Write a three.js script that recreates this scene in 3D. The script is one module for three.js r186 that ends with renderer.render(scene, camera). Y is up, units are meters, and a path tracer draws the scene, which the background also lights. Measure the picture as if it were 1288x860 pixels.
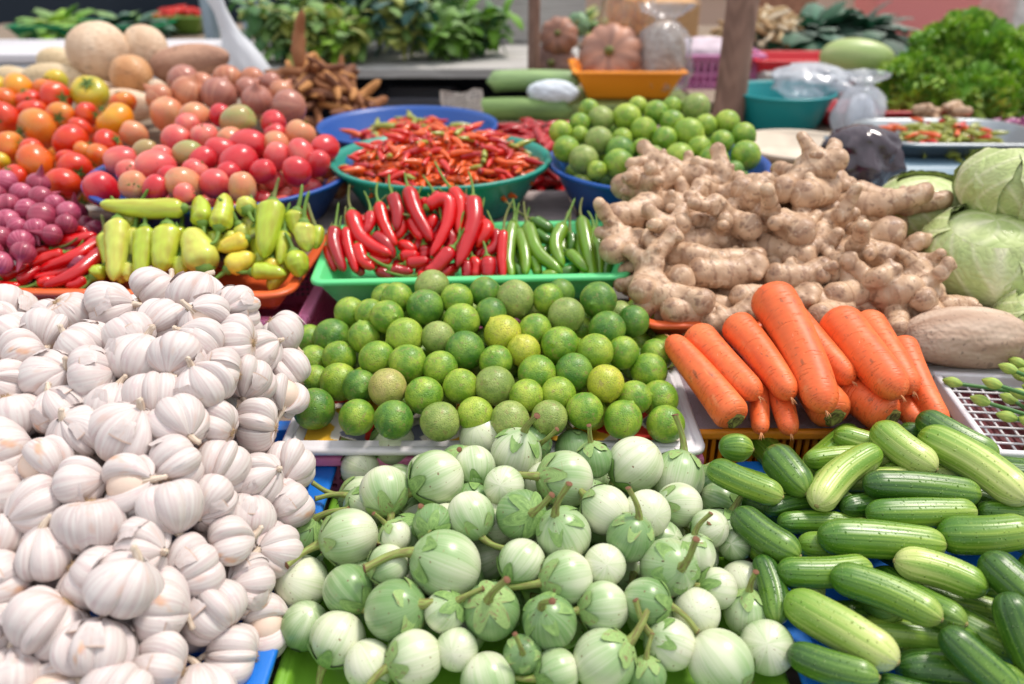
import * as THREE from 'three';
import { mergeGeometries, mergeVertices } from 'three/addons/utils/BufferGeometryUtils.js';
import { ImprovedNoise } from 'three/addons/math/ImprovedNoise.js';
import { MarchingCubes } from 'three/addons/objects/MarchingCubes.js';
import { RoundedBoxGeometry } from 'three/addons/geometries/RoundedBoxGeometry.js';

// ---------------------------------------------------------------- camera, sky, sun, exposure
const scene = new THREE.Scene();
const camera = new THREE.PerspectiveCamera(45, 1288 / 860, 0.05, 200);
camera.position.set(0, 1.25, 0);
camera.rotation.set(-27 * Math.PI / 180, 0, 0);
camera.focus = 0.78;
camera.userData.fStop = 3.6;
const renderer = new THREE.WebGLRenderer({ antialias: true });
renderer.setSize(1024, 684);
renderer.shadowMap.enabled = true;
renderer.toneMapping = THREE.LinearToneMapping;
renderer.toneMappingExposure = 1.6;
const noise = new ImprovedNoise();
const N3 = (x, y, z) => noise.noise(x, y, z);
const fbm = (x, y, z, o = 4) => { let a = 0, s = 0.5; for (let i = 0; i < o; i++) { a += s * N3(x, y, z); x *= 2.03; y *= 2.03; z *= 2.03; s *= 0.5; } return a; };
const clamp = (x, a = 0, b = 1) => Math.min(b, Math.max(a, x));
const mix = (a, b, t) => a + (b - a) * t;
const smooth = (a, b, x) => { const t = clamp((x - a) / (b - a)); return t * t * (3 - 2 * t); };
let seed = 1;
const rnd = () => { seed |= 0; seed = seed + 0x6D2B79F5 | 0; let t = Math.imul(seed ^ seed >>> 15, 1 | seed); t = t + Math.imul(t ^ t >>> 7, 61 | t) ^ t; return ((t ^ t >>> 14) >>> 0) / 4294967296; };
const rr = (a, b) => a + (b - a) * rnd();
const pick = a => a[Math.floor(rnd() * a.length)];
{
  // bright thin overcast: a white-blue sky, brighter overhead
  const w = 256, h = 128, d = new Float32Array(w * h * 4);
  for (let j = 0; j < h; j++) for (let i = 0; i < w; i++) {
    const el = ((j + 0.5) / h - 0.5) * Math.PI, az = i / w * Math.PI * 2;
    const s = Math.max(0, Math.sin(el)), cx = Math.cos(el) * Math.cos(az), cz = Math.cos(el) * Math.sin(az);
    const c = 1 + 0.5 * fbm(cx * 3 + 5, s * 5, cz * 3 + 2);
    const L = (0.43 + 0.36 * s) * c, k = (j * w + i) * 4;
    d[k] = L * 0.96; d[k + 1] = L * 0.99; d[k + 2] = L * 1.06; d[k + 3] = 1;
  }
  const sky = new THREE.DataTexture(d, w, h, THREE.RGBAFormat, THREE.FloatType);
  sky.mapping = THREE.EquirectangularReflectionMapping; sky.magFilter = THREE.LinearFilter; sky.needsUpdate = true;
  scene.background = sky; scene.environment = sky;
}
const sun = new THREE.DirectionalLight(0xfff5ea, 2.0);
sun.position.set(1.5, 4.2, -1.9); sun.target.position.set(0, 0.8, -1);
sun.castShadow = true; sun.shadow.radius = 22; sun.shadow.mapSize.set(2048, 2048);
Object.assign(sun.shadow.camera, { left: -3, right: 3, top: 3, bottom: -3, near: 0.1, far: 12 });
scene.add(sun, sun.target);

// ---------------------------------------------------------------- helpers
const V = (x, y, z) => new THREE.Vector3(x, y, z);
const YUP = V(0, 1, 0);
const used = {};
function numbered(n) { const k = used[n] = (used[n] ?? -1) + 1; return k ? `${n}_${String(k).padStart(3, '0')}` : n; }
function meta(o, label, category, group, kind) {
  o.userData = { ...o.userData };
  if (label) o.userData.label = label; if (category) o.userData.category = category;
  if (group) o.userData.group = group; if (kind) o.userData.kind = kind; return o;
}
function shadows(o) { o.traverse(c => { if (c.isMesh) { c.castShadow = true; c.receiveShadow = true; } }); return o; }
function thing(name, label, category, group) { const o = new THREE.Group(); o.name = name; return meta(o, label, category, group); }
function part(parent, name, geo, mat, label) { const m = new THREE.Mesh(geo, mat); m.name = name; if (label) m.userData.label = label; parent.add(m); return m; }
function single(name, geo, mat, label, category, group, kind) { const m = new THREE.Mesh(geo, mat); m.name = name; return meta(m, label, category, group, kind); }
function put(o, x, y, z, turn) { o.name = numbered(o.name); if (x !== undefined) o.position.set(x, y, z); if (turn) o.rotation.y = turn; scene.add(shadows(o)); return o; }
function copyOf(proto, label, group) { const c = proto.clone(); if (label) c.userData = { ...c.userData, label }; if (group) c.userData = { ...c.userData, group }; return c; }
function struct(name, geo, mat) { return put(single(name, geo, mat, null, null, null, 'structure')); }
function aim(o, dx, dy, dz, spin) { o.quaternion.setFromUnitVectors(YUP, V(dx, dy, dz).normalize()).multiply(new THREE.Quaternion().setFromAxisAngle(YUP, spin)); }
const lin = (r, g, b) => new THREE.Color().setRGB(r / 255, g / 255, b / 255, THREE.SRGBColorSpace);
const std = o => new THREE.MeshStandardMaterial({ roughness: 0.6, ...o });
const phys = o => new THREE.MeshPhysicalMaterial({ roughness: 0.5, ...o });
function tex(w, h, fn, srgb = true, rx = 1, ry = 1) {
  const d = new Uint8Array(w * h * 4);
  for (let j = 0; j < h; j++) for (let i = 0; i < w; i++) {
    const c = fn((i + 0.5) / w, (j + 0.5) / h), k = (j * w + i) * 4;
    if (typeof c === 'number') { d[k] = d[k + 1] = d[k + 2] = clamp(c) * 255; } else { d[k] = clamp(c[0], 0, 255); d[k + 1] = clamp(c[1], 0, 255); d[k + 2] = clamp(c[2], 0, 255); }
    d[k + 3] = 255;
  }
  const t = new THREE.DataTexture(d, w, h); t.wrapS = t.wrapT = THREE.RepeatWrapping; t.magFilter = THREE.LinearFilter; t.repeat.set(rx, ry);
  if (srgb) t.colorSpace = THREE.SRGBColorSpace; t.needsUpdate = true; return t;
}
const mixc = (a, b, t) => [mix(a[0], b[0], t), mix(a[1], b[1], t), mix(a[2], b[2], t)];
// noise that wraps round u
const cyl = (u, v, f, g, s = 0, o = 4) => fbm(Math.cos(u * 6.2832) * f + s, v * g + s * 1.7, Math.sin(u * 6.2832) * f + s * 0.6, o);
function indexed(pos, uv, idx, col) {
  const g = new THREE.BufferGeometry();
  g.setAttribute('position', new THREE.Float32BufferAttribute(pos, 3));
  if (uv) g.setAttribute('uv', new THREE.Float32BufferAttribute(uv, 2));
  if (col) g.setAttribute('color', new THREE.Float32BufferAttribute(col, 3));
  g.setIndex(idx); g.computeVertexNormals(); return g;
}
// smooth normals across the seam where u wraps
function sewn(g, n, m) {
  const a = g.attributes.normal;
  for (let j = 0; j <= m; j++) {
    const p = j * (n + 1), q = p + n, x = a.getX(p) + a.getX(q), y = a.getY(p) + a.getY(q), z = a.getZ(p) + a.getZ(q), l = Math.hypot(x, y, z) || 1;
    a.setXYZ(p, x / l, y / l, z / l); a.setXYZ(q, x / l, y / l, z / l);
  }
  return g;
}
function grid(n, m, fn, col) {           // (n+1) x (m+1) points, fn(u, v) -> [x, y, z]
  const p = [], t = [], id = [], cl = col ? [] : null;
  for (let j = 0; j <= m; j++) for (let i = 0; i <= n; i++) {
    const u = i / n, v = j / m, q = fn(u, v); p.push(...q); t.push(u, v); if (col) cl.push(...col(u, v, q));
  }
  for (let j = 0; j < m; j++) for (let i = 0; i < n; i++) { const a = j * (n + 1) + i, b = a + n + 1; id.push(a, a + 1, b, a + 1, b + 1, b); }
  return indexed(p, t, id, cl);
}
// a body of revolution about y with a free deformation; prof(v) -> [radius, height]
function lathe(prof, n, m, deform) {
  const g = grid(n, m, (u, v) => {
    const [r, y] = prof(v), a = u * Math.PI * 2, k = deform ? deform(u, v) : 1;
    return [Math.cos(a) * r * k, y, -Math.sin(a) * r * k];
  });
  return sewn(g, n, m);
}
// a swept body along points; rad(t) radius, shape(u, t) factor
function sweep(pts, rad, n = 10, m = 20, shape, cap = true) {
  const c = new THREE.CatmullRomCurve3(pts), P = [], T = [];
  for (let j = 0; j <= m; j++) { P.push(c.getPoint(j / m)); T.push(c.getTangent(j / m)); }
  let nn = Math.abs(T[0].y) < 0.9 ? V(0, 1, 0) : V(1, 0, 0); nn.cross(T[0]).normalize();
  const fr = [];
  for (let j = 0; j <= m; j++) { nn = nn.clone().addScaledVector(T[j], -nn.dot(T[j])).normalize(); fr.push([nn, T[j].clone().cross(nn)]); }
  const g = grid(n, m, (u, v) => {
    const j = Math.round(v * m), a = u * Math.PI * 2, r = rad(v) * (shape ? shape(u, v) : 1), [x, y] = fr[j];
    const q = P[j].clone().addScaledVector(x, Math.cos(a) * r).addScaledVector(y, Math.sin(a) * r); return [q.x, q.y, q.z];
  });
  return sewn(g, n, m);
}
function tinted(g, fn) {                 // vertex colours, linear
  const p = g.attributes.position, c = new Float32Array(p.count * 3), q = V(0, 0, 0);
  for (let i = 0; i < p.count; i++) { q.fromBufferAttribute(p, i); const k = fn(q, g.attributes.uv ? g.attributes.uv.getX(i) : 0, g.attributes.uv ? g.attributes.uv.getY(i) : 0); c[3 * i] = k.r; c[3 * i + 1] = k.g; c[3 * i + 2] = k.b; }
  g.setAttribute('color', new THREE.BufferAttribute(c, 3)); return g;
}
function box(w, h, d, x = 0, y = 0, z = 0, r = 0.003) { const g = new RoundedBoxGeometry(w, h, d, 2, Math.min(r, w / 2.1, h / 2.1, d / 2.1)); g.translate(x, y, z); return g; }
const merged = a => mergeGeometries(a.map(g => { const k = g.index ? g.toNonIndexed() : g; for (const n of Object.keys(k.attributes)) if (!['position', 'normal', 'uv'].includes(n)) k.deleteAttribute(n); return k; }));
// closed trays and bowls: rings of rounded rectangles joined from the middle of the inside floor over the rim to the middle of the underside
function ringed(rings, seg = 8) {        // ring: [halfWidth, halfDepth, cornerRadius, y]
  const n = seg * 4, P = [], id = [], uv = [];
  for (const [hw, hd, cr, y] of rings) {
    for (let k = 0; k <= n; k++) {
      const q = Math.floor((k % n) / seg), a = ((k % n) - q * seg) / (seg - 1) * Math.PI / 2 + q * Math.PI / 2, c = Math.min(cr, hw, hd);
      const sx = [1, -1, -1, 1][q], sz = [1, 1, -1, -1][q];
      P.push(sx * (hw - c) + c * Math.cos(a), y, sz * (hd - c) + c * Math.sin(a)); uv.push(P[P.length - 3], P[P.length - 1] + y);
    }
  }
  for (let j = 0; j < rings.length - 1; j++) for (let k = 0; k < n; k++) { const a = j * (n + 1) + k, b = a + n + 1; id.push(a, a + 1, b, a + 1, b + 1, b); }
  return sewn(indexed(P, uv, id), n, rings.length - 1);
}
function trayGeo(w, d, h, { flare = 0.02, cr = 0.03, t = 0.003, rim = 0.012, lip = 0.006 } = {}, seg = 8) {
  const W = w / 2, D = d / 2, f = flare, R = [];
  const add = (o, y) => R.push([W + o, D + o, Math.max(0.004, cr + o), y]);
  R.push([0.001, 0.001, 0.001, t]); add(-f - rim - 0.012, t); add(-f - rim - 0.004, t + 0.003); add(-f - rim, t + 0.012);
  add(-rim - 0.002, h - 0.002); add(-rim, h); add(-0.003, h); add(0, h - 0.002); add(0, h - lip); add(-0.003, h - lip - 0.001);
  add(-rim + t - 0.001, h - lip - 0.002); add(-f - rim + t, 0.008); add(-f - rim - 0.004, 0); R.push([0.001, 0.001, 0.001, 0]);
  return ringed(R, seg);
}
// a wall panel with rows of slots: (w x h), slots of sw x sh with the given pitch
function slotWall(w, h, sw, sh, px, py, edge, t) {
  const s = new THREE.Shape([new THREE.Vector2(-w / 2, 0), new THREE.Vector2(w / 2, 0), new THREE.Vector2(w / 2, h), new THREE.Vector2(-w / 2, h)]);
  const nx = Math.floor((w - 2 * edge) / px), ny = Math.floor((h - 2 * edge) / py + 1e-6);
  for (let i = 0; i < nx; i++) for (let j = 0; j < ny; j++) {
    const x = (i - (nx - 1) / 2) * px, y = h / 2 + (j - (ny - 1) / 2) * py;
    s.holes.push(new THREE.Path([[-1, -1], [-1, 1], [1, 1], [1, -1]].map(([a, b]) => new THREE.Vector2(x + a * sw / 2, y + b * sh / 2))));
  }
  const g = new THREE.ExtrudeGeometry(s, { depth: t, bevelEnabled: false }); g.translate(0, 0, -t / 2); return g;
}
function crate(name, label, w, d, h, mat, slot) {
  const o = thing(name, label, 'crate'); const { sw, sh, px, py, edge } = slot, t = 0.004;
  for (const [x, z, a, l] of [[0, d / 2 - t / 2, 0, w], [0, -d / 2 + t / 2, 0, w], [w / 2 - t / 2, 0, Math.PI / 2, d - 2.2 * t], [-w / 2 + t / 2, 0, Math.PI / 2, d - 2.2 * t]]) {
    const g = slotWall(l, h, sw, sh, px, py, edge, t); g.rotateY(a); g.translate(x, 0.002, z); part(o, 'side_panel', g, mat);
  }
  part(o, 'floor_panel', box(w - 0.01, 0.004, d - 0.01, 0, 0.004, 0, 0.001), mat);
  const r = []; for (const [x, z, ww, dd] of [[0, d / 2 + 0.003, w + 0.022, 0.014], [0, -d / 2 - 0.003, w + 0.022, 0.014], [w / 2 + 0.004, 0, 0.014, d - 0.01], [-w / 2 - 0.004, 0, 0.014, d - 0.01]]) r.push(box(ww, 0.012, dd, x, h - 0.0035, z, 0.004));
  part(o, 'rim', merged(r), mat);
  return o;
}

// measured places in metres: fruit [x, y, z, radius, axis x, y, z, kind]; long ones [end, end, radius, kind]; chillies [points, radius, kind, stem]
const LIMES = [[-0.095,0.863,-0.904,0.021,0.55,-0.75,0.37,"p",0],[-0.134,0.858,-0.883,0.0185,-0.82,0.34,0.46,"g",0],[-0.1,0.853,-0.866,0.0214,-0.64,0.63,0.43,"d",0],[-0.064,0.857,-0.879,0.0197,0.47,0.58,-0.67,"g",0],[-0.032,0.861,-0.893,0.0185,0.08,-0.29,-0.95,"d",0],[0.004,0.857,-0.882,0.0222,0.42,-0.49,0.77,"p",0],[0.042,0.857,-0.883,0.0185,-0.52,-0.66,-0.54,"g",0],[0.101,0.856,-0.881,0.0216,-0.45,0.17,0.88,"d",0],[-0.193,0.834,-0.893,0.0192,0.15,0.02,-0.99,"g",0],[-0.21,0.816,-0.864,0.0222,-0.04,0.05,1.0,"d",0],[-0.242,0.805,-0.879,0.0185,0.05,0.64,-0.76,"g",0],[-0.228,0.799,-0.836,0.0185,-0.08,-0.5,0.86,"g",0],[-0.165,0.841,-0.874,0.0185,-0.16,0.37,-0.91,"g",0],[-0.142,0.849,-0.849,0.0193,0.61,0.36,0.71,"g",0],[-0.168,0.829,-0.838,0.0185,-0.21,0.95,-0.23,"g",0],[-0.119,0.838,-0.821,0.0216,-0.92,-0.09,0.37,"l",0],[-0.082,0.838,-0.819,0.0189,-0.96,0.05,-0.28,"p",0],[-0.057,0.846,-0.844,0.0211,0.23,-0.34,-0.91,"g",0],[-0.024,0.849,-0.859,0.0185,-0.91,-0.41,0.04,"d",0],[-0.01,0.839,-0.826,0.0216,-0.61,0.72,-0.34,"y",0],[0.026,0.841,-0.832,0.0185,-0.54,-0.63,0.56,"g",0],[0.062,0.849,-0.854,0.0212,0.48,-0.44,0.75,"p",0],[0.108,0.839,-0.839,0.0209,0.11,-0.71,-0.7,"d",0],[0.142,0.833,-0.872,0.019,0.38,-0.43,-0.82,"d",0],[-0.051,0.832,-0.8,0.0219,0.15,0.41,-0.9,"d",0],[0.013,0.832,-0.799,0.0185,-0.27,0.91,0.3,"y",0],[-0.147,0.826,-0.793,0.0193,0.98,0.13,-0.14,"g",0],[-0.195,0.811,-0.823,0.0192,0.15,0.98,0.14,"g",0],[-0.112,0.826,-0.781,0.0207,0.68,0.66,-0.32,"g",0],[-0.077,0.824,-0.775,0.0185,-0.89,-0.4,-0.2,"g",0],[-0.219,0.793,-0.801,0.0185,-0.52,-0.54,0.66,"g",0],[-0.189,0.802,-0.784,0.021,-0.85,-0.35,-0.4,"l",0],[-0.13,0.816,-0.746,0.0202,0.06,-0.53,0.85,"b",0],[-0.091,0.812,-0.738,0.02,-0.44,-0.65,-0.63,"g",0],[-0.054,0.816,-0.75,0.0187,-0.54,-0.76,-0.36,"l",0],[-0.018,0.816,-0.75,0.0212,-0.37,0.67,0.65,"p",0],[-0.017,0.826,-0.785,0.0185,-0.24,0.87,0.43,"g",0],[0.027,0.821,-0.767,0.0206,-0.35,-0.07,0.93,"g",0],[0.053,0.834,-0.808,0.0212,-0.39,0.5,0.77,"g",0],[0.091,0.832,-0.797,0.0202,0.04,-0.95,-0.32,"l",0],[0.066,0.822,-0.769,0.0205,0.57,-0.77,-0.29,"d",0],[0.098,0.818,-0.752,0.0195,0.2,-0.62,0.76,"y",0],[0.123,0.824,-0.81,0.0185,-0.78,0.04,0.62,"g",0],[0.152,0.806,-0.8,0.0205,0.53,-0.6,-0.6,"g",0],[0.165,0.809,-0.833,0.0185,-0.52,0.48,-0.71,"g",0],[0.159,0.791,-0.765,0.0208,-0.0,0.09,-1.0,"g",0],[-0.21,0.789,-0.749,0.0222,-0.55,0.03,-0.83,"d",0],[-0.159,0.797,-0.719,0.0185,-0.53,-0.76,0.37,"g",0],[-0.119,0.803,-0.705,0.0202,-0.35,-0.4,0.85,"d",0],[-0.072,0.802,-0.703,0.0202,0.31,-0.15,-0.94,"p",0],[-0.037,0.804,-0.712,0.0185,0.67,-0.48,0.56,"l",0],[-0.002,0.802,-0.705,0.0203,-0.92,-0.01,0.38,"p",0],[0.038,0.803,-0.708,0.0185,-0.44,-0.35,0.83,"p",0],[0.048,0.812,-0.739,0.0185,-0.0,-0.98,0.2,"l",0],[0.015,0.812,-0.735,0.0185,0.89,-0.3,-0.33,"l",0],[0.074,0.806,-0.717,0.0189,0.34,0.62,-0.71,"g",0],[0.113,0.798,-0.713,0.0196,0.46,0.84,-0.28,"g",0],[0.159,0.787,-0.722,0.02,-0.47,0.2,-0.86,"g",0],[0.129,0.802,-0.749,0.0185,0.91,0.35,0.23,"g",0],[-0.162,0.809,-0.761,0.0185,0.28,0.19,0.94,"d",0],[0.035,0.786,-0.906,0.0183,-0.4,-0.23,-0.89,"p",1],[0.104,0.786,-0.808,0.0185,0.77,0.39,-0.5,"g",1],[-0.113,0.786,-0.802,0.0195,-0.17,0.59,-0.79,"g",1],[0.183,0.788,-0.882,0.021,-0.57,0.51,0.65,"l",1],[-0.029,0.786,-0.911,0.0194,-0.57,-0.7,-0.42,"d",1],[-0.108,0.788,-0.902,0.0205,0.66,-0.63,-0.41,"g",1],[0.041,0.814,-0.871,0.0194,-0.61,0.74,-0.28,"g",1],[0.027,0.786,-0.847,0.0181,0.61,-0.14,-0.78,"g",1],[0.054,0.787,-0.769,0.0199,-0.63,-0.61,-0.49,"g",1],[-0.163,0.788,-0.895,0.0207,-0.85,-0.07,0.52,"g",1],[0.013,0.786,-0.787,0.0184,0.96,0.26,0.1,"p",1],[-0.2,0.786,-0.902,0.0195,-0.01,0.04,-1.0,"p",1],[0.091,0.816,-0.909,0.0208,-0.84,-0.52,-0.17,"g",1],[-0.079,0.786,-0.762,0.0191,0.45,-0.21,0.87,"p",1],[0.091,0.786,-0.888,0.0179,0.54,0.82,0.2,"d",1],[0.11,0.786,-0.851,0.0182,-0.14,0.75,-0.64,"g",1],[-0.084,0.788,-0.866,0.0207,0.98,-0.11,-0.15,"d",1],[-0.178,0.808,-0.927,0.0182,-0.8,-0.09,0.59,"g",1],[-0.083,0.817,-0.915,0.0194,-0.19,0.64,-0.75,"g",1],[-0.028,0.786,-0.794,0.0194,-0.38,-0.89,0.23,"g",1],[-0.034,0.786,-0.845,0.0178,0.82,0.4,0.41,"p",1],[0.006,0.787,-0.886,0.0197,-0.83,-0.2,0.52,"g",1],[-0.074,0.787,-0.803,0.0196,-0.49,-0.78,0.38,"p",1],[-0.046,0.786,-0.878,0.0182,0.98,0.03,-0.2,"p",1],[-0.141,0.786,-0.842,0.019,-0.55,0.17,-0.82,"g",1],[0.155,0.786,-0.905,0.0177,0.8,-0.14,0.58,"g",1],[0.144,0.786,-0.857,0.019,-0.54,0.83,0.09,"d",1],[-0.067,0.819,-0.875,0.0185,-0.05,-0.91,0.42,"g",1],[0.108,0.786,-0.772,0.0176,0.09,0.37,-0.92,"l",1],[-0.163,0.787,-0.807,0.0196,0.11,0.02,0.99,"l",1],[0.126,0.792,-0.925,0.0206,0.21,-0.6,0.77,"p",1],[0.067,0.786,-0.808,0.0193,-0.2,0.56,-0.8,"g",1],[-0.018,0.833,-0.928,0.0193,0.52,0.77,0.37,"p",1],[0.057,0.81,-0.926,0.0193,-0.58,-0.59,0.56,"l",1],[-0.123,0.82,-0.916,0.0209,0.38,0.3,0.88,"g",1],[-0.065,0.786,-0.929,0.019,0.58,0.67,0.46,"g",1],[0.131,0.824,-0.905,0.0192,-0.97,0.23,-0.02,"p",1],[-0.001,0.797,-0.824,0.0194,0.78,-0.56,0.27,"g",1],[0.06,0.786,-0.86,0.018,-0.63,0.61,-0.48,"d",1],[-0.179,0.786,-0.849,0.0178,-0.33,-0.28,-0.9,"p",1],[-0.014,0.818,-0.877,0.0195,-0.02,-0.6,0.8,"g",1],[0.126,0.786,-0.888,0.018,0.44,-0.71,0.55,"g",1],[0.004,0.786,-0.923,0.0181,0.32,-0.45,-0.83,"g",1],[-0.137,0.786,-0.925,0.0181,-0.5,-0.85,0.17,"g",1],[0.022,0.826,-0.922,0.0181,0.81,0.49,-0.31,"p",1],[-0.05,0.819,-0.927,0.0177,-0.61,-0.79,-0.07,"g",1],[-0.108,0.817,-0.874,0.0181,-0.16,0.53,-0.83,"l",1],[0.159,0.818,-0.929,0.0189,0.76,0.46,0.46,"l",1],[-0.117,0.786,-0.766,0.018,0.81,0.59,0.06,"d",1],[0.083,0.786,-0.744,0.0184,0.35,-0.47,-0.81,"l",1],[-0.037,0.786,-0.748,0.0178,0.37,-0.88,-0.29,"l",1],[0.183,0.786,-0.928,0.0187,0.32,0.47,-0.82,"p",1],[-0.108,0.804,-0.838,0.0181,0.57,0.34,-0.75,"g",1],[0.059,0.846,-0.923,0.0176,-0.27,-0.8,0.54,"d",1],[0.08,0.821,-0.873,0.018,-0.67,-0.74,-0.0,"g",1],[0.07,0.81,-0.836,0.0186,0.25,-0.95,0.2,"g",1],[-0.144,0.817,-0.884,0.0188,0.15,-0.4,-0.9,"g",1],[-0.154,0.839,-0.924,0.0187,0.65,-0.74,-0.18,"g",1],[0.036,0.8,-0.809,0.018,-0.82,-0.46,-0.36,"g",1],[-0.067,0.808,-0.836,0.0196,-0.93,0.11,-0.36,"l",1]];
const BACKLIMES = [[0.078,0.95,-1.328,0.0188,-0.31,-0.11,-0.95,"l",0],[0.128,0.97,-1.404,0.0177,-0.07,0.62,-0.78,"g",0],[0.11,0.957,-1.358,0.0173,-0.03,-0.77,-0.63,"g",0],[0.145,0.961,-1.371,0.0221,0.56,-0.8,0.22,"p",0],[0.084,0.935,-1.277,0.0208,-0.73,-0.37,0.57,"g",0],[0.109,0.927,-1.245,0.0222,0.89,-0.43,-0.15,"p",0],[0.137,0.942,-1.302,0.0229,-0.48,-0.07,-0.88,"p",0],[0.108,0.947,-1.321,0.0143,0.13,0.47,-0.87,"l",0],[0.188,0.962,-1.375,0.0239,0.92,-0.14,0.37,"l",0],[0.211,0.973,-1.414,0.0169,0.44,-0.01,-0.9,"l",0],[0.239,0.967,-1.392,0.0205,0.32,0.2,0.92,"g",0],[0.268,0.973,-1.412,0.0169,0.29,0.86,-0.42,"g",0],[0.307,0.972,-1.408,0.0244,0.76,-0.57,-0.31,"p",0],[0.211,0.951,-1.333,0.0215,0.29,0.86,0.41,"l",0],[0.261,0.958,-1.361,0.0201,-0.76,0.61,0.22,"g",0],[0.241,0.943,-1.307,0.0204,-0.49,0.07,0.87,"g",0],[0.281,0.948,-1.323,0.0251,0.84,0.04,0.54,"l",0],[0.313,0.955,-1.349,0.019,-0.64,0.64,0.42,"l",0],[0.35,0.958,-1.36,0.021,-0.42,-0.85,-0.32,"l",0],[0.368,0.947,-1.319,0.0196,0.91,-0.32,0.28,"g",0],[0.358,0.93,-1.257,0.0232,0.26,-0.43,-0.87,"g",0],[0.329,0.941,-1.296,0.0193,0.46,-0.44,-0.77,"g",0],[0.306,0.925,-1.241,0.0238,-0.11,0.65,0.76,"g",0],[0.255,0.928,-1.251,0.0231,0.67,0.08,-0.74,"l",0],[0.213,0.927,-1.247,0.0213,-0.42,0.34,0.84,"p",0],[0.167,0.934,-1.272,0.0225,-0.3,-0.13,-0.94,"d",0],[0.161,0.923,-1.23,0.0237,0.66,-0.75,0.04,"g",0],[0.202,0.936,-1.279,0.0157,0.5,0.61,-0.62,"g",0],[0.291,0.936,-1.278,0.0191,0.26,0.96,-0.05,"l",0],[0.197,0.918,-1.212,0.0184,-0.06,0.98,-0.17,"g",0],[0.237,0.916,-1.208,0.0167,-0.12,0.18,0.98,"l",0],[0.27,0.917,-1.211,0.0167,-0.35,-0.93,-0.06,"l",0],[0.127,0.918,-1.216,0.0151,0.04,0.2,0.98,"l",0],[0.174,0.944,-1.309,0.0168,0.09,-0.91,-0.39,"l",0],[0.331,0.918,-1.215,0.0151,0.55,-0.83,0.12,"d",0],[0.298,0.876,-1.416,0.0213,0.47,0.31,-0.83,"d",1],[0.109,0.876,-1.277,0.0199,0.73,0.35,0.59,"l",1],[0.359,0.882,-1.293,0.0207,0.95,0.11,-0.3,"d",1],[0.13,0.876,-1.316,0.0209,0.58,0.6,0.55,"g",1],[0.239,0.877,-1.347,0.0223,0.13,-0.99,-0.02,"g",1],[0.28,0.876,-1.328,0.0214,0.0,0.93,-0.36,"d",1],[0.174,0.877,-1.364,0.0221,-0.82,0.37,-0.44,"g",1],[0.2,0.882,-1.407,0.0217,0.6,0.42,-0.68,"d",1],[0.124,0.876,-1.409,0.0211,0.97,-0.07,0.22,"l",1],[0.161,0.876,-1.288,0.0214,0.97,0.25,0.07,"d",1],[0.219,0.896,-1.293,0.0198,-0.99,-0.05,-0.15,"g",1],[0.336,0.877,-1.38,0.0218,0.42,0.69,-0.59,"l",1],[0.235,0.876,-1.387,0.0203,0.82,0.25,-0.51,"g",1],[0.312,0.884,-1.349,0.0195,0.87,0.35,-0.35,"l",1],[0.198,0.914,-1.383,0.0206,0.8,0.57,-0.17,"g",1],[0.257,0.876,-1.282,0.0212,0.51,0.61,-0.61,"l",1],[0.115,0.934,-1.426,0.0208,0.13,-0.98,0.11,"d",1],[0.321,0.916,-1.409,0.0213,0.42,0.51,0.75,"d",1],[0.122,0.903,-1.382,0.019,0.44,0.22,-0.87,"g",1],[0.159,0.898,-1.398,0.0225,-0.8,-0.6,-0.09,"l",1],[0.108,0.876,-1.353,0.0197,0.16,0.54,-0.83,"g",1],[0.184,0.927,-1.429,0.0224,-0.01,-0.2,0.98,"g",1],[0.323,0.876,-1.306,0.0198,0.7,-0.59,0.4,"l",1],[0.222,0.914,-1.419,0.0203,0.51,0.05,0.86,"g",1],[0.281,0.924,-1.406,0.0218,0.7,0.71,-0.12,"d",1]];
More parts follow.
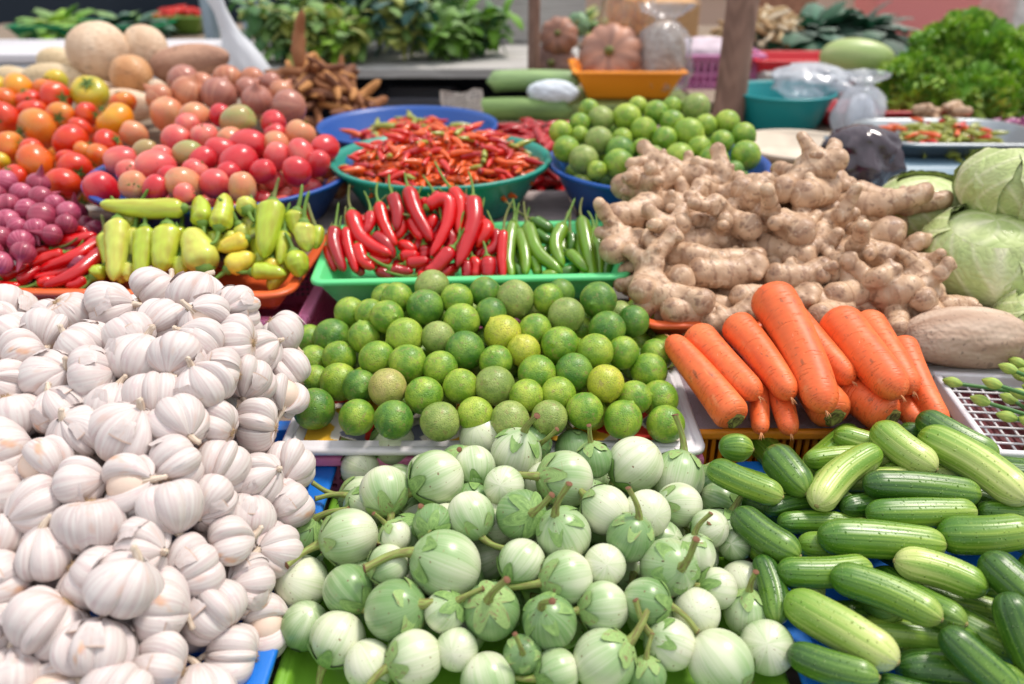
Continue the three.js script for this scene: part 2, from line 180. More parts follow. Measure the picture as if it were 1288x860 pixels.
const EGGPLANTS = [[-0.126,0.758,-0.73,0.0245,-1.0,-0.09,0.05,"w",0],[-0.03,0.783,-0.705,0.0236,0.29,-0.86,-0.42,"w",0],[0.004,0.789,-0.665,0.025,0.3,0.94,-0.14,"w",0],[0.078,0.793,-0.649,0.018,-0.19,0.94,-0.27,"g",0],[0.118,0.786,-0.652,0.0271,-0.74,-0.63,0.24,"w",0],[0.161,0.769,-0.655,0.0258,0.3,0.67,-0.68,"h",0],[-0.068,0.801,-0.61,0.0257,-0.88,-0.28,0.37,"h",0],[-0.115,0.79,-0.605,0.0233,0.33,-0.42,0.85,"h",0],[-0.035,0.796,-0.633,0.0199,0.17,-0.52,0.84,"h",0],[0.048,0.801,-0.608,0.0263,-0.92,0.3,0.25,"h",0],[-0.007,0.804,-0.594,0.0182,0.19,-0.61,-0.77,"h",0],[-0.035,0.799,-0.559,0.0204,0.45,-0.48,0.75,"h",0],[0.008,0.8,-0.559,0.0219,0.38,0.63,0.68,"g",0],[0.08,0.8,-0.566,0.0214,-0.76,0.2,-0.62,"w",0],[0.043,0.794,-0.541,0.0229,-0.34,0.94,0.07,"h",0],[0.116,0.796,-0.566,0.0206,-0.2,-0.53,-0.83,"w",0],[-0.192,0.751,-0.588,0.0234,0.61,0.77,-0.17,"g",0],[-0.141,0.777,-0.558,0.0244,-0.96,-0.09,0.27,"h",0],[-0.067,0.797,-0.552,0.0167,0.0,0.22,0.97,"g",0],[-0.098,0.79,-0.544,0.0137,-0.59,0.78,-0.21,"w",0],[-0.054,0.786,-0.514,0.0278,-0.92,0.39,-0.08,"h",0],[-0.101,0.781,-0.518,0.0175,-0.9,-0.23,0.36,"h",0],[0.008,0.786,-0.516,0.0195,-0.6,-0.48,0.65,"h",0],[0.098,0.795,-0.536,0.0198,0.3,0.95,-0.03,"g",0],[0.075,0.785,-0.514,0.0174,0.0,-0.69,-0.72,"w",0],[0.043,0.782,-0.503,0.0219,-0.92,0.09,0.37,"h",0],[0.128,0.78,-0.517,0.0237,0.24,0.64,0.73,"h",0],[-0.179,0.749,-0.532,0.0233,0.53,-0.71,-0.47,"w",0],[-0.133,0.765,-0.507,0.021,0.67,-0.36,0.65,"g",0],[-0.091,0.769,-0.481,0.024,0.84,0.49,0.24,"g",0],[-0.052,0.771,-0.477,0.0167,0.61,0.79,0.07,"w",0],[-0.016,0.77,-0.479,0.0225,-0.1,0.91,0.41,"g",0],[0.029,0.768,-0.47,0.0212,-0.31,0.92,0.22,"g",0],[0.072,0.771,-0.482,0.0202,-0.98,0.05,0.2,"h",0],[0.106,0.774,-0.485,0.019,0.95,0.05,0.31,"g",0],[-0.168,0.741,-0.492,0.0194,-0.41,-0.91,0.01,"g",0],[-0.137,0.747,-0.473,0.0223,-0.44,-0.59,0.67,"w",0],[-0.074,0.753,-0.448,0.0215,-0.88,0.08,0.46,"w",0],[-0.109,0.743,-0.45,0.019,0.48,-0.74,0.47,"w",0],[-0.042,0.756,-0.454,0.0163,0.19,-0.61,-0.77,"h",0],[-0.018,0.743,-0.436,0.0208,0.33,-0.64,0.7,"h",0],[0.008,0.754,-0.451,0.015,0.0,0.77,0.64,"g",0],[0.034,0.747,-0.441,0.0175,-0.94,-0.04,0.34,"h",0],[0.07,0.751,-0.448,0.0241,0.77,0.62,-0.15,"h",0],[0.122,0.753,-0.462,0.0198,-0.81,0.58,0.07,"w",0],[0.102,0.744,-0.44,0.0143,-0.1,0.97,-0.22,"g",0],[0.174,0.774,-0.573,0.0169,-0.6,-0.65,-0.48,"h",0],[0.155,0.775,-0.539,0.0166,-0.1,0.93,-0.36,"w",0],[0.169,0.759,-0.515,0.0173,-0.93,0.32,0.18,"w",0],[0.147,0.759,-0.489,0.0192,0.19,-0.68,-0.71,"w",0],[0.202,0.749,-0.643,0.0191,0.86,-0.12,0.49,"g",0],[0.194,0.742,-0.504,0.0197,0.02,0.95,-0.32,"h",0],[0.2,0.743,-0.468,0.0213,0.26,-0.78,-0.57,"h",0],[0.159,0.746,-0.45,0.0245,0.61,-0.59,0.53,"h",0],[0.197,0.759,-0.568,0.0144,0.49,-0.66,-0.58,"g",0],[0.085,0.743,-0.689,0.0196,-0.33,-0.93,-0.18,"g",1],[0.068,0.744,-0.517,0.0223,-0.94,0.24,0.24,"w",1],[0.139,0.743,-0.597,0.021,-0.07,-0.26,0.96,"h",1],[0.1,0.744,-0.608,0.0221,0.6,0.56,-0.57,"w",1],[-0.06,0.743,-0.673,0.0212,-0.45,0.31,0.84,"w",1],[-0.155,0.743,-0.595,0.0207,-0.96,-0.06,0.28,"h",1],[0.156,0.743,-0.696,0.0211,0.87,0.34,0.36,"w",1],[0.031,0.743,-0.627,0.0191,-0.17,-0.52,0.84,"w",1],[0.048,0.743,-0.582,0.0215,-0.08,-0.72,0.69,"g",1],[0.001,0.743,-0.642,0.0191,0.94,0.26,0.2,"h",1],[0.015,0.76,-0.553,0.0227,0.15,0.25,-0.96,"w",1],[-0.05,0.746,-0.634,0.0219,0.48,-0.4,0.78,"g",1],[0.034,0.743,-0.705,0.0202,-0.66,0.51,-0.55,"h",1],[-0.138,0.758,-0.623,0.0203,-0.85,0.48,-0.24,"w",1],[-0.11,0.743,-0.583,0.0207,-0.73,0.49,0.48,"g",1],[-0.009,0.743,-0.513,0.02,-0.33,0.84,0.43,"g",1],[0.068,0.744,-0.656,0.0221,-0.36,-0.1,0.93,"g",1],[-0.006,0.744,-0.603,0.0219,0.43,0.8,-0.42,"g",1],[0.144,0.744,-0.533,0.0217,0.31,-0.93,-0.21,"h",1],[0.111,0.743,-0.661,0.0191,-0.09,-0.5,0.86,"g",1],[-0.115,0.743,-0.681,0.0196,0.39,-0.91,0.11,"g",1],[-0.102,0.743,-0.644,0.0205,0.66,0.07,-0.75,"g",1],[0.075,0.771,-0.587,0.0198,-0.79,0.13,-0.59,"g",1],[0.008,0.743,-0.678,0.0203,0.18,-0.56,0.81,"g",1],[0.165,0.742,-0.572,0.0202,-0.22,0.95,0.23,"w",1],[0.188,0.743,-0.676,0.0213,0.8,0.58,-0.15,"g",1],[-0.045,0.744,-0.538,0.0225,-0.0,0.55,-0.83,"g",1],[-0.049,0.744,-0.595,0.0219,-0.53,-0.83,0.19,"h",1],[0.105,0.744,-0.548,0.0222,-0.1,0.66,0.74,"w",1],[0.192,0.745,-0.602,0.0227,0.58,0.57,-0.58,"h",1],[-0.085,0.744,-0.611,0.0216,-0.93,-0.37,0.06,"w",1],[-0.072,0.742,-0.498,0.019,0.9,0.39,-0.19,"g",1],[-0.052,0.778,-0.663,0.0197,0.36,0.72,0.59,"g",1],[-0.081,0.781,-0.644,0.02,0.49,-0.86,0.11,"g",1],[-0.094,0.743,-0.525,0.0204,0.44,-0.84,0.32,"w",1],[-0.025,0.743,-0.665,0.0191,-0.21,0.49,-0.85,"h",1],[-0.15,0.743,-0.657,0.0212,-0.92,0.28,0.27,"w",1],[0.116,0.744,-0.502,0.0223,0.8,0.57,0.17,"h",1],[0.198,0.743,-0.538,0.0201,0.37,-0.89,0.28,"h",1],[-0.037,0.777,-0.604,0.0196,0.06,0.6,-0.8,"g",1],[-0.037,0.744,-0.706,0.0218,0.98,0.19,0.08,"g",1],[0.121,0.743,-0.7,0.019,-0.66,-0.27,0.71,"h",1],[-0.131,0.744,-0.537,0.0218,-0.28,0.54,-0.8,"h",1],[-0.04,0.742,-0.485,0.0198,0.17,-0.24,-0.95,"h",1],[0.032,0.775,-0.639,0.0203,0.54,-0.15,0.83,"w",1],[-0.091,0.769,-0.567,0.0203,0.41,0.91,-0.1,"h",1],[0.064,0.768,-0.703,0.0204,-0.13,0.56,-0.82,"g",1],[-0.158,0.743,-0.706,0.0203,-0.61,-0.3,-0.74,"w",1],[0.04,0.742,-0.493,0.0198,0.79,0.52,0.32,"w",1],[-0.086,0.743,-0.709,0.0194,-0.13,-0.44,-0.89,"w",1],[0.165,0.742,-0.627,0.019,-0.63,-0.35,0.69,"w",1],[0.07,0.743,-0.554,0.0192,0.86,0.03,0.51,"g",1],[0.021,0.778,-0.698,0.0191,0.32,0.54,0.78,"g",1],[0.131,0.763,-0.567,0.0204,-0.52,-0.76,-0.39,"g",1],[-0.014,0.777,-0.576,0.0191,-0.97,-0.04,0.24,"w",1],[0.072,0.767,-0.624,0.0195,0.01,0.76,0.65,"h",1],[-0.059,0.777,-0.575,0.019,0.59,-0.59,0.55,"w",1],[0.133,0.744,-0.636,0.0189,0.99,0.16,-0.01,"g",1],[0.152,0.777,-0.602,0.0203,-0.97,0.16,0.2,"w",1],[-0.023,0.743,-0.568,0.0198,-0.89,-0.46,-0.01,"h",1]];
const GARLIC = [[-0.386,0.915,-0.725,0.0244,0.95,0.21,-0.22,"f",0],[-0.366,0.913,-0.778,0.022,0.73,0.36,-0.59,"e",0],[-0.314,0.916,-0.755,0.0257,0.32,0.76,-0.57,"c",0],[-0.272,0.911,-0.741,0.022,-0.46,0.15,0.88,"d",0],[-0.424,0.913,-0.716,0.022,0.38,-0.91,-0.15,"d",0],[-0.328,0.913,-0.703,0.022,-0.5,-0.2,0.84,"c",0],[-0.291,0.916,-0.701,0.022,-0.28,0.83,0.48,"f",0],[-0.241,0.865,-0.775,0.022,0.65,-0.76,0.11,"a",0],[-0.424,0.91,-0.68,0.022,-0.0,-0.3,0.95,"f",0],[-0.385,0.909,-0.658,0.022,-0.82,0.54,-0.21,"b",0],[-0.328,0.906,-0.64,0.0251,0.21,0.76,-0.62,"a",0],[-0.291,0.912,-0.63,0.022,-0.08,-0.25,0.96,"e",0],[-0.247,0.874,-0.716,0.022,0.84,0.43,-0.33,"c",0],[-0.261,0.89,-0.645,0.022,-0.94,0.3,0.17,"d",0],[-0.226,0.847,-0.729,0.022,-0.64,0.72,-0.25,"b",0],[-0.432,0.906,-0.643,0.022,0.73,0.04,-0.69,"f",0],[-0.395,0.901,-0.617,0.022,0.85,0.5,0.15,"e",0],[-0.359,0.905,-0.616,0.022,0.95,0.07,-0.31,"e",0],[-0.286,0.908,-0.666,0.022,-0.67,0.74,0.01,"d",0],[-0.299,0.892,-0.599,0.022,0.1,-0.63,0.77,"b",0],[-0.222,0.838,-0.694,0.022,0.07,-0.41,0.91,"f",0],[-0.261,0.897,-0.691,0.022,-1.0,-0.0,-0.02,"e",0],[-0.349,0.912,-0.674,0.022,0.63,-0.68,0.38,"e",0],[-0.46,0.909,-0.675,0.022,0.85,-0.51,0.11,"b",0],[-0.464,0.903,-0.624,0.022,-0.41,0.75,-0.52,"a",0],[-0.412,0.886,-0.578,0.022,0.2,-0.92,0.33,"e",0],[-0.377,0.888,-0.588,0.022,-0.45,0.87,-0.19,"d",0],[-0.311,0.879,-0.562,0.0267,0.49,0.82,-0.3,"b",0],[-0.231,0.844,-0.63,0.022,-0.99,0.14,0.02,"d",0],[-0.255,0.864,-0.598,0.022,-0.94,0.3,-0.17,"c",0],[-0.272,0.885,-0.572,0.022,0.63,-0.2,0.75,"a",0],[-0.247,0.868,-0.672,0.022,-0.08,-0.48,0.87,"b",0],[-0.263,0.897,-0.609,0.022,-0.4,0.89,-0.2,"f",0],[-0.369,0.87,-0.532,0.0225,0.74,-0.5,0.45,"f",0],[-0.403,0.873,-0.545,0.022,0.65,-0.18,-0.74,"e",0],[-0.331,0.863,-0.519,0.022,0.98,0.15,-0.14,"f",0],[-0.294,0.864,-0.515,0.022,0.92,0.36,0.13,"f",0],[-0.269,0.863,-0.542,0.022,-0.68,-0.13,0.72,"a",0],[-0.244,0.841,-0.571,0.022,-0.15,-0.21,0.97,"f",0],[-0.202,0.807,-0.618,0.022,-0.09,-0.08,0.99,"a",0],[-0.2,0.787,-0.588,0.022,-0.57,-0.09,0.82,"e",0],[-0.361,0.852,-0.5,0.022,-0.53,0.18,0.83,"a",0],[-0.262,0.848,-0.509,0.0225,0.3,-0.74,0.6,"a",0],[-0.246,0.829,-0.537,0.022,-0.11,-0.04,0.99,"b",0],[-0.22,0.818,-0.587,0.022,0.89,0.45,-0.01,"c",0],[-0.314,0.847,-0.488,0.0237,0.11,-0.86,0.51,"d",0],[-0.247,0.805,-0.489,0.022,-0.57,0.05,0.82,"b",0],[-0.2,0.778,-0.541,0.022,-0.4,0.62,0.68,"a",0],[-0.226,0.805,-0.518,0.022,0.94,-0.0,-0.35,"f",0],[-0.346,0.835,-0.471,0.022,-0.01,0.92,-0.38,"f",0],[-0.274,0.832,-0.442,0.0225,0.56,0.76,-0.34,"e",0],[-0.306,0.822,-0.46,0.022,0.74,-0.67,0.01,"e",0],[-0.214,0.773,-0.506,0.022,-0.56,0.52,0.64,"d",0],[-0.324,0.81,-0.426,0.0262,-0.55,-0.58,0.6,"c",0],[-0.259,0.798,-0.453,0.0239,0.91,-0.38,-0.18,"e",0],[-0.363,0.805,-0.423,0.022,0.72,-0.63,0.28,"b",0],[-0.23,0.776,-0.473,0.022,-0.7,0.6,-0.4,"b",0],[-0.215,0.746,-0.457,0.0225,-0.97,0.2,0.12,"c",0],[-0.342,0.792,-0.396,0.022,-0.1,0.72,-0.69,"d",0],[-0.286,0.802,-0.411,0.023,-0.1,0.51,-0.85,"d",0],[-0.253,0.774,-0.422,0.0235,-0.95,0.31,-0.0,"c",0],[-0.375,0.824,-0.451,0.022,-0.4,0.29,0.87,"e",0],[-0.275,0.829,-0.479,0.022,0.95,0.21,0.22,"f",0],[-0.39,0.84,-0.481,0.022,0.05,-0.57,0.82,"e",0],[-0.4,0.86,-0.511,0.022,-0.39,0.41,0.83,"e",0],[-0.199,0.743,-0.491,0.022,0.95,0.07,-0.31,"f",0],[-0.308,0.787,-0.384,0.022,0.83,0.46,-0.32,"f",0],[-0.265,0.783,-0.387,0.022,-0.21,-0.04,0.98,"b",0],[-0.23,0.744,-0.423,0.022,-0.16,0.67,-0.72,"e",0],[-0.225,0.801,-0.555,0.022,-0.06,0.64,-0.76,"e",0],[-0.432,0.898,-0.607,0.022,-0.19,0.77,0.61,"f",0],[-0.335,0.887,-0.594,0.022,0.08,0.75,-0.66,"a",0],[-0.351,0.882,-0.562,0.022,-0.36,0.87,0.33,"b",0],[-0.292,0.763,-0.453,0.0259,-0.42,0.54,0.73,"c",1],[-0.441,0.754,-0.389,0.0277,0.89,-0.39,0.23,"f",1],[-0.365,0.774,-0.456,0.027,-0.35,-0.48,0.8,"c",1],[-0.303,0.84,-0.746,0.0287,-0.33,-0.82,0.47,"d",1],[-0.525,0.847,-0.693,0.0281,0.88,-0.26,0.39,"d",1],[-0.494,0.761,-0.394,0.025,0.97,0.23,-0.01,"d",1],[-0.529,0.746,-0.378,0.0249,0.55,-0.32,0.77,"e",1],[-0.226,0.753,-0.595,0.0289,0.75,0.63,-0.21,"b",1],[-0.45,0.86,-0.662,0.0247,0.5,-0.83,0.26,"f",1],[-0.346,0.883,-0.763,0.0258,-0.97,0.21,0.12,"b",1],[-0.298,0.858,-0.627,0.0275,-0.72,0.68,0.13,"f",1],[-0.39,0.867,-0.798,0.0277,-0.19,-0.03,0.98,"e",1],[-0.387,0.853,-0.742,0.028,0.02,-0.9,0.44,"a",1],[-0.54,0.842,-0.758,0.0274,0.48,-0.88,0.02,"f",1],[-0.583,0.838,-0.676,0.0261,0.04,0.91,-0.42,"f",1],[-0.536,0.817,-0.545,0.028,0.99,-0.1,0.14,"c",1],[-0.487,0.861,-0.721,0.0253,-0.25,-0.68,0.69,"c",1],[-0.574,0.873,-0.74,0.0272,0.76,-0.27,0.6,"e",1],[-0.354,0.875,-0.662,0.0244,-0.09,1.0,0.03,"d",1],[-0.391,0.749,-0.38,0.0291,0.68,-0.56,0.48,"e",1],[-0.517,0.841,-0.649,0.0264,0.86,-0.43,0.27,"d",1],[-0.508,0.799,-0.475,0.0267,-0.72,0.69,-0.0,"a",1],[-0.579,0.792,-0.474,0.0244,-0.79,0.6,0.1,"b",1],[-0.561,0.831,-0.585,0.0267,0.39,0.85,-0.36,"a",1],[-0.462,0.807,-0.558,0.0275,-0.07,0.92,-0.37,"f",1],[-0.435,0.756,-0.443,0.0287,-0.35,0.84,0.42,"d",1],[-0.494,0.867,-0.789,0.0244,0.85,-0.4,0.34,"a",1],[-0.407,0.824,-0.539,0.0251,-0.49,0.67,0.56,"a",1],[-0.568,0.747,-0.456,0.0256,-0.69,0.58,0.44,"c",1],[-0.609,0.874,-0.704,0.0262,-0.02,0.87,0.48,"c",1],[-0.61,0.747,-0.437,0.0274,0.54,0.83,-0.15,"c",1],[-0.569,0.835,-0.516,0.0264,0.78,0.46,-0.42,"a",1],[-0.294,0.802,-0.57,0.0275,-0.57,0.41,0.72,"c",1],[-0.442,0.842,-0.789,0.0265,0.01,0.95,0.32,"a",1],[-0.416,0.828,-0.709,0.0259,-0.25,-0.93,0.27,"e",1],[-0.529,0.745,-0.441,0.025,-0.39,-0.49,0.78,"a",1],[-0.392,0.778,-0.423,0.0249,0.26,-0.02,0.96,"a",1],[-0.295,0.788,-0.501,0.0266,-0.4,0.19,0.9,"e",1],[-0.329,0.765,-0.432,0.0259,0.66,0.54,-0.52,"f",1],[-0.414,0.863,-0.623,0.0291,-0.47,-0.23,0.85,"b",1],[-0.363,0.881,-0.713,0.0271,-0.43,-0.22,0.87,"b",1],[-0.621,0.859,-0.785,0.0262,-0.11,-0.81,0.58,"c",1],[-0.615,0.816,-0.49,0.0255,-0.53,0.84,-0.08,"e",1],[-0.563,0.881,-0.673,0.0276,0.01,1.0,0.04,"f",1],[-0.594,0.836,-0.619,0.0266,0.18,0.98,0.09,"f",1],[-0.394,0.818,-0.603,0.0278,-0.26,0.1,0.96,"c",1],[-0.376,0.784,-0.528,0.026,0.4,-0.38,0.83,"a",1],[-0.499,0.82,-0.614,0.0276,0.22,0.68,-0.69,"b",1],[-0.365,0.803,-0.574,0.0251,-0.12,-0.45,0.89,"b",1],[-0.434,0.802,-0.488,0.0263,-0.16,-0.46,0.87,"f",1],[-0.505,0.876,-0.629,0.025,-0.15,-0.01,0.99,"f",1],[-0.476,0.86,-0.585,0.0255,0.57,-0.6,0.56,"e",1],[-0.502,0.776,-0.432,0.0252,0.9,-0.3,-0.32,"a",1],[-0.432,0.846,-0.58,0.029,-0.58,0.67,-0.46,"d",1],[-0.33,0.822,-0.533,0.0244,0.58,-0.79,-0.2,"e",1],[-0.615,0.846,-0.583,0.025,-0.28,0.15,0.95,"e",1],[-0.472,0.765,-0.482,0.0278,-0.28,0.75,0.6,"d",1],[-0.609,0.873,-0.642,0.0287,-0.8,0.14,0.58,"b",1],[-0.405,0.877,-0.669,0.0255,0.38,0.9,0.21,"e",1],[-0.426,0.789,-0.544,0.0243,0.28,0.93,-0.25,"f",1],[-0.537,0.788,-0.508,0.0287,-0.69,0.68,-0.23,"d",1],[-0.562,0.832,-0.714,0.0269,0.57,0.79,-0.2,"b",1],[-0.61,0.84,-0.533,0.0285,-0.16,0.67,-0.72,"b",1],[-0.301,0.848,-0.798,0.0278,0.22,-0.93,0.29,"c",1],[-0.591,0.747,-0.383,0.0257,0.26,-0.3,0.92,"f",1],[-0.339,0.84,-0.594,0.0244,-0.91,0.24,0.33,"b",1],[-0.277,0.746,-0.386,0.0249,0.83,-0.33,-0.45,"b",1],[-0.496,0.826,-0.515,0.0269,-0.92,0.38,0.07,"c",1],[-0.546,0.769,-0.41,0.0267,-0.68,-0.22,0.7,"c",1],[-0.456,0.848,-0.624,0.0245,-0.54,0.07,0.84,"b",1],[-0.32,0.749,-0.389,0.0271,0.86,-0.2,0.48,"c",1],[-0.346,0.843,-0.692,0.028,0.74,-0.23,0.63,"c",1],[-0.462,0.791,-0.444,0.0251,-0.11,0.23,0.97,"c",1],[-0.254,0.776,-0.526,0.0252,0.96,0.18,0.22,"f",1],[-0.584,0.882,-0.782,0.0257,-0.45,-0.29,0.84,"e",1],[-0.343,0.796,-0.49,0.0288,0.11,-0.25,0.96,"d",1],[-0.577,0.794,-0.541,0.0287,0.34,0.94,-0.07,"b",1],[-0.352,0.829,-0.788,0.0244,-0.16,0.96,-0.23,"c",1],[-0.349,0.827,-0.633,0.0247,0.49,0.23,-0.84,"e",1],[-0.23,0.762,-0.643,0.0246,-0.73,-0.49,0.48,"c",1],[-0.37,0.843,-0.561,0.0251,0.34,-0.91,0.26,"f",1],[-0.261,0.754,-0.481,0.0247,0.11,0.67,-0.73,"f",1],[-0.518,0.886,-0.745,0.0243,0.96,0.2,-0.21,"f",1],[-0.423,0.821,-0.644,0.0262,0.95,-0.18,-0.23,"d",1],[-0.616,0.806,-0.564,0.0276,0.7,-0.01,-0.72,"b",1],[-0.454,0.878,-0.764,0.0266,0.6,-0.73,-0.33,"d",1],[-0.316,0.876,-0.718,0.0278,-0.99,0.16,0.07,"d",1],[-0.4,0.774,-0.483,0.0268,0.57,-0.02,-0.82,"d",1],[-0.618,0.848,-0.739,0.0282,0.81,0.55,-0.19,"a",1],[-0.31,0.878,-0.664,0.0249,0.14,0.59,-0.8,"c",1],[-0.534,0.85,-0.612,0.0246,-0.06,1.0,-0.0,"e",1],[-0.293,0.829,-0.692,0.0262,0.82,-0.53,-0.24,"a",1],[-0.227,0.748,-0.547,0.0277,0.39,-0.48,0.79,"f",1],[-0.581,0.836,-0.792,0.0244,-0.03,-0.76,0.65,"d",1],[-0.501,0.786,-0.539,0.0283,0.61,-0.72,0.33,"f",1],[-0.243,0.804,-0.625,0.0275,-0.53,-0.62,0.58,"f",1],[-0.432,0.867,-0.716,0.0256,-0.53,0.19,0.83,"b",1],[-0.513,0.842,-0.574,0.0257,-0.67,0.1,0.74,"d",1],[-0.381,0.848,-0.648,0.0249,0.96,0.19,-0.19,"f",1],[-0.468,0.836,-0.752,0.0283,0.85,-0.2,-0.49,"d",1],[-0.483,0.83,-0.675,0.0246,-0.51,0.83,0.23,"e",1],[-0.445,0.841,-0.528,0.0272,-0.39,0.91,-0.17,"b",1],[-0.558,0.834,-0.642,0.0248,-0.36,0.48,0.8,"c",1],[-0.54,0.877,-0.799,0.0279,0.3,-0.4,0.86,"e",1],[-0.618,0.757,-0.483,0.029,0.1,-0.36,0.93,"f",1],[-0.397,0.825,-0.778,0.0286,-0.74,0.29,0.61,"b",1],[-0.363,0.746,-0.415,0.0258,-0.16,0.14,0.98,"a",1],[-0.477,0.745,-0.444,0.0245,-0.38,-0.62,0.68,"b",1],[-0.27,0.822,-0.655,0.0265,-0.51,-0.51,0.69,"a",1],[-0.46,0.783,-0.521,0.0261,0.7,0.38,-0.6,"f",1]];
const TOMATOES = [[-0.964,0.947,-1.609,0.0243,-0.46,-0.59,0.67,"o",0],[-0.963,0.957,-1.659,0.03,-0.89,-0.1,0.44,"a",0],[-0.871,0.949,-1.616,0.0295,0.83,0.1,0.54,"r",0],[-0.818,0.954,-1.645,0.0337,0.25,0.76,0.61,"y",0],[-0.922,0.932,-1.514,0.0292,-0.02,0.04,1.0,"r",0],[-0.887,0.938,-1.553,0.026,-0.23,0.94,-0.26,"r",0],[-0.836,0.923,-1.465,0.0355,-0.6,0.04,0.8,"o",0],[-0.819,0.933,-1.52,0.0255,0.31,0.15,0.94,"o",0],[-0.776,0.935,-1.532,0.022,0.97,0.08,0.23,"r",0],[-0.715,0.93,-1.506,0.0338,-0.57,0.79,0.22,"a",0],[-0.753,0.914,-1.41,0.0298,-0.83,0.54,-0.13,"r",0],[-0.845,0.91,-1.39,0.0271,0.96,0.26,0.09,"o",0],[-0.773,0.899,-1.325,0.0327,-0.84,-0.21,0.51,"o",0],[-0.699,0.896,-1.303,0.0258,0.61,-0.1,0.79,"r",0],[-0.681,0.905,-1.356,0.0222,-0.59,-0.7,0.4,"o",0],[-0.687,0.913,-1.404,0.0239,0.9,0.42,0.13,"r",0],[-0.695,0.886,-1.249,0.027,-0.05,-0.61,0.79,"r",0],[-0.786,0.891,-1.277,0.0201,-0.09,0.78,0.62,"r",0],[-0.733,0.945,-1.59,0.024,-0.41,0.85,-0.32,"o",0],[-1.012,0.958,-1.67,0.0237,-0.88,0.39,0.27,"y",0],[-0.894,0.913,-1.404,0.0273,-0.21,-0.85,0.48,"r",0],[-0.911,0.957,-1.663,0.025,0.1,0.92,-0.39,"o",0],[-0.912,0.965,-1.708,0.0227,0.36,-0.48,0.8,"y",0],[-0.762,0.924,-1.469,0.0213,-0.48,-0.61,0.63,"r",0],[-0.714,0.908,-1.375,0.018,0.53,0.78,-0.33,"o",0],[-0.802,0.907,-1.372,0.0213,-0.97,0.22,0.05,"r",0],[-0.725,0.902,-1.338,0.0197,-0.11,-0.78,0.62,"r",0],[-0.92,0.947,-1.609,0.023,-0.16,0.97,0.17,"r",0],[-0.836,0.901,-1.335,0.0153,-0.31,-0.62,0.72,"y",0],[-0.978,0.939,-1.56,0.03,-0.69,0.7,0.2,"o",0],[-0.842,0.895,-1.295,0.0256,-0.15,-0.62,0.77,"r",0],[-0.733,0.837,-1.326,0.0283,0.94,-0.07,0.34,"o",1],[-0.594,0.837,-1.299,0.0246,0.32,0.58,0.75,"o",1],[-0.927,0.837,-1.59,0.0282,0.54,-0.54,0.64,"o",1],[-0.789,0.891,-1.594,0.0255,0.55,-0.72,0.42,"o",1],[-0.703,0.837,-1.527,0.0264,-0.67,-0.07,0.74,"o",1],[-0.917,0.837,-1.296,0.0279,-0.62,0.61,0.49,"o",1],[-0.884,0.851,-1.563,0.0254,0.99,0.09,0.09,"o",1],[-0.807,0.837,-1.291,0.0287,0.91,0.41,0.1,"o",1],[-0.822,0.837,-1.506,0.0243,-0.27,-0.36,0.89,"o",1],[-0.895,0.837,-1.343,0.0272,-0.75,0.26,0.61,"o",1],[-0.889,0.837,-1.508,0.0267,-0.55,0.38,0.74,"o",1],[-0.597,0.837,-1.39,0.0282,0.6,-0.37,0.71,"o",1],[-0.874,0.837,-1.403,0.0255,-0.9,-0.39,0.21,"o",1],[-0.838,0.837,-1.58,0.0251,-0.11,-0.22,0.97,"o",1],[-0.739,0.837,-1.435,0.0249,0.78,0.61,0.16,"o",1],[-0.676,0.837,-1.593,0.0268,-0.76,0.65,-0.06,"o",1],[-0.574,0.837,-1.437,0.026,-0.98,0.2,-0.0,"o",1],[-0.643,0.88,-1.599,0.026,0.98,-0.16,0.14,"o",1],[-0.661,0.837,-1.348,0.0271,-0.62,0.77,-0.13,"o",1],[-0.62,0.844,-1.544,0.0283,-0.61,0.08,0.79,"o",1],[-0.686,0.837,-1.435,0.0288,0.67,0.5,0.55,"o",1],[-0.578,0.863,-1.49,0.0281,-0.77,0.31,0.56,"o",1],[-0.777,0.837,-1.382,0.0258,-0.92,0.38,-0.12,"o",1],[-0.644,0.837,-1.48,0.0275,0.47,0.84,0.26,"o",1],[-0.891,0.837,-1.454,0.0245,-0.23,0.78,0.58,"o",1],[-0.793,0.847,-1.563,0.0249,-0.52,0.26,0.81,"o",1]];
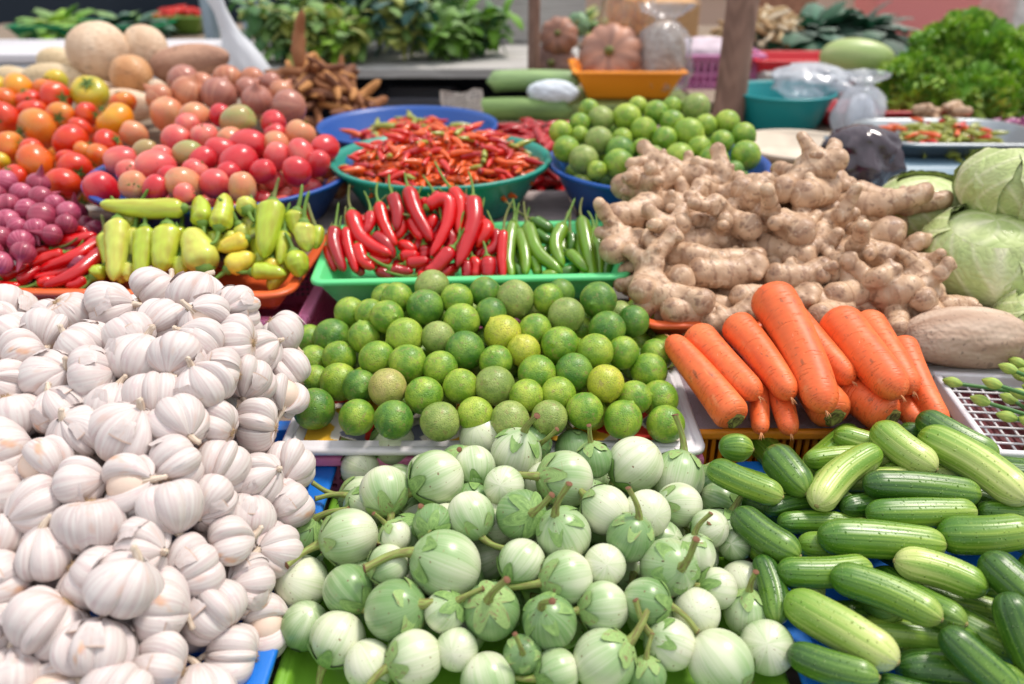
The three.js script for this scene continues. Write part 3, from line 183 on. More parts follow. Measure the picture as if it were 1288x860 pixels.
const PINKTOMATOES = [[-0.592,0.906,-1.161,0.0232,-0.25,0.94,0.25,"r",0],[-0.534,0.918,-1.139,0.0199,0.42,0.34,0.84,"s",0],[-0.617,0.913,-1.291,0.0222,-0.87,-0.07,0.49,"p",0],[-0.525,0.926,-1.199,0.0258,-0.88,-0.05,0.48,"p",0],[-0.541,0.936,-1.336,0.0238,0.44,0.69,-0.58,"p",0],[-0.586,0.922,-1.311,0.0182,-0.76,-0.62,-0.19,"g",0],[-0.494,0.933,-1.252,0.0214,0.96,0.2,0.2,"g",0],[-0.46,0.926,-1.181,0.0185,0.61,0.74,-0.27,"p",0],[-0.46,0.921,-1.132,0.0225,-0.5,0.62,0.61,"s",0],[-0.489,0.924,-1.16,0.0163,-0.6,0.16,0.79,"r",0],[-0.494,0.941,-1.333,0.0216,-0.04,0.98,0.18,"p",0],[-0.447,0.934,-1.262,0.0216,-0.92,0.32,0.21,"r",0],[-0.406,0.929,-1.213,0.0259,-0.63,-0.64,0.44,"r",0],[-0.419,0.921,-1.138,0.0208,0.83,-0.22,-0.52,"p",0],[-0.413,0.937,-1.29,0.0252,0.97,0.13,0.21,"r",0],[-0.461,0.949,-1.408,0.0271,0.89,0.38,0.25,"g",0],[-0.501,0.952,-1.444,0.0196,0.51,-0.24,0.83,"r",0],[-0.549,0.946,-1.453,0.0256,-0.06,0.32,0.95,"s",0],[-0.357,0.932,-1.247,0.0194,0.22,0.84,-0.49,"p",0],[-0.343,0.942,-1.346,0.0239,0.48,0.85,-0.19,"s",0],[-0.321,0.934,-1.252,0.0194,0.43,-0.81,0.4,"p",0],[-0.362,0.926,-1.181,0.0175,0.87,0.47,0.14,"r",0],[-0.314,0.925,-1.185,0.0215,-0.98,-0.13,0.15,"r",0],[-0.295,0.931,-1.295,0.0211,-0.41,-0.15,0.9,"r",0],[-0.4,0.948,-1.401,0.0203,0.26,0.74,0.63,"r",0],[-0.383,0.942,-1.346,0.0185,-0.46,0.88,-0.08,"r",0],[-0.375,0.92,-1.12,0.0186,-0.05,1.0,0.06,"s",0],[-0.63,0.934,-1.534,0.0294,-0.09,0.92,0.38,"s",0],[-0.447,0.918,-1.096,0.0147,0.99,0.13,-0.09,"p",0],[-0.449,0.94,-1.321,0.0193,-0.31,0.09,0.95,"s",0],[-0.495,0.92,-1.12,0.0168,0.45,0.73,-0.52,"r",0],[-0.574,0.916,-1.218,0.0181,0.32,0.49,0.81,"p",0],[-0.465,0.93,-1.229,0.0182,0.54,0.62,-0.58,"r",0],[-0.53,0.931,-1.241,0.0182,0.07,0.5,0.87,"p",0],[-0.371,0.938,-1.298,0.02,-0.58,-0.8,0.14,"s",0],[-0.293,0.924,-1.234,0.0173,0.43,0.9,0.05,"r",0],[-0.663,0.918,-1.454,0.0212,-0.78,0.54,0.3,"s",0],[-0.409,0.925,-1.173,0.0174,-0.72,-0.66,-0.24,"r",0],[-0.548,0.942,-1.409,0.0204,0.62,0.07,0.78,"p",0],[-0.329,0.864,-1.283,0.0193,-0.01,-0.2,0.98,"r",1],[-0.452,0.863,-1.387,0.0174,0.67,0.28,-0.68,"p",1],[-0.576,0.879,-1.294,0.0173,-0.27,-0.82,0.51,"r",1],[-0.398,0.907,-1.334,0.0183,-0.39,0.92,-0.05,"p",1],[-0.463,0.863,-1.248,0.0181,0.57,-0.72,0.39,"r",1],[-0.397,0.863,-1.369,0.0166,0.03,-0.92,0.39,"s",1],[-0.579,0.864,-1.253,0.0193,-0.03,0.72,0.69,"s",1],[-0.383,0.875,-1.271,0.0168,0.65,-0.17,0.74,"s",1],[-0.392,0.864,-1.219,0.0194,0.53,-0.45,0.72,"p",1],[-0.358,0.898,-1.393,0.018,0.6,0.56,-0.58,"p",1],[-0.466,0.863,-1.21,0.0181,-0.35,0.6,-0.72,"p",1],[-0.334,0.864,-1.38,0.0188,0.37,-0.84,0.4,"s",1],[-0.491,0.908,-1.307,0.0165,-0.56,0.01,0.83,"r",1],[-0.348,0.863,-1.345,0.0174,0.99,-0.11,-0.01,"s",1],[-0.33,0.883,-1.32,0.0172,-0.62,0.77,0.16,"s",1],[-0.441,0.884,-1.33,0.0168,0.66,-0.53,0.53,"r",1],[-0.466,0.863,-1.163,0.0175,-0.79,-0.15,-0.6,"p",1],[-0.415,0.863,-1.183,0.0165,-0.86,0.51,0.09,"r",1],[-0.498,0.863,-1.312,0.0184,-0.74,0.55,-0.38,"r",1],[-0.362,0.883,-1.174,0.0163,0.61,0.73,-0.31,"r",1],[-0.35,0.863,-1.243,0.0182,0.4,0.89,-0.2,"p",1],[-0.527,0.863,-1.337,0.0171,-0.73,-0.36,0.58,"p",1],[-0.368,0.863,-1.384,0.0173,0.32,-0.67,0.67,"p",1],[-0.501,0.863,-1.361,0.0171,0.64,0.76,0.11,"s",1],[-0.544,0.863,-1.235,0.0181,0.31,0.43,0.84,"r",1],[-0.312,0.863,-1.169,0.0174,0.96,0.29,-0.0,"r",1],[-0.468,0.907,-1.336,0.0174,-0.95,0.3,-0.04,"r",1],[-0.554,0.864,-1.183,0.0194,0.71,0.64,0.3,"r",1],[-0.553,0.863,-1.385,0.0169,0.34,0.69,0.64,"r",1],[-0.285,0.863,-1.316,0.0184,0.08,0.39,0.92,"s",1],[-0.516,0.898,-1.262,0.0169,-0.28,0.33,0.9,"s",1],[-0.58,0.864,-1.355,0.0192,-0.27,0.95,0.16,"s",1],[-0.505,0.912,-1.388,0.0176,-0.62,-0.68,0.39,"p",1],[-0.547,0.902,-1.373,0.0191,0.76,0.6,-0.26,"s",1],[-0.346,0.864,-1.202,0.0189,0.85,0.24,0.47,"p",1],[-0.51,0.863,-1.257,0.0171,-0.56,0.45,0.69,"s",1],[-0.5,0.863,-1.161,0.0178,0.92,-0.39,-0.08,"s",1],[-0.411,0.902,-1.39,0.0168,0.72,0.59,0.36,"s",1],[-0.313,0.886,-1.229,0.0185,-0.96,-0.26,-0.06,"p",1],[-0.441,0.864,-1.303,0.0189,-0.06,0.68,0.73,"r",1],[-0.354,0.89,-1.282,0.0169,0.41,0.72,0.57,"s",1],[-0.543,0.864,-1.298,0.0191,0.63,0.22,0.74,"s",1],[-0.515,0.893,-1.321,0.0171,-0.85,0.36,-0.37,"p",1],[-0.416,0.863,-1.326,0.0163,0.67,-0.29,0.68,"r",1],[-0.414,0.863,-1.258,0.017,-0.87,0.02,0.5,"s",1],[-0.352,0.902,-1.339,0.017,-0.38,-0.42,0.82,"p",1],[-0.475,0.882,-1.29,0.018,0.35,0.52,0.78,"s",1],[-0.516,0.863,-1.217,0.0168,0.26,0.18,-0.95,"p",1],[-0.522,0.864,-1.396,0.0186,-0.98,-0.21,-0.06,"s",1],[-0.406,0.863,-1.29,0.0172,0.07,0.99,-0.14,"r",1],[-0.376,0.863,-1.317,0.0177,-0.99,-0.14,-0.06,"p",1],[-0.31,0.887,-1.347,0.0187,-0.7,0.22,0.68,"s",1],[-0.387,0.863,-1.165,0.017,0.92,-0.27,0.27,"p",1],[-0.464,0.893,-1.374,0.0189,-0.25,0.95,0.21,"p",1],[-0.428,0.863,-1.224,0.017,-0.95,0.05,0.3,"r",1],[-0.484,0.893,-1.18,0.0185,-0.25,0.97,0.03,"s",1],[-0.467,0.863,-1.326,0.0172,-0.94,0.3,-0.18,"s",1],[-0.439,0.912,-1.35,0.0165,-0.29,-0.5,0.81,"p",1],[-0.482,0.891,-1.239,0.0188,0.78,0.6,-0.19,"p",1],[-0.367,0.899,-1.241,0.0163,0.59,-0.76,0.28,"p",1],[-0.372,0.899,-1.312,0.0185,0.81,-0.13,0.57,"r",1],[-0.485,0.877,-1.399,0.0178,-0.17,0.69,0.7,"p",1],[-0.435,0.866,-1.359,0.0178,-0.5,-0.29,0.82,"s",1],[-0.555,0.891,-1.269,0.0193,0.9,0.43,0.03,"p",1],[-0.419,0.864,-1.397,0.0192,0.81,0.47,0.36,"s",1],[-0.406,0.902,-1.266,0.0178,0.12,0.99,-0.11,"r",1]];
const ONIONS = [[-0.608,0.962,-1.597,0.0315,0.5,0.86,0.07,"n",0],[-0.548,0.961,-1.586,0.0327,0.24,0.7,-0.67,"n",0],[-0.558,0.973,-1.678,0.0289,0.04,-0.7,0.71,"n",0],[-0.468,0.957,-1.553,0.0283,0.16,0.9,0.42,"n",0],[-0.508,0.972,-1.673,0.025,0.18,0.13,-0.98,"n",0],[-0.401,0.952,-1.515,0.0314,-0.91,-0.12,-0.39,"n",0],[-0.434,0.963,-1.599,0.024,0.65,0.74,-0.15,"n",0],[-0.644,0.973,-1.675,0.0302,0.41,-0.91,-0.05,"n",0],[-0.654,0.959,-1.57,0.0249,-0.64,0.74,0.23,"n",0],[-0.501,0.965,-1.613,0.0241,0.61,0.56,-0.56,"n",0],[-0.599,0.969,-1.65,0.0234,-0.4,-0.89,-0.23,"n",0],[-0.468,0.97,-1.656,0.0208,-0.89,0.45,-0.0,"n",0],[-0.432,0.836,-1.607,0.0246,-0.4,0.71,0.58,"n",1],[-0.49,0.871,-1.474,0.0252,-0.36,0.93,0.1,"n",1],[-0.554,0.836,-1.608,0.0241,0.24,0.87,0.43,"n",1],[-0.4,0.847,-1.564,0.0243,-0.95,0.29,-0.1,"n",1],[-0.524,0.836,-1.515,0.025,-0.67,0.61,-0.42,"n",1],[-0.608,0.836,-1.487,0.0276,0.32,0.45,0.83,"n",1],[-0.554,0.836,-1.471,0.0261,-0.51,0.86,0.1,"n",1],[-0.441,0.836,-1.513,0.025,-0.56,0.19,0.8,"n",1],[-0.618,0.836,-1.426,0.0238,0.65,0.73,-0.23,"n",1],[-0.445,0.884,-1.565,0.0258,0.91,-0.36,0.2,"n",1],[-0.4,0.836,-1.454,0.028,0.78,0.0,-0.63,"n",1],[-0.551,0.88,-1.504,0.0266,-0.1,0.69,-0.72,"n",1],[-0.523,0.863,-1.563,0.0249,0.75,-0.62,0.25,"n",1],[-0.47,0.836,-1.574,0.0239,-0.34,0.2,0.92,"n",1],[-0.584,0.907,-1.54,0.0275,-0.58,0.21,-0.79,"n",1],[-0.605,0.836,-1.562,0.0239,1.0,-0.0,-0.04,"n",1],[-0.484,0.868,-1.531,0.0279,-0.38,0.02,0.92,"n",1]];
const SHALLOTS = [[-0.741,0.91,-1.181,0.018,0.47,-0.57,-0.67,"s",0],[-0.708,0.895,-1.121,0.0165,0.1,-0.87,0.48,"s",0],[-0.703,0.902,-1.151,0.0158,-0.21,-0.28,0.94,"s",0],[-0.669,0.899,-1.137,0.0175,0.33,0.0,-0.95,"s",0],[-0.676,0.891,-1.108,0.0162,0.99,-0.02,-0.11,"s",0],[-0.647,0.886,-1.091,0.0205,0.95,-0.21,-0.24,"s",0],[-0.615,0.89,-1.102,0.0153,-0.57,-0.42,-0.71,"s",0],[-0.606,0.883,-1.073,0.014,-0.28,0.48,-0.83,"s",0],[-0.69,0.885,-1.081,0.016,-0.25,-0.67,-0.69,"s",0],[-0.679,0.874,-1.039,0.0164,-0.99,0.14,0.02,"s",0],[-0.649,0.872,-1.032,0.0164,-0.52,0.05,-0.85,"s",0],[-0.634,0.867,-1.007,0.0151,0.02,-0.56,0.83,"s",0],[-0.654,0.861,-0.987,0.015,-0.66,-0.74,0.16,"s",0],[-0.616,0.876,-1.05,0.0139,-0.91,0.3,0.29,"s",0],[-0.641,0.881,-1.059,0.0149,0.35,-0.64,0.68,"s",0],[-0.739,0.901,-1.145,0.0167,-0.06,-0.63,0.77,"s",0],[-0.72,0.884,-1.078,0.0159,0.6,-0.74,-0.31,"s",0],[-0.678,0.867,-1.01,0.0152,-0.05,0.3,-0.95,"s",0],[-0.668,0.881,-1.064,0.014,-0.57,-0.05,0.82,"s",0],[-0.691,0.909,-1.178,0.016,0.42,0.91,0.04,"s",0],[-0.643,0.895,-1.122,0.0145,0.69,-0.38,0.62,"s",0],[-0.762,0.869,-1.178,0.0172,-0.29,0.78,0.56,"s",1],[-0.699,0.837,-1.008,0.0153,-0.73,-0.65,0.22,"s",1],[-0.67,0.851,-1.219,0.0177,0.22,0.97,0.12,"s",1],[-0.696,0.837,-1.047,0.016,-0.45,0.89,-0.04,"s",1],[-0.681,0.838,-1.17,0.0179,0.71,-0.41,0.56,"s",1],[-0.585,0.837,-1.112,0.0158,-0.35,-0.43,0.83,"s",1],[-0.599,0.837,-1.055,0.0167,-1.0,0.05,-0.07,"s",1],[-0.79,0.838,-1.113,0.0176,-0.98,-0.03,-0.17,"s",1],[-0.586,0.838,-1.154,0.0179,-0.84,0.21,0.51,"s",1],[-0.76,0.837,-1.043,0.0164,0.32,-0.51,0.8,"s",1],[-0.666,0.838,-1.138,0.0183,-0.25,-0.97,-0.05,"s",1],[-0.75,0.837,-1.18,0.0171,-0.35,0.94,-0.06,"s",1],[-0.719,0.837,-1.222,0.0174,0.64,0.75,0.17,"s",1],[-0.64,0.838,-1.044,0.0176,0.21,-0.76,0.61,"s",1],[-0.588,0.838,-1.224,0.0175,-0.25,0.33,-0.91,"s",1],[-0.782,0.854,-1.225,0.0163,-0.67,-0.66,-0.33,"s",1],[-0.613,0.842,-1.135,0.017,-0.13,-0.04,-0.99,"s",1],[-0.776,0.837,-1.144,0.0156,0.1,-0.7,-0.71,"s",1],[-0.726,0.837,-1.097,0.0168,0.81,-0.47,-0.36,"s",1],[-0.728,0.837,-1.152,0.0166,-0.84,-0.16,0.52,"s",1],[-0.647,0.838,-1.191,0.018,-0.63,0.68,-0.36,"s",1],[-0.726,0.837,-1.022,0.0161,-0.39,-0.92,-0.07,"s",1],[-0.589,0.837,-1.191,0.0174,-0.46,0.38,-0.8,"s",1],[-0.618,0.838,-1.168,0.0179,-0.23,0.19,0.95,"s",1],[-0.684,0.837,-1.097,0.0157,-0.25,-0.97,0.04,"s",1],[-0.627,0.837,-1.093,0.0174,0.3,0.88,-0.36,"s",1],[-0.782,0.837,-1.08,0.0174,0.59,-0.16,0.79,"s",1],[-0.652,0.848,-1.075,0.0169,-0.96,0.08,0.28,"s",1],[-0.579,0.843,-1.03,0.0157,0.93,-0.06,0.37,"s",1],[-0.766,0.837,-1.247,0.017,0.16,0.76,-0.63,"s",1]];
const CUCUMBERS = [[0.407,0.809,-0.703,0.459,0.8,-0.644,0.0143,"d"],[0.398,0.803,-0.679,0.452,0.797,-0.582,0.0177,"h"],[0.358,0.808,-0.687,0.395,0.795,-0.63,0.0158,"h"],[0.325,0.789,-0.701,0.404,0.777,-0.665,0.0127,"h"],[0.35,0.8,-0.655,0.272,0.784,-0.591,0.0144,"h"],[0.319,0.794,-0.61,0.422,0.79,-0.6,0.0141,"d"],[0.313,0.783,-0.582,0.409,0.787,-0.58,0.013,"m"],[0.248,0.796,-0.663,0.269,0.786,-0.607,0.0159,"d"],[0.185,0.792,-0.641,0.245,0.786,-0.601,0.0128,"m"],[0.199,0.783,-0.586,0.241,0.776,-0.534,0.0142,"d"],[0.232,0.769,-0.604,0.319,0.77,-0.616,0.0093,"d"],[0.24,0.766,-0.59,0.327,0.759,-0.59,0.0106,"m"],[0.298,0.776,-0.598,0.384,0.769,-0.611,0.0108,"d"],[0.262,0.78,-0.555,0.368,0.778,-0.546,0.0155,"m"],[0.366,0.778,-0.56,0.441,0.792,-0.551,0.0161,"m"],[0.218,0.773,-0.52,0.298,0.772,-0.526,0.0128,"m"],[0.381,0.773,-0.498,0.318,0.776,-0.53,0.0141,"h"],[0.21,0.77,-0.542,0.211,0.753,-0.483,0.0112,"d"],[0.218,0.769,-0.495,0.283,0.766,-0.432,0.016,"h"],[0.257,0.779,-0.51,0.327,0.777,-0.463,0.0136,"m"],[0.315,0.746,-0.547,0.351,0.766,-0.469,0.0137,"d"],[0.385,0.788,-0.523,0.418,0.772,-0.464,0.0152,"d"],[0.38,0.789,-0.48,0.398,0.743,-0.438,0.0145,"d"],[0.323,0.776,-0.455,0.364,0.752,-0.415,0.0128,"d"],[0.211,0.754,-0.455,0.266,0.762,-0.422,0.0122,"d"],[0.271,0.737,-0.439,0.354,0.737,-0.412,0.012,"d"],[0.286,0.78,-0.666,0.374,0.785,-0.664,0.0102,"h"],[0.292,0.769,-0.652,0.376,0.785,-0.633,0.0113,"h"],[0.251,0.761,-0.567,0.339,0.765,-0.574,0.0126,"h"],[0.419,0.775,-0.595,0.503,0.778,-0.568,0.0106,"m"],[0.456,0.784,-0.647,0.541,0.788,-0.625,0.0111,"d"],[0.356,0.778,-0.651,0.443,0.78,-0.646,0.0097,"h"],[0.205,0.762,-0.584,0.259,0.75,-0.515,0.0118,"m"],[0.393,0.788,-0.708,0.473,0.789,-0.673,0.0102,"d"],[0.433,0.771,-0.541,0.465,0.761,-0.46,0.014,"m"],[0.202,0.793,-0.671,0.235,0.792,-0.668,0.0134,"m"],[0.382,0.75,-0.532,0.47,0.747,-0.527,0.0132,"d"],[0.329,0.738,-0.537,0.411,0.738,-0.505,0.013,"m"],[0.255,0.737,-0.506,0.343,0.737,-0.5,0.012,"d"],[0.448,0.778,-0.61,0.53,0.781,-0.579,0.0138,"d"],[0.398,0.745,-0.495,0.472,0.746,-0.448,0.0125,"d"],[0.29,0.736,-0.571,0.306,0.764,-0.483,0.015,"d"],[0.445,0.739,-0.636,0.517,0.744,-0.576,0.015,"m"],[0.599,0.739,-0.713,0.644,0.74,-0.63,0.015,"m"],[0.391,0.739,-0.664,0.454,0.74,-0.594,0.015,"m"],[0.325,0.744,-0.606,0.384,0.739,-0.533,0.015,"d"],[0.553,0.769,-0.722,0.519,0.747,-0.638,0.015,"m"],[0.218,0.742,-0.667,0.302,0.742,-0.625,0.015,"d"],[0.471,0.767,-0.674,0.558,0.778,-0.64,0.015,"d"],[0.7,0.742,-0.667,0.717,0.742,-0.574,0.015,"m"],[0.215,0.742,-0.698,0.298,0.742,-0.654,0.015,"m"],[0.372,0.74,-0.47,0.28,0.739,-0.488,0.015,"m"],[0.525,0.742,-0.747,0.506,0.742,-0.655,0.015,"d"],[0.631,0.763,-0.755,0.587,0.763,-0.672,0.015,"d"],[0.625,0.742,-0.5,0.719,0.742,-0.495,0.015,"m"],[0.71,0.765,-0.729,0.67,0.765,-0.644,0.015,"d"],[0.361,0.757,-0.718,0.35,0.762,-0.625,0.015,"d"],[0.346,0.74,-0.512,0.419,0.739,-0.453,0.015,"m"],[0.435,0.739,-0.512,0.526,0.744,-0.486,0.015,"d"],[0.408,0.739,-0.696,0.495,0.742,-0.66,0.015,"m"],[0.668,0.753,-0.679,0.579,0.767,-0.654,0.015,"d"],[0.606,0.74,-0.763,0.646,0.739,-0.677,0.015,"m"],[0.294,0.739,-0.451,0.386,0.74,-0.433,0.015,"d"],[0.571,0.742,-0.572,0.496,0.742,-0.516,0.015,"m"],[0.32,0.74,-0.694,0.389,0.739,-0.63,0.015,"m"],[0.654,0.742,-0.444,0.737,0.742,-0.4,0.015,"m"],[0.552,0.742,-0.641,0.591,0.742,-0.556,0.015,"d"],[0.402,0.75,-0.708,0.371,0.765,-0.62,0.015,"d"],[0.361,0.77,-0.737,0.293,0.764,-0.673,0.015,"m"],[0.439,0.739,-0.489,0.526,0.743,-0.453,0.015,"m"],[0.408,0.747,-0.672,0.494,0.742,-0.635,0.015,"d"],[0.267,0.742,-0.763,0.293,0.742,-0.673,0.015,"m"],[0.702,0.742,-0.587,0.609,0.742,-0.571,0.015,"d"],[0.659,0.764,-0.73,0.627,0.787,-0.645,0.015,"d"],[0.596,0.739,-0.68,0.599,0.742,-0.586,0.015,"d"]];
const CARROTS = [[0.208,0.832,-0.843,0.255,0.812,-0.734,0.0203,"t"],[0.251,0.845,-0.847,0.286,0.815,-0.728,0.0197,"t"],[0.294,0.871,-0.872,0.315,0.812,-0.707,0.0259,"t"],[0.229,0.795,-0.715,0.176,0.834,-0.827,0.0194,"c"],[0.316,0.847,-0.863,0.358,0.818,-0.755,0.0201,"t"],[0.365,0.85,-0.846,0.392,0.824,-0.717,0.0253,"t"],[0.405,0.843,-0.858,0.415,0.816,-0.738,0.0205,"t"],[0.435,0.831,-0.824,0.439,0.792,-0.71,0.0168,"t"],[0.394,0.791,-0.726,0.332,0.807,-0.839,0.0218,"c"],[0.336,0.79,-0.729,0.303,0.82,-0.851,0.0226,"c"],[0.273,0.816,-0.825,0.255,0.783,-0.711,0.013,"t"],[0.291,0.819,-0.823,0.285,0.783,-0.709,0.0156,"t"],[0.393,0.81,-0.836,0.423,0.785,-0.722,0.0164,"t"]];
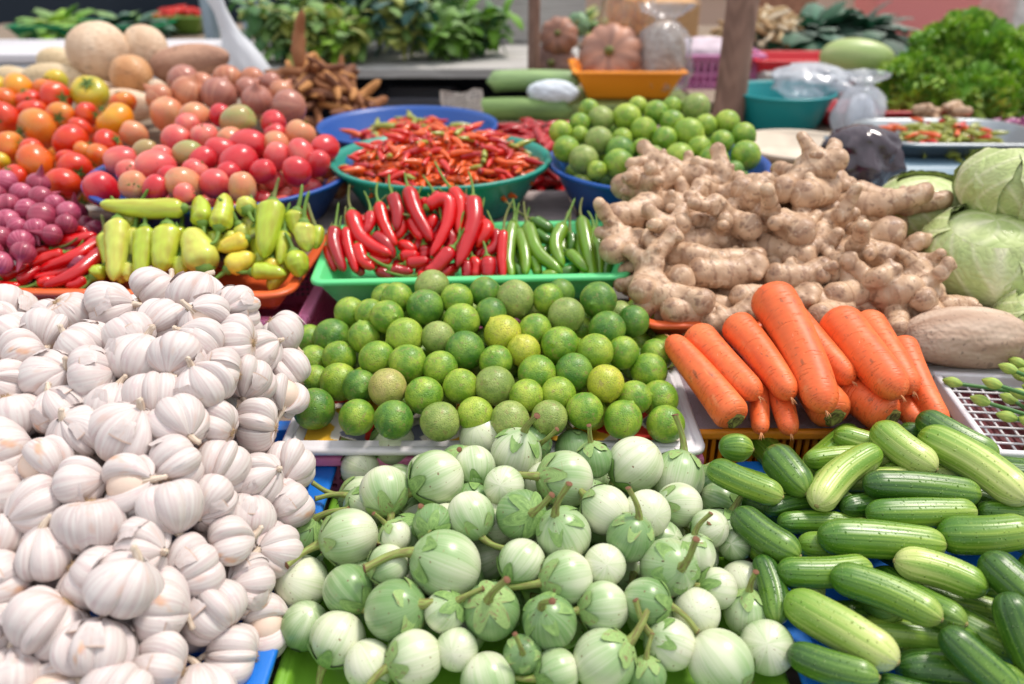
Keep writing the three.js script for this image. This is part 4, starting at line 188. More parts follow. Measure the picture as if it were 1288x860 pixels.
const REDCHILLI = [[[-0.218,0.901,-1.078,-0.213,0.891,-1.065,-0.204,0.878,-1.047,-0.191,0.869,-1.034,-0.172,0.863,-1.024,-0.158,0.86,-1.017],0.0118,"r",1],[[-0.143,0.923,-1.11,-0.139,0.916,-1.098,-0.133,0.905,-1.081,-0.125,0.894,-1.065,-0.114,0.881,-1.049,-0.106,0.872,-1.037],0.0113,"r",1],[[-0.182,0.909,-1.089,-0.178,0.901,-1.078,-0.173,0.89,-1.063,-0.166,0.881,-1.05,-0.159,0.873,-1.039,-0.153,0.868,-1.032],0.0092,"r",1],[[-0.164,0.916,-1.101,-0.161,0.912,-1.093,-0.157,0.906,-1.082,-0.154,0.899,-1.071,-0.154,0.889,-1.059,-0.154,0.882,-1.05],0.0099,"r",1],[[-0.117,0.904,-1.078,-0.1,0.912,-1.088,-0.087,0.911,-1.087,-0.086,0.892,-1.064,-0.095,0.874,-1.039,-0.107,0.858,-1.017],0.0106,"r",1],[[-0.053,0.914,-1.097,-0.052,0.906,-1.084,-0.051,0.894,-1.065,-0.055,0.88,-1.045,-0.064,0.862,-1.021,-0.072,0.849,-1.003],0.0122,"r",1],[[-0.084,0.921,-1.113,-0.078,0.916,-1.105,-0.072,0.909,-1.092,-0.069,0.899,-1.079,-0.071,0.886,-1.063,-0.073,0.877,-1.051],0.0103,"r",1],[[-0.237,0.885,-1.056,-0.237,0.879,-1.046,-0.236,0.871,-1.033,-0.231,0.862,-1.021,-0.224,0.851,-1.008,-0.218,0.844,-0.999],0.0104,"r",1],[[-0.222,0.885,-1.055,-0.22,0.878,-1.046,-0.217,0.869,-1.033,-0.212,0.86,-1.02,-0.206,0.85,-1.007,-0.202,0.843,-0.998],0.0084,"r",1],[[-0.192,0.899,-1.077,-0.191,0.896,-1.071,-0.19,0.892,-1.062,-0.191,0.888,-1.055,-0.193,0.884,-1.047,-0.195,0.881,-1.041],0.0082,"r",1],[[-0.205,0.87,-1.034,-0.203,0.865,-1.027,-0.199,0.858,-1.018,-0.194,0.853,-1.011,-0.185,0.849,-1.005,-0.179,0.847,-1.001],0.0096,"r",1],[[-0.187,0.876,-1.049,-0.181,0.874,-1.046,-0.172,0.871,-1.04,-0.165,0.866,-1.034,-0.16,0.858,-1.028,-0.156,0.853,-1.023],0.0101,"r",1],[[-0.14,0.89,-1.076,-0.136,0.886,-1.069,-0.131,0.881,-1.061,-0.127,0.877,-1.054,-0.123,0.875,-1.047,-0.12,0.873,-1.042],0.0085,"r",1],[[-0.078,0.867,-1.026,-0.084,0.861,-1.019,-0.093,0.853,-1.009,-0.1,0.847,-1.002,-0.108,0.845,-0.997,-0.113,0.843,-0.993],0.0103,"r",1],[[-0.041,0.884,-1.071,-0.037,0.884,-1.064,-0.033,0.883,-1.056,-0.035,0.879,-1.048,-0.042,0.87,-1.041,-0.048,0.863,-1.036],0.0102,"r",1],[[-0.024,0.878,-1.063,-0.022,0.874,-1.055,-0.02,0.868,-1.044,-0.024,0.863,-1.036,-0.034,0.859,-1.028,-0.042,0.855,-1.023],0.0093,"r",1],[[-0.011,0.883,-1.049,-0.012,0.875,-1.038,-0.013,0.863,-1.023,-0.013,0.853,-1.01,-0.012,0.844,-0.998,-0.011,0.837,-0.99],0.0072,"r",1],[[-0.033,0.858,-1.017,-0.032,0.854,-1.011,-0.031,0.849,-1.004,-0.031,0.845,-0.999,-0.032,0.84,-0.993,-0.033,0.837,-0.99],0.0103,"r",1],[[-0.155,0.864,-1.049,-0.149,0.863,-1.046,-0.141,0.863,-1.041,-0.135,0.861,-1.038,-0.13,0.86,-1.037,-0.126,0.859,-1.036],0.0089,"r",1],[[-0.118,0.865,-1.044,-0.117,0.861,-1.041,-0.116,0.855,-1.037,-0.117,0.852,-1.033,-0.12,0.849,-1.029,-0.123,0.848,-1.026],0.0088,"r",1],[[-0.15,0.852,-1.029,-0.145,0.853,-1.029,-0.139,0.854,-1.029,-0.133,0.855,-1.028,-0.126,0.856,-1.028,-0.122,0.857,-1.028],0.0088,"r",1],[[-0.141,0.847,-1.018,-0.135,0.848,-1.018,-0.126,0.849,-1.018,-0.119,0.85,-1.018,-0.113,0.851,-1.018,-0.108,0.851,-1.019],0.0088,"r",1],[[-0.192,0.852,-1.028,-0.187,0.851,-1.026,-0.18,0.85,-1.023,-0.173,0.849,-1.022,-0.165,0.849,-1.024,-0.159,0.849,-1.027],0.0088,"r",1],[[-0.161,0.846,-1.008,-0.156,0.843,-1.009,-0.15,0.841,-1.01,-0.144,0.84,-1.01,-0.135,0.84,-1.009,-0.129,0.841,-1.009],0.0087,"r",1],[[-0.097,0.834,-1.007,-0.093,0.836,-1.01,-0.087,0.838,-1.013,-0.081,0.84,-1.017,-0.074,0.841,-1.023,-0.07,0.843,-1.027],0.0091,"r",1],[[-0.07,0.873,-1.044,-0.07,0.868,-1.039,-0.071,0.86,-1.033,-0.071,0.854,-1.026,-0.07,0.848,-1.018,-0.07,0.843,-1.012],0.008,"r",1],[[-0.052,0.854,-1.024,-0.05,0.851,-1.019,-0.046,0.847,-1.013,-0.046,0.842,-1.007,-0.048,0.838,-1.001,-0.05,0.835,-0.997],0.0087,"r",1],[[-0.062,0.851,-1.019,-0.06,0.848,-1.014,-0.059,0.843,-1.007,-0.059,0.839,-1.002,-0.062,0.837,-0.999,-0.065,0.835,-0.997],0.0079,"r",1],[[-0.11,0.889,-1.082,-0.109,0.889,-1.078,-0.108,0.888,-1.073,-0.109,0.885,-1.069,-0.111,0.88,-1.065,-0.113,0.877,-1.063],0.0086,"r",1],[[-0.184,0.874,-1.065,-0.184,0.869,-1.061,-0.183,0.864,-1.054,-0.185,0.861,-1.048,-0.189,0.86,-1.042,-0.192,0.859,-1.038],0.0089,"r",1],[[-0.15,0.888,-1.076,-0.15,0.885,-1.072,-0.15,0.879,-1.066,-0.152,0.875,-1.061,-0.157,0.871,-1.057,-0.161,0.868,-1.054],0.0089,"r",1],[[-0.088,0.88,-1.062,-0.084,0.875,-1.057,-0.08,0.869,-1.051,-0.08,0.864,-1.045,-0.084,0.86,-1.039,-0.087,0.858,-1.035],0.0093,"r",1],[[-0.125,0.907,-1.107,-0.121,0.905,-1.102,-0.116,0.902,-1.096,-0.112,0.9,-1.095,-0.108,0.898,-1.1,-0.105,0.897,-1.105],0.0087,"r",1],[[-0.108,0.914,-1.116,-0.105,0.911,-1.111,-0.101,0.906,-1.104,-0.098,0.901,-1.096,-0.096,0.895,-1.088,-0.095,0.891,-1.082],0.0087,"r",1],[[-0.232,0.875,-1.063,-0.23,0.87,-1.055,-0.228,0.863,-1.045,-0.227,0.857,-1.036,-0.227,0.85,-1.027,-0.227,0.845,-1.02],0.008,"r",1],[[-0.181,0.842,-1.015,-0.176,0.839,-1.014,-0.169,0.836,-1.012,-0.164,0.834,-1.01,-0.158,0.833,-1.007,-0.155,0.832,-1.005],0.0079,"r",1],[[-0.063,0.891,-1.086,-0.062,0.888,-1.078,-0.061,0.882,-1.067,-0.062,0.875,-1.059,-0.064,0.867,-1.053,-0.065,0.862,-1.049],0.0085,"r",1],[[-0.045,0.869,-1.058,-0.043,0.865,-1.054,-0.041,0.86,-1.048,-0.041,0.856,-1.042,-0.045,0.852,-1.035,-0.047,0.849,-1.031],0.0084,"r",1],[[-0.125,0.836,-1.003,-0.121,0.836,-1.003,-0.114,0.835,-1.002,-0.108,0.835,-1.001,-0.102,0.835,-0.999,-0.097,0.834,-0.998],0.0079,"r",1],[[-0.214,0.852,-1.03,-0.211,0.849,-1.025,-0.207,0.844,-1.019,-0.203,0.841,-1.014,-0.197,0.838,-1.01,-0.194,0.837,-1.008],0.0079,"r",1],[[-0.245,0.865,-1.045,-0.244,0.861,-1.039,-0.242,0.856,-1.031,-0.239,0.851,-1.024,-0.235,0.844,-1.015,-0.233,0.84,-1.009],0.008,"r",1],[[-0.026,0.853,-1.029,-0.024,0.849,-1.025,-0.021,0.845,-1.019,-0.02,0.841,-1.013,-0.021,0.836,-1.007,-0.022,0.833,-1.002],0.0083,"r",1],[[-0.136,0.904,-1.106,-0.139,0.899,-1.1,-0.144,0.891,-1.093,-0.144,0.885,-1.085,-0.141,0.879,-1.077,-0.139,0.875,-1.071],0.009,"r",1],[[-0.076,0.908,-1.115,-0.07,0.907,-1.113,-0.064,0.905,-1.109,-0.059,0.901,-1.103,-0.056,0.895,-1.094,-0.054,0.891,-1.087],0.0087,"r",1],[[-0.092,0.859,-1.068,-0.087,0.858,-1.064,-0.081,0.857,-1.058,-0.075,0.856,-1.052,-0.07,0.853,-1.047,-0.066,0.852,-1.043],0.0093,"r",1],[[-0.122,0.876,-1.069,-0.122,0.872,-1.065,-0.122,0.866,-1.059,-0.125,0.861,-1.053,-0.129,0.857,-1.046,-0.132,0.853,-1.041],0.0093,"r",1],[[-0.065,0.872,-1.096,-0.068,0.868,-1.091,-0.072,0.863,-1.085,-0.075,0.859,-1.078,-0.077,0.855,-1.072,-0.079,0.853,-1.067],0.0093,"r",1],[[-0.075,0.889,-1.099,-0.073,0.885,-1.094,-0.072,0.881,-1.087,-0.07,0.876,-1.08,-0.068,0.87,-1.073,-0.067,0.866,-1.068],0.0094,"r",1],[[-0.2,0.887,-1.095,-0.203,0.884,-1.09,-0.207,0.881,-1.082,-0.211,0.877,-1.076,-0.214,0.873,-1.07,-0.216,0.87,-1.066],0.0094,"r",1],[[-0.091,0.874,-1.072,-0.095,0.871,-1.067,-0.099,0.868,-1.061,-0.103,0.863,-1.055,-0.105,0.858,-1.051,-0.107,0.853,-1.047],0.0093,"r",1],[[-0.057,0.879,-1.085,-0.057,0.875,-1.08,-0.058,0.871,-1.072,-0.058,0.866,-1.065,-0.059,0.861,-1.058,-0.059,0.857,-1.053],0.0093,"r",1],[[-0.191,0.853,-1.06,-0.186,0.851,-1.055,-0.181,0.848,-1.048,-0.177,0.845,-1.041,-0.175,0.842,-1.034,-0.173,0.84,-1.029],0.0092,"r",1],[[-0.127,0.862,-1.074,-0.121,0.86,-1.071,-0.114,0.857,-1.068,-0.107,0.855,-1.064,-0.102,0.853,-1.059,-0.098,0.852,-1.056],0.0093,"r",1],[[-0.065,0.858,-1.072,-0.067,0.854,-1.067,-0.069,0.848,-1.061,-0.071,0.844,-1.054,-0.073,0.842,-1.046,-0.075,0.84,-1.04],0.0092,"r",1],[[-0.102,0.848,-1.029,-0.107,0.845,-1.027,-0.114,0.841,-1.025,-0.119,0.838,-1.022,-0.125,0.835,-1.019,-0.129,0.833,-1.018],0.0091,"r",1],[[-0.084,0.876,-1.087,-0.083,0.874,-1.081,-0.08,0.87,-1.074,-0.076,0.866,-1.067,-0.071,0.863,-1.06,-0.068,0.86,-1.056],0.0093,"r",1],[[-0.051,0.858,-1.073,-0.053,0.854,-1.068,-0.055,0.85,-1.061,-0.054,0.847,-1.054,-0.049,0.845,-1.045,-0.046,0.843,-1.038],0.0092,"r",1],[[-0.141,0.855,-1.06,-0.135,0.852,-1.057,-0.128,0.848,-1.052,-0.123,0.846,-1.048,-0.118,0.844,-1.043,-0.114,0.843,-1.04],0.0092,"r",1],[[-0.202,0.869,-1.068,-0.203,0.866,-1.064,-0.206,0.862,-1.058,-0.21,0.858,-1.053,-0.215,0.853,-1.047,-0.219,0.849,-1.044],0.0093,"r",1],[[-0.112,0.889,-1.098,-0.112,0.884,-1.094,-0.113,0.877,-1.088,-0.112,0.871,-1.082,-0.108,0.865,-1.076,-0.105,0.861,-1.071],0.0094,"r",1],[[-0.206,0.87,-1.09,-0.208,0.867,-1.085,-0.211,0.863,-1.077,-0.213,0.86,-1.07,-0.215,0.856,-1.063,-0.217,0.854,-1.057],0.0093,"r",1],[[-0.172,0.894,-1.105,-0.173,0.89,-1.099,-0.175,0.885,-1.091,-0.174,0.88,-1.084,-0.173,0.875,-1.077,-0.171,0.871,-1.072],0.0094,"r",1],[[-0.047,0.889,-1.097,-0.046,0.885,-1.092,-0.045,0.878,-1.085,-0.044,0.872,-1.079,-0.044,0.866,-1.072,-0.044,0.862,-1.068],0.0094,"r",1],[[-0.027,0.863,-1.061,-0.026,0.859,-1.056,-0.024,0.854,-1.049,-0.025,0.849,-1.043,-0.029,0.844,-1.036,-0.032,0.841,-1.031],0.0092,"r",1],[[-0.093,0.835,-1.047,-0.09,0.834,-1.04,-0.086,0.833,-1.031,-0.083,0.83,-1.024,-0.082,0.826,-1.018,-0.081,0.823,-1.014],0.0091,"r",1],[[-0.048,0.88,-1.109,-0.05,0.877,-1.103,-0.052,0.872,-1.096,-0.054,0.868,-1.09,-0.057,0.863,-1.083,-0.059,0.86,-1.078],0.0094,"r",1],[[-0.084,0.853,-1.047,-0.09,0.85,-1.045,-0.098,0.846,-1.042,-0.103,0.842,-1.039,-0.107,0.837,-1.036,-0.109,0.834,-1.034],0.0092,"r",1],[[-0.095,0.883,-1.09,-0.098,0.881,-1.085,-0.102,0.878,-1.079,-0.105,0.875,-1.073,-0.11,0.871,-1.067,-0.113,0.867,-1.062],0.0094,"r",1],[[-0.124,0.872,-1.084,-0.126,0.87,-1.085,-0.131,0.867,-1.085,-0.136,0.864,-1.081,-0.143,0.861,-1.072,-0.148,0.859,-1.064],0.0093,"r",1],[[-0.155,0.844,-1.04,-0.153,0.841,-1.035,-0.151,0.837,-1.028,-0.148,0.833,-1.022,-0.144,0.829,-1.016,-0.141,0.826,-1.011],0.0091,"r",1]];
const GREENCHILLI = [[[0.021,0.88,-1.085,0.024,0.873,-1.07,0.029,0.863,-1.049,0.038,0.854,-1.032,0.054,0.846,-1.016,0.066,0.839,-1.004],0.0102,"g",1],[[0.009,0.875,-1.077,0.012,0.868,-1.063,0.016,0.859,-1.043,0.018,0.851,-1.027,0.018,0.843,-1.012,0.018,0.838,-1.002],0.0085,"g",1],[[0.002,0.882,-1.089,-0.001,0.872,-1.07,-0.004,0.86,-1.045,-0.005,0.85,-1.025,-0.002,0.841,-1.007,0.0,0.835,-0.995],0.0086,"g",1],[[0.071,0.88,-1.083,0.066,0.874,-1.072,0.06,0.866,-1.057,0.059,0.859,-1.042,0.063,0.85,-1.027,0.068,0.844,-1.016],0.0102,"g",1],[[0.096,0.885,-1.093,0.098,0.876,-1.077,0.1,0.865,-1.055,0.103,0.853,-1.033,0.105,0.841,-1.008,0.107,0.832,-0.99],0.011,"g",1],[[0.112,0.876,-1.079,0.113,0.868,-1.066,0.116,0.857,-1.048,0.117,0.848,-1.031,0.116,0.84,-1.015,0.115,0.835,-1.003],0.0085,"g",1],[[0.074,0.856,-1.04,0.079,0.854,-1.034,0.085,0.851,-1.025,0.09,0.848,-1.017,0.095,0.845,-1.009,0.098,0.843,-1.003],0.0081,"g",1],[[0.13,0.859,-1.052,0.13,0.856,-1.044,0.131,0.85,-1.033,0.129,0.845,-1.023,0.125,0.839,-1.013,0.122,0.836,-1.005],0.0089,"d",1],[[0.027,0.881,-1.098,0.032,0.879,-1.095,0.039,0.877,-1.091,0.046,0.875,-1.087,0.053,0.872,-1.083,0.059,0.87,-1.08],0.01,"d",1],[[0.031,0.869,-1.085,0.035,0.867,-1.08,0.04,0.865,-1.074,0.046,0.863,-1.069,0.053,0.861,-1.067,0.058,0.86,-1.066],0.0087,"d",1],[[0.058,0.831,-1.014,0.064,0.833,-1.016,0.072,0.835,-1.018,0.079,0.837,-1.021,0.085,0.838,-1.024,0.089,0.839,-1.026],0.0092,"d",1],[[0.039,0.832,-1.004,0.042,0.833,-1.005,0.047,0.835,-1.006,0.052,0.836,-1.005,0.059,0.834,-1.005,0.063,0.833,-1.004],0.0083,"g",1],[[0.08,0.868,-1.08,0.08,0.865,-1.075,0.081,0.861,-1.069,0.081,0.858,-1.063,0.079,0.854,-1.057,0.077,0.852,-1.052],0.0082,"d",1],[[0.026,0.851,-1.041,0.028,0.847,-1.035,0.031,0.842,-1.028,0.033,0.838,-1.022,0.034,0.835,-1.016,0.036,0.833,-1.012],0.0084,"g",1],[[0.094,0.839,-1.018,0.095,0.836,-1.014,0.096,0.832,-1.009,0.099,0.83,-1.005,0.103,0.828,-1.002,0.107,0.827,-1.0],0.0083,"g",1],[[0.005,0.841,-1.028,0.007,0.839,-1.024,0.009,0.837,-1.018,0.011,0.834,-1.013,0.013,0.831,-1.009,0.014,0.83,-1.006],0.008,"d",1],[[0.048,0.853,-1.064,0.045,0.85,-1.056,0.042,0.846,-1.046,0.043,0.844,-1.038,0.047,0.842,-1.031,0.051,0.842,-1.026],0.0085,"d",1],[[0.093,0.866,-1.086,0.093,0.862,-1.076,0.093,0.856,-1.064,0.093,0.851,-1.053,0.093,0.846,-1.043,0.094,0.843,-1.036],0.0086,"g",1],[[0.018,0.87,-1.098,0.017,0.867,-1.092,0.016,0.862,-1.082,0.014,0.858,-1.074,0.011,0.853,-1.065,0.008,0.85,-1.059],0.0091,"d",1],[[0.148,0.87,-1.096,0.145,0.867,-1.091,0.14,0.863,-1.083,0.135,0.86,-1.076,0.129,0.856,-1.068,0.124,0.853,-1.063],0.0091,"g",1],[[0.07,0.862,-1.084,0.069,0.859,-1.078,0.068,0.855,-1.069,0.067,0.851,-1.06,0.067,0.847,-1.051,0.068,0.844,-1.045],0.009,"g",1],[[0.134,0.872,-1.1,0.131,0.867,-1.094,0.127,0.862,-1.085,0.123,0.858,-1.078,0.119,0.856,-1.07,0.116,0.855,-1.064],0.0091,"d",1],[[0.117,0.868,-1.098,0.116,0.867,-1.092,0.114,0.865,-1.084,0.11,0.861,-1.077,0.104,0.854,-1.07,0.099,0.849,-1.065],0.0091,"d",1],[[0.058,0.843,-1.051,0.056,0.84,-1.045,0.054,0.836,-1.037,0.052,0.833,-1.029,0.049,0.829,-1.02,0.047,0.826,-1.014],0.0088,"g",1],[[0.032,0.857,-1.069,0.032,0.853,-1.064,0.031,0.847,-1.055,0.029,0.842,-1.048,0.027,0.837,-1.04,0.025,0.833,-1.034],0.0089,"d",1],[[0.017,0.851,-1.057,0.017,0.848,-1.05,0.017,0.844,-1.041,0.017,0.839,-1.033,0.017,0.835,-1.024,0.017,0.831,-1.018],0.0089,"g",1],[[-0.002,0.855,-1.068,-0.002,0.852,-1.062,-0.0,0.848,-1.055,0.003,0.843,-1.049,0.008,0.837,-1.043,0.012,0.833,-1.038],0.0089,"g",1],[[0.112,0.839,-1.035,0.105,0.835,-1.032,0.097,0.831,-1.027,0.091,0.828,-1.022,0.087,0.826,-1.017,0.084,0.825,-1.013],0.0088,"d",1]];
const PEPPERS = [[[-0.439,0.906,-1.072,-0.458,0.905,-1.071,-0.484,0.905,-1.07,-0.51,0.906,-1.072,-0.537,0.908,-1.075,-0.557,0.91,-1.078],0.014,"p",1],[[-0.528,0.895,-1.06,-0.525,0.886,-1.049,-0.522,0.873,-1.034,-0.519,0.86,-1.019,-0.517,0.845,-1.001,-0.516,0.835,-0.988],0.0167,"p",1],[[-0.489,0.887,-1.05,-0.487,0.879,-1.04,-0.485,0.867,-1.027,-0.484,0.856,-1.014,-0.483,0.844,-1.0,-0.482,0.836,-0.99],0.0147,"p",1],[[-0.46,0.89,-1.054,-0.458,0.881,-1.044,-0.457,0.869,-1.029,-0.457,0.859,-1.017,-0.457,0.849,-1.006,-0.457,0.842,-0.999],0.0188,"p",1],[[-0.399,0.843,-0.999,-0.403,0.85,-1.007,-0.409,0.859,-1.018,-0.416,0.868,-1.029,-0.425,0.879,-1.039,-0.432,0.886,-1.047],0.0234,"p",1],[[-0.413,0.888,-1.055,-0.415,0.892,-1.061,-0.418,0.897,-1.07,-0.421,0.903,-1.079,-0.425,0.91,-1.089,-0.427,0.916,-1.097],0.0154,"p",1],[[-0.389,0.886,-1.044,-0.389,0.891,-1.051,-0.388,0.897,-1.061,-0.388,0.905,-1.071,-0.389,0.914,-1.083,-0.39,0.921,-1.091],0.0157,"p",1],[[-0.355,0.902,-1.07,-0.357,0.903,-1.074,-0.36,0.905,-1.08,-0.361,0.906,-1.085,-0.363,0.908,-1.09,-0.364,0.909,-1.094],0.0171,"p",1],[[-0.322,0.913,-1.079,-0.322,0.906,-1.069,-0.322,0.896,-1.055,-0.323,0.884,-1.04,-0.324,0.869,-1.023,-0.324,0.858,-1.011],0.0189,"p",1],[[-0.291,0.901,-1.079,-0.292,0.897,-1.076,-0.292,0.892,-1.072,-0.291,0.886,-1.066,-0.291,0.879,-1.059,-0.29,0.873,-1.054],0.0167,"p",1],[[-0.277,0.894,-1.054,-0.277,0.888,-1.05,-0.276,0.881,-1.045,-0.274,0.873,-1.039,-0.272,0.865,-1.033,-0.271,0.86,-1.028],0.0155,"p",1],[[-0.288,0.863,-1.023,-0.286,0.859,-1.019,-0.283,0.853,-1.013,-0.28,0.847,-1.008,-0.278,0.841,-1.002,-0.276,0.837,-0.997],0.0163,"p",1],[[-0.349,0.876,-1.037,-0.355,0.874,-1.035,-0.364,0.871,-1.033,-0.373,0.869,-1.03,-0.382,0.866,-1.027,-0.388,0.864,-1.024],0.0126,"y",1],[[-0.372,0.844,-1.001,-0.367,0.847,-1.004,-0.36,0.851,-1.008,-0.352,0.854,-1.012,-0.343,0.857,-1.016,-0.336,0.859,-1.018],0.015,"y",1],[[-0.341,0.843,-0.999,-0.334,0.843,-1.0,-0.324,0.844,-1.0,-0.314,0.843,-0.999,-0.302,0.842,-0.997,-0.293,0.841,-0.995],0.0119,"p",1],[[-0.439,0.856,-1.027,-0.438,0.852,-1.024,-0.438,0.847,-1.018,-0.437,0.843,-1.013,-0.437,0.838,-1.007,-0.437,0.834,-1.003],0.0133,"p",1],[[-0.505,0.848,-1.017,-0.505,0.846,-1.014,-0.504,0.842,-1.011,-0.504,0.839,-1.006,-0.503,0.834,-1.001,-0.503,0.831,-0.997],0.0116,"p",1],[[-0.549,0.834,-0.999,-0.547,0.836,-1.002,-0.544,0.839,-1.005,-0.541,0.841,-1.008,-0.537,0.843,-1.009,-0.533,0.844,-1.01],0.0124,"p",1],[[-0.305,0.881,-1.053,-0.305,0.875,-1.047,-0.305,0.868,-1.038,-0.305,0.861,-1.029,-0.305,0.853,-1.021,-0.305,0.848,-1.014],0.0104,"p",1],[[-0.507,0.883,-1.059,-0.507,0.878,-1.054,-0.506,0.87,-1.046,-0.505,0.862,-1.04,-0.504,0.854,-1.033,-0.503,0.848,-1.028],0.0117,"p",1],[[-0.264,0.882,-1.061,-0.262,0.88,-1.057,-0.261,0.875,-1.051,-0.261,0.871,-1.046,-0.262,0.865,-1.04,-0.263,0.861,-1.036],0.0104,"p",1],[[-0.403,0.874,-1.063,-0.402,0.872,-1.06,-0.4,0.869,-1.054,-0.398,0.866,-1.049,-0.396,0.862,-1.043,-0.394,0.859,-1.039],0.0118,"p",1],[[-0.479,0.844,-1.027,-0.478,0.84,-1.023,-0.477,0.836,-1.018,-0.477,0.832,-1.013,-0.476,0.828,-1.009,-0.476,0.826,-1.007],0.0124,"p",1],[[-0.318,0.852,-1.026,-0.318,0.849,-1.023,-0.318,0.845,-1.02,-0.318,0.842,-1.016,-0.319,0.837,-1.011,-0.319,0.834,-1.008],0.0124,"y",1],[[-0.551,0.874,-1.063,-0.548,0.868,-1.055,-0.543,0.858,-1.045,-0.539,0.849,-1.035,-0.535,0.84,-1.025,-0.531,0.833,-1.018],0.0125,"p",1],[[-0.369,0.888,-1.063,-0.366,0.882,-1.061,-0.362,0.874,-1.058,-0.359,0.868,-1.055,-0.356,0.862,-1.053,-0.355,0.857,-1.051],0.0135,"p",1],[[-0.451,0.879,-1.073,-0.451,0.875,-1.068,-0.452,0.869,-1.061,-0.451,0.863,-1.055,-0.449,0.857,-1.048,-0.447,0.853,-1.043],0.0135,"p",1],[[-0.427,0.876,-1.075,-0.422,0.871,-1.068,-0.416,0.863,-1.06,-0.41,0.857,-1.051,-0.403,0.85,-1.043,-0.399,0.845,-1.036],0.0134,"p",1],[[-0.347,0.893,-1.092,-0.351,0.888,-1.087,-0.358,0.881,-1.081,-0.363,0.874,-1.075,-0.369,0.867,-1.069,-0.373,0.862,-1.064],0.0135,"p",1],[[-0.503,0.862,-1.062,-0.496,0.859,-1.057,-0.486,0.855,-1.049,-0.477,0.852,-1.043,-0.467,0.848,-1.036,-0.46,0.845,-1.031],0.0134,"p",1],[[-0.508,0.878,-1.08,-0.512,0.874,-1.073,-0.518,0.869,-1.064,-0.523,0.865,-1.056,-0.528,0.859,-1.047,-0.532,0.856,-1.041],0.0135,"p",1],[[-0.514,0.899,-1.088,-0.518,0.893,-1.084,-0.524,0.886,-1.078,-0.529,0.88,-1.073,-0.535,0.872,-1.067,-0.539,0.867,-1.063],0.0135,"p",1],[[-0.319,0.87,-1.054,-0.323,0.865,-1.047,-0.328,0.859,-1.039,-0.333,0.853,-1.031,-0.338,0.847,-1.023,-0.342,0.842,-1.018],0.0134,"p",1],[[-0.305,0.846,-1.042,-0.307,0.841,-1.036,-0.31,0.833,-1.028,-0.314,0.827,-1.02,-0.318,0.82,-1.011,-0.321,0.815,-1.005],0.0132,"p",1],[[-0.434,0.86,-1.054,-0.431,0.855,-1.047,-0.426,0.847,-1.038,-0.422,0.84,-1.029,-0.418,0.833,-1.02,-0.414,0.827,-1.013],0.0133,"p",1],[[-0.337,0.867,-1.078,-0.334,0.862,-1.071,-0.33,0.855,-1.061,-0.326,0.849,-1.052,-0.322,0.842,-1.042,-0.319,0.837,-1.035],0.0134,"p",1],[[-0.513,0.852,-1.05,-0.514,0.847,-1.042,-0.515,0.841,-1.032,-0.516,0.835,-1.023,-0.517,0.829,-1.013,-0.517,0.824,-1.006],0.0133,"p",1],[[-0.385,0.875,-1.063,-0.38,0.87,-1.057,-0.373,0.863,-1.049,-0.366,0.857,-1.042,-0.359,0.85,-1.034,-0.353,0.845,-1.028],0.0134,"p",1],[[-0.381,0.853,-1.07,-0.377,0.85,-1.063,-0.372,0.845,-1.052,-0.367,0.841,-1.042,-0.361,0.837,-1.031,-0.357,0.835,-1.024],0.0134,"p",1],[[-0.346,0.883,-1.066,-0.345,0.875,-1.061,-0.342,0.865,-1.054,-0.34,0.855,-1.048,-0.337,0.845,-1.042,-0.335,0.837,-1.037],0.0134,"p",1],[[-0.358,0.87,-1.097,-0.357,0.865,-1.088,-0.354,0.86,-1.077,-0.352,0.854,-1.066,-0.349,0.849,-1.055,-0.348,0.844,-1.047],0.0135,"p",1]];
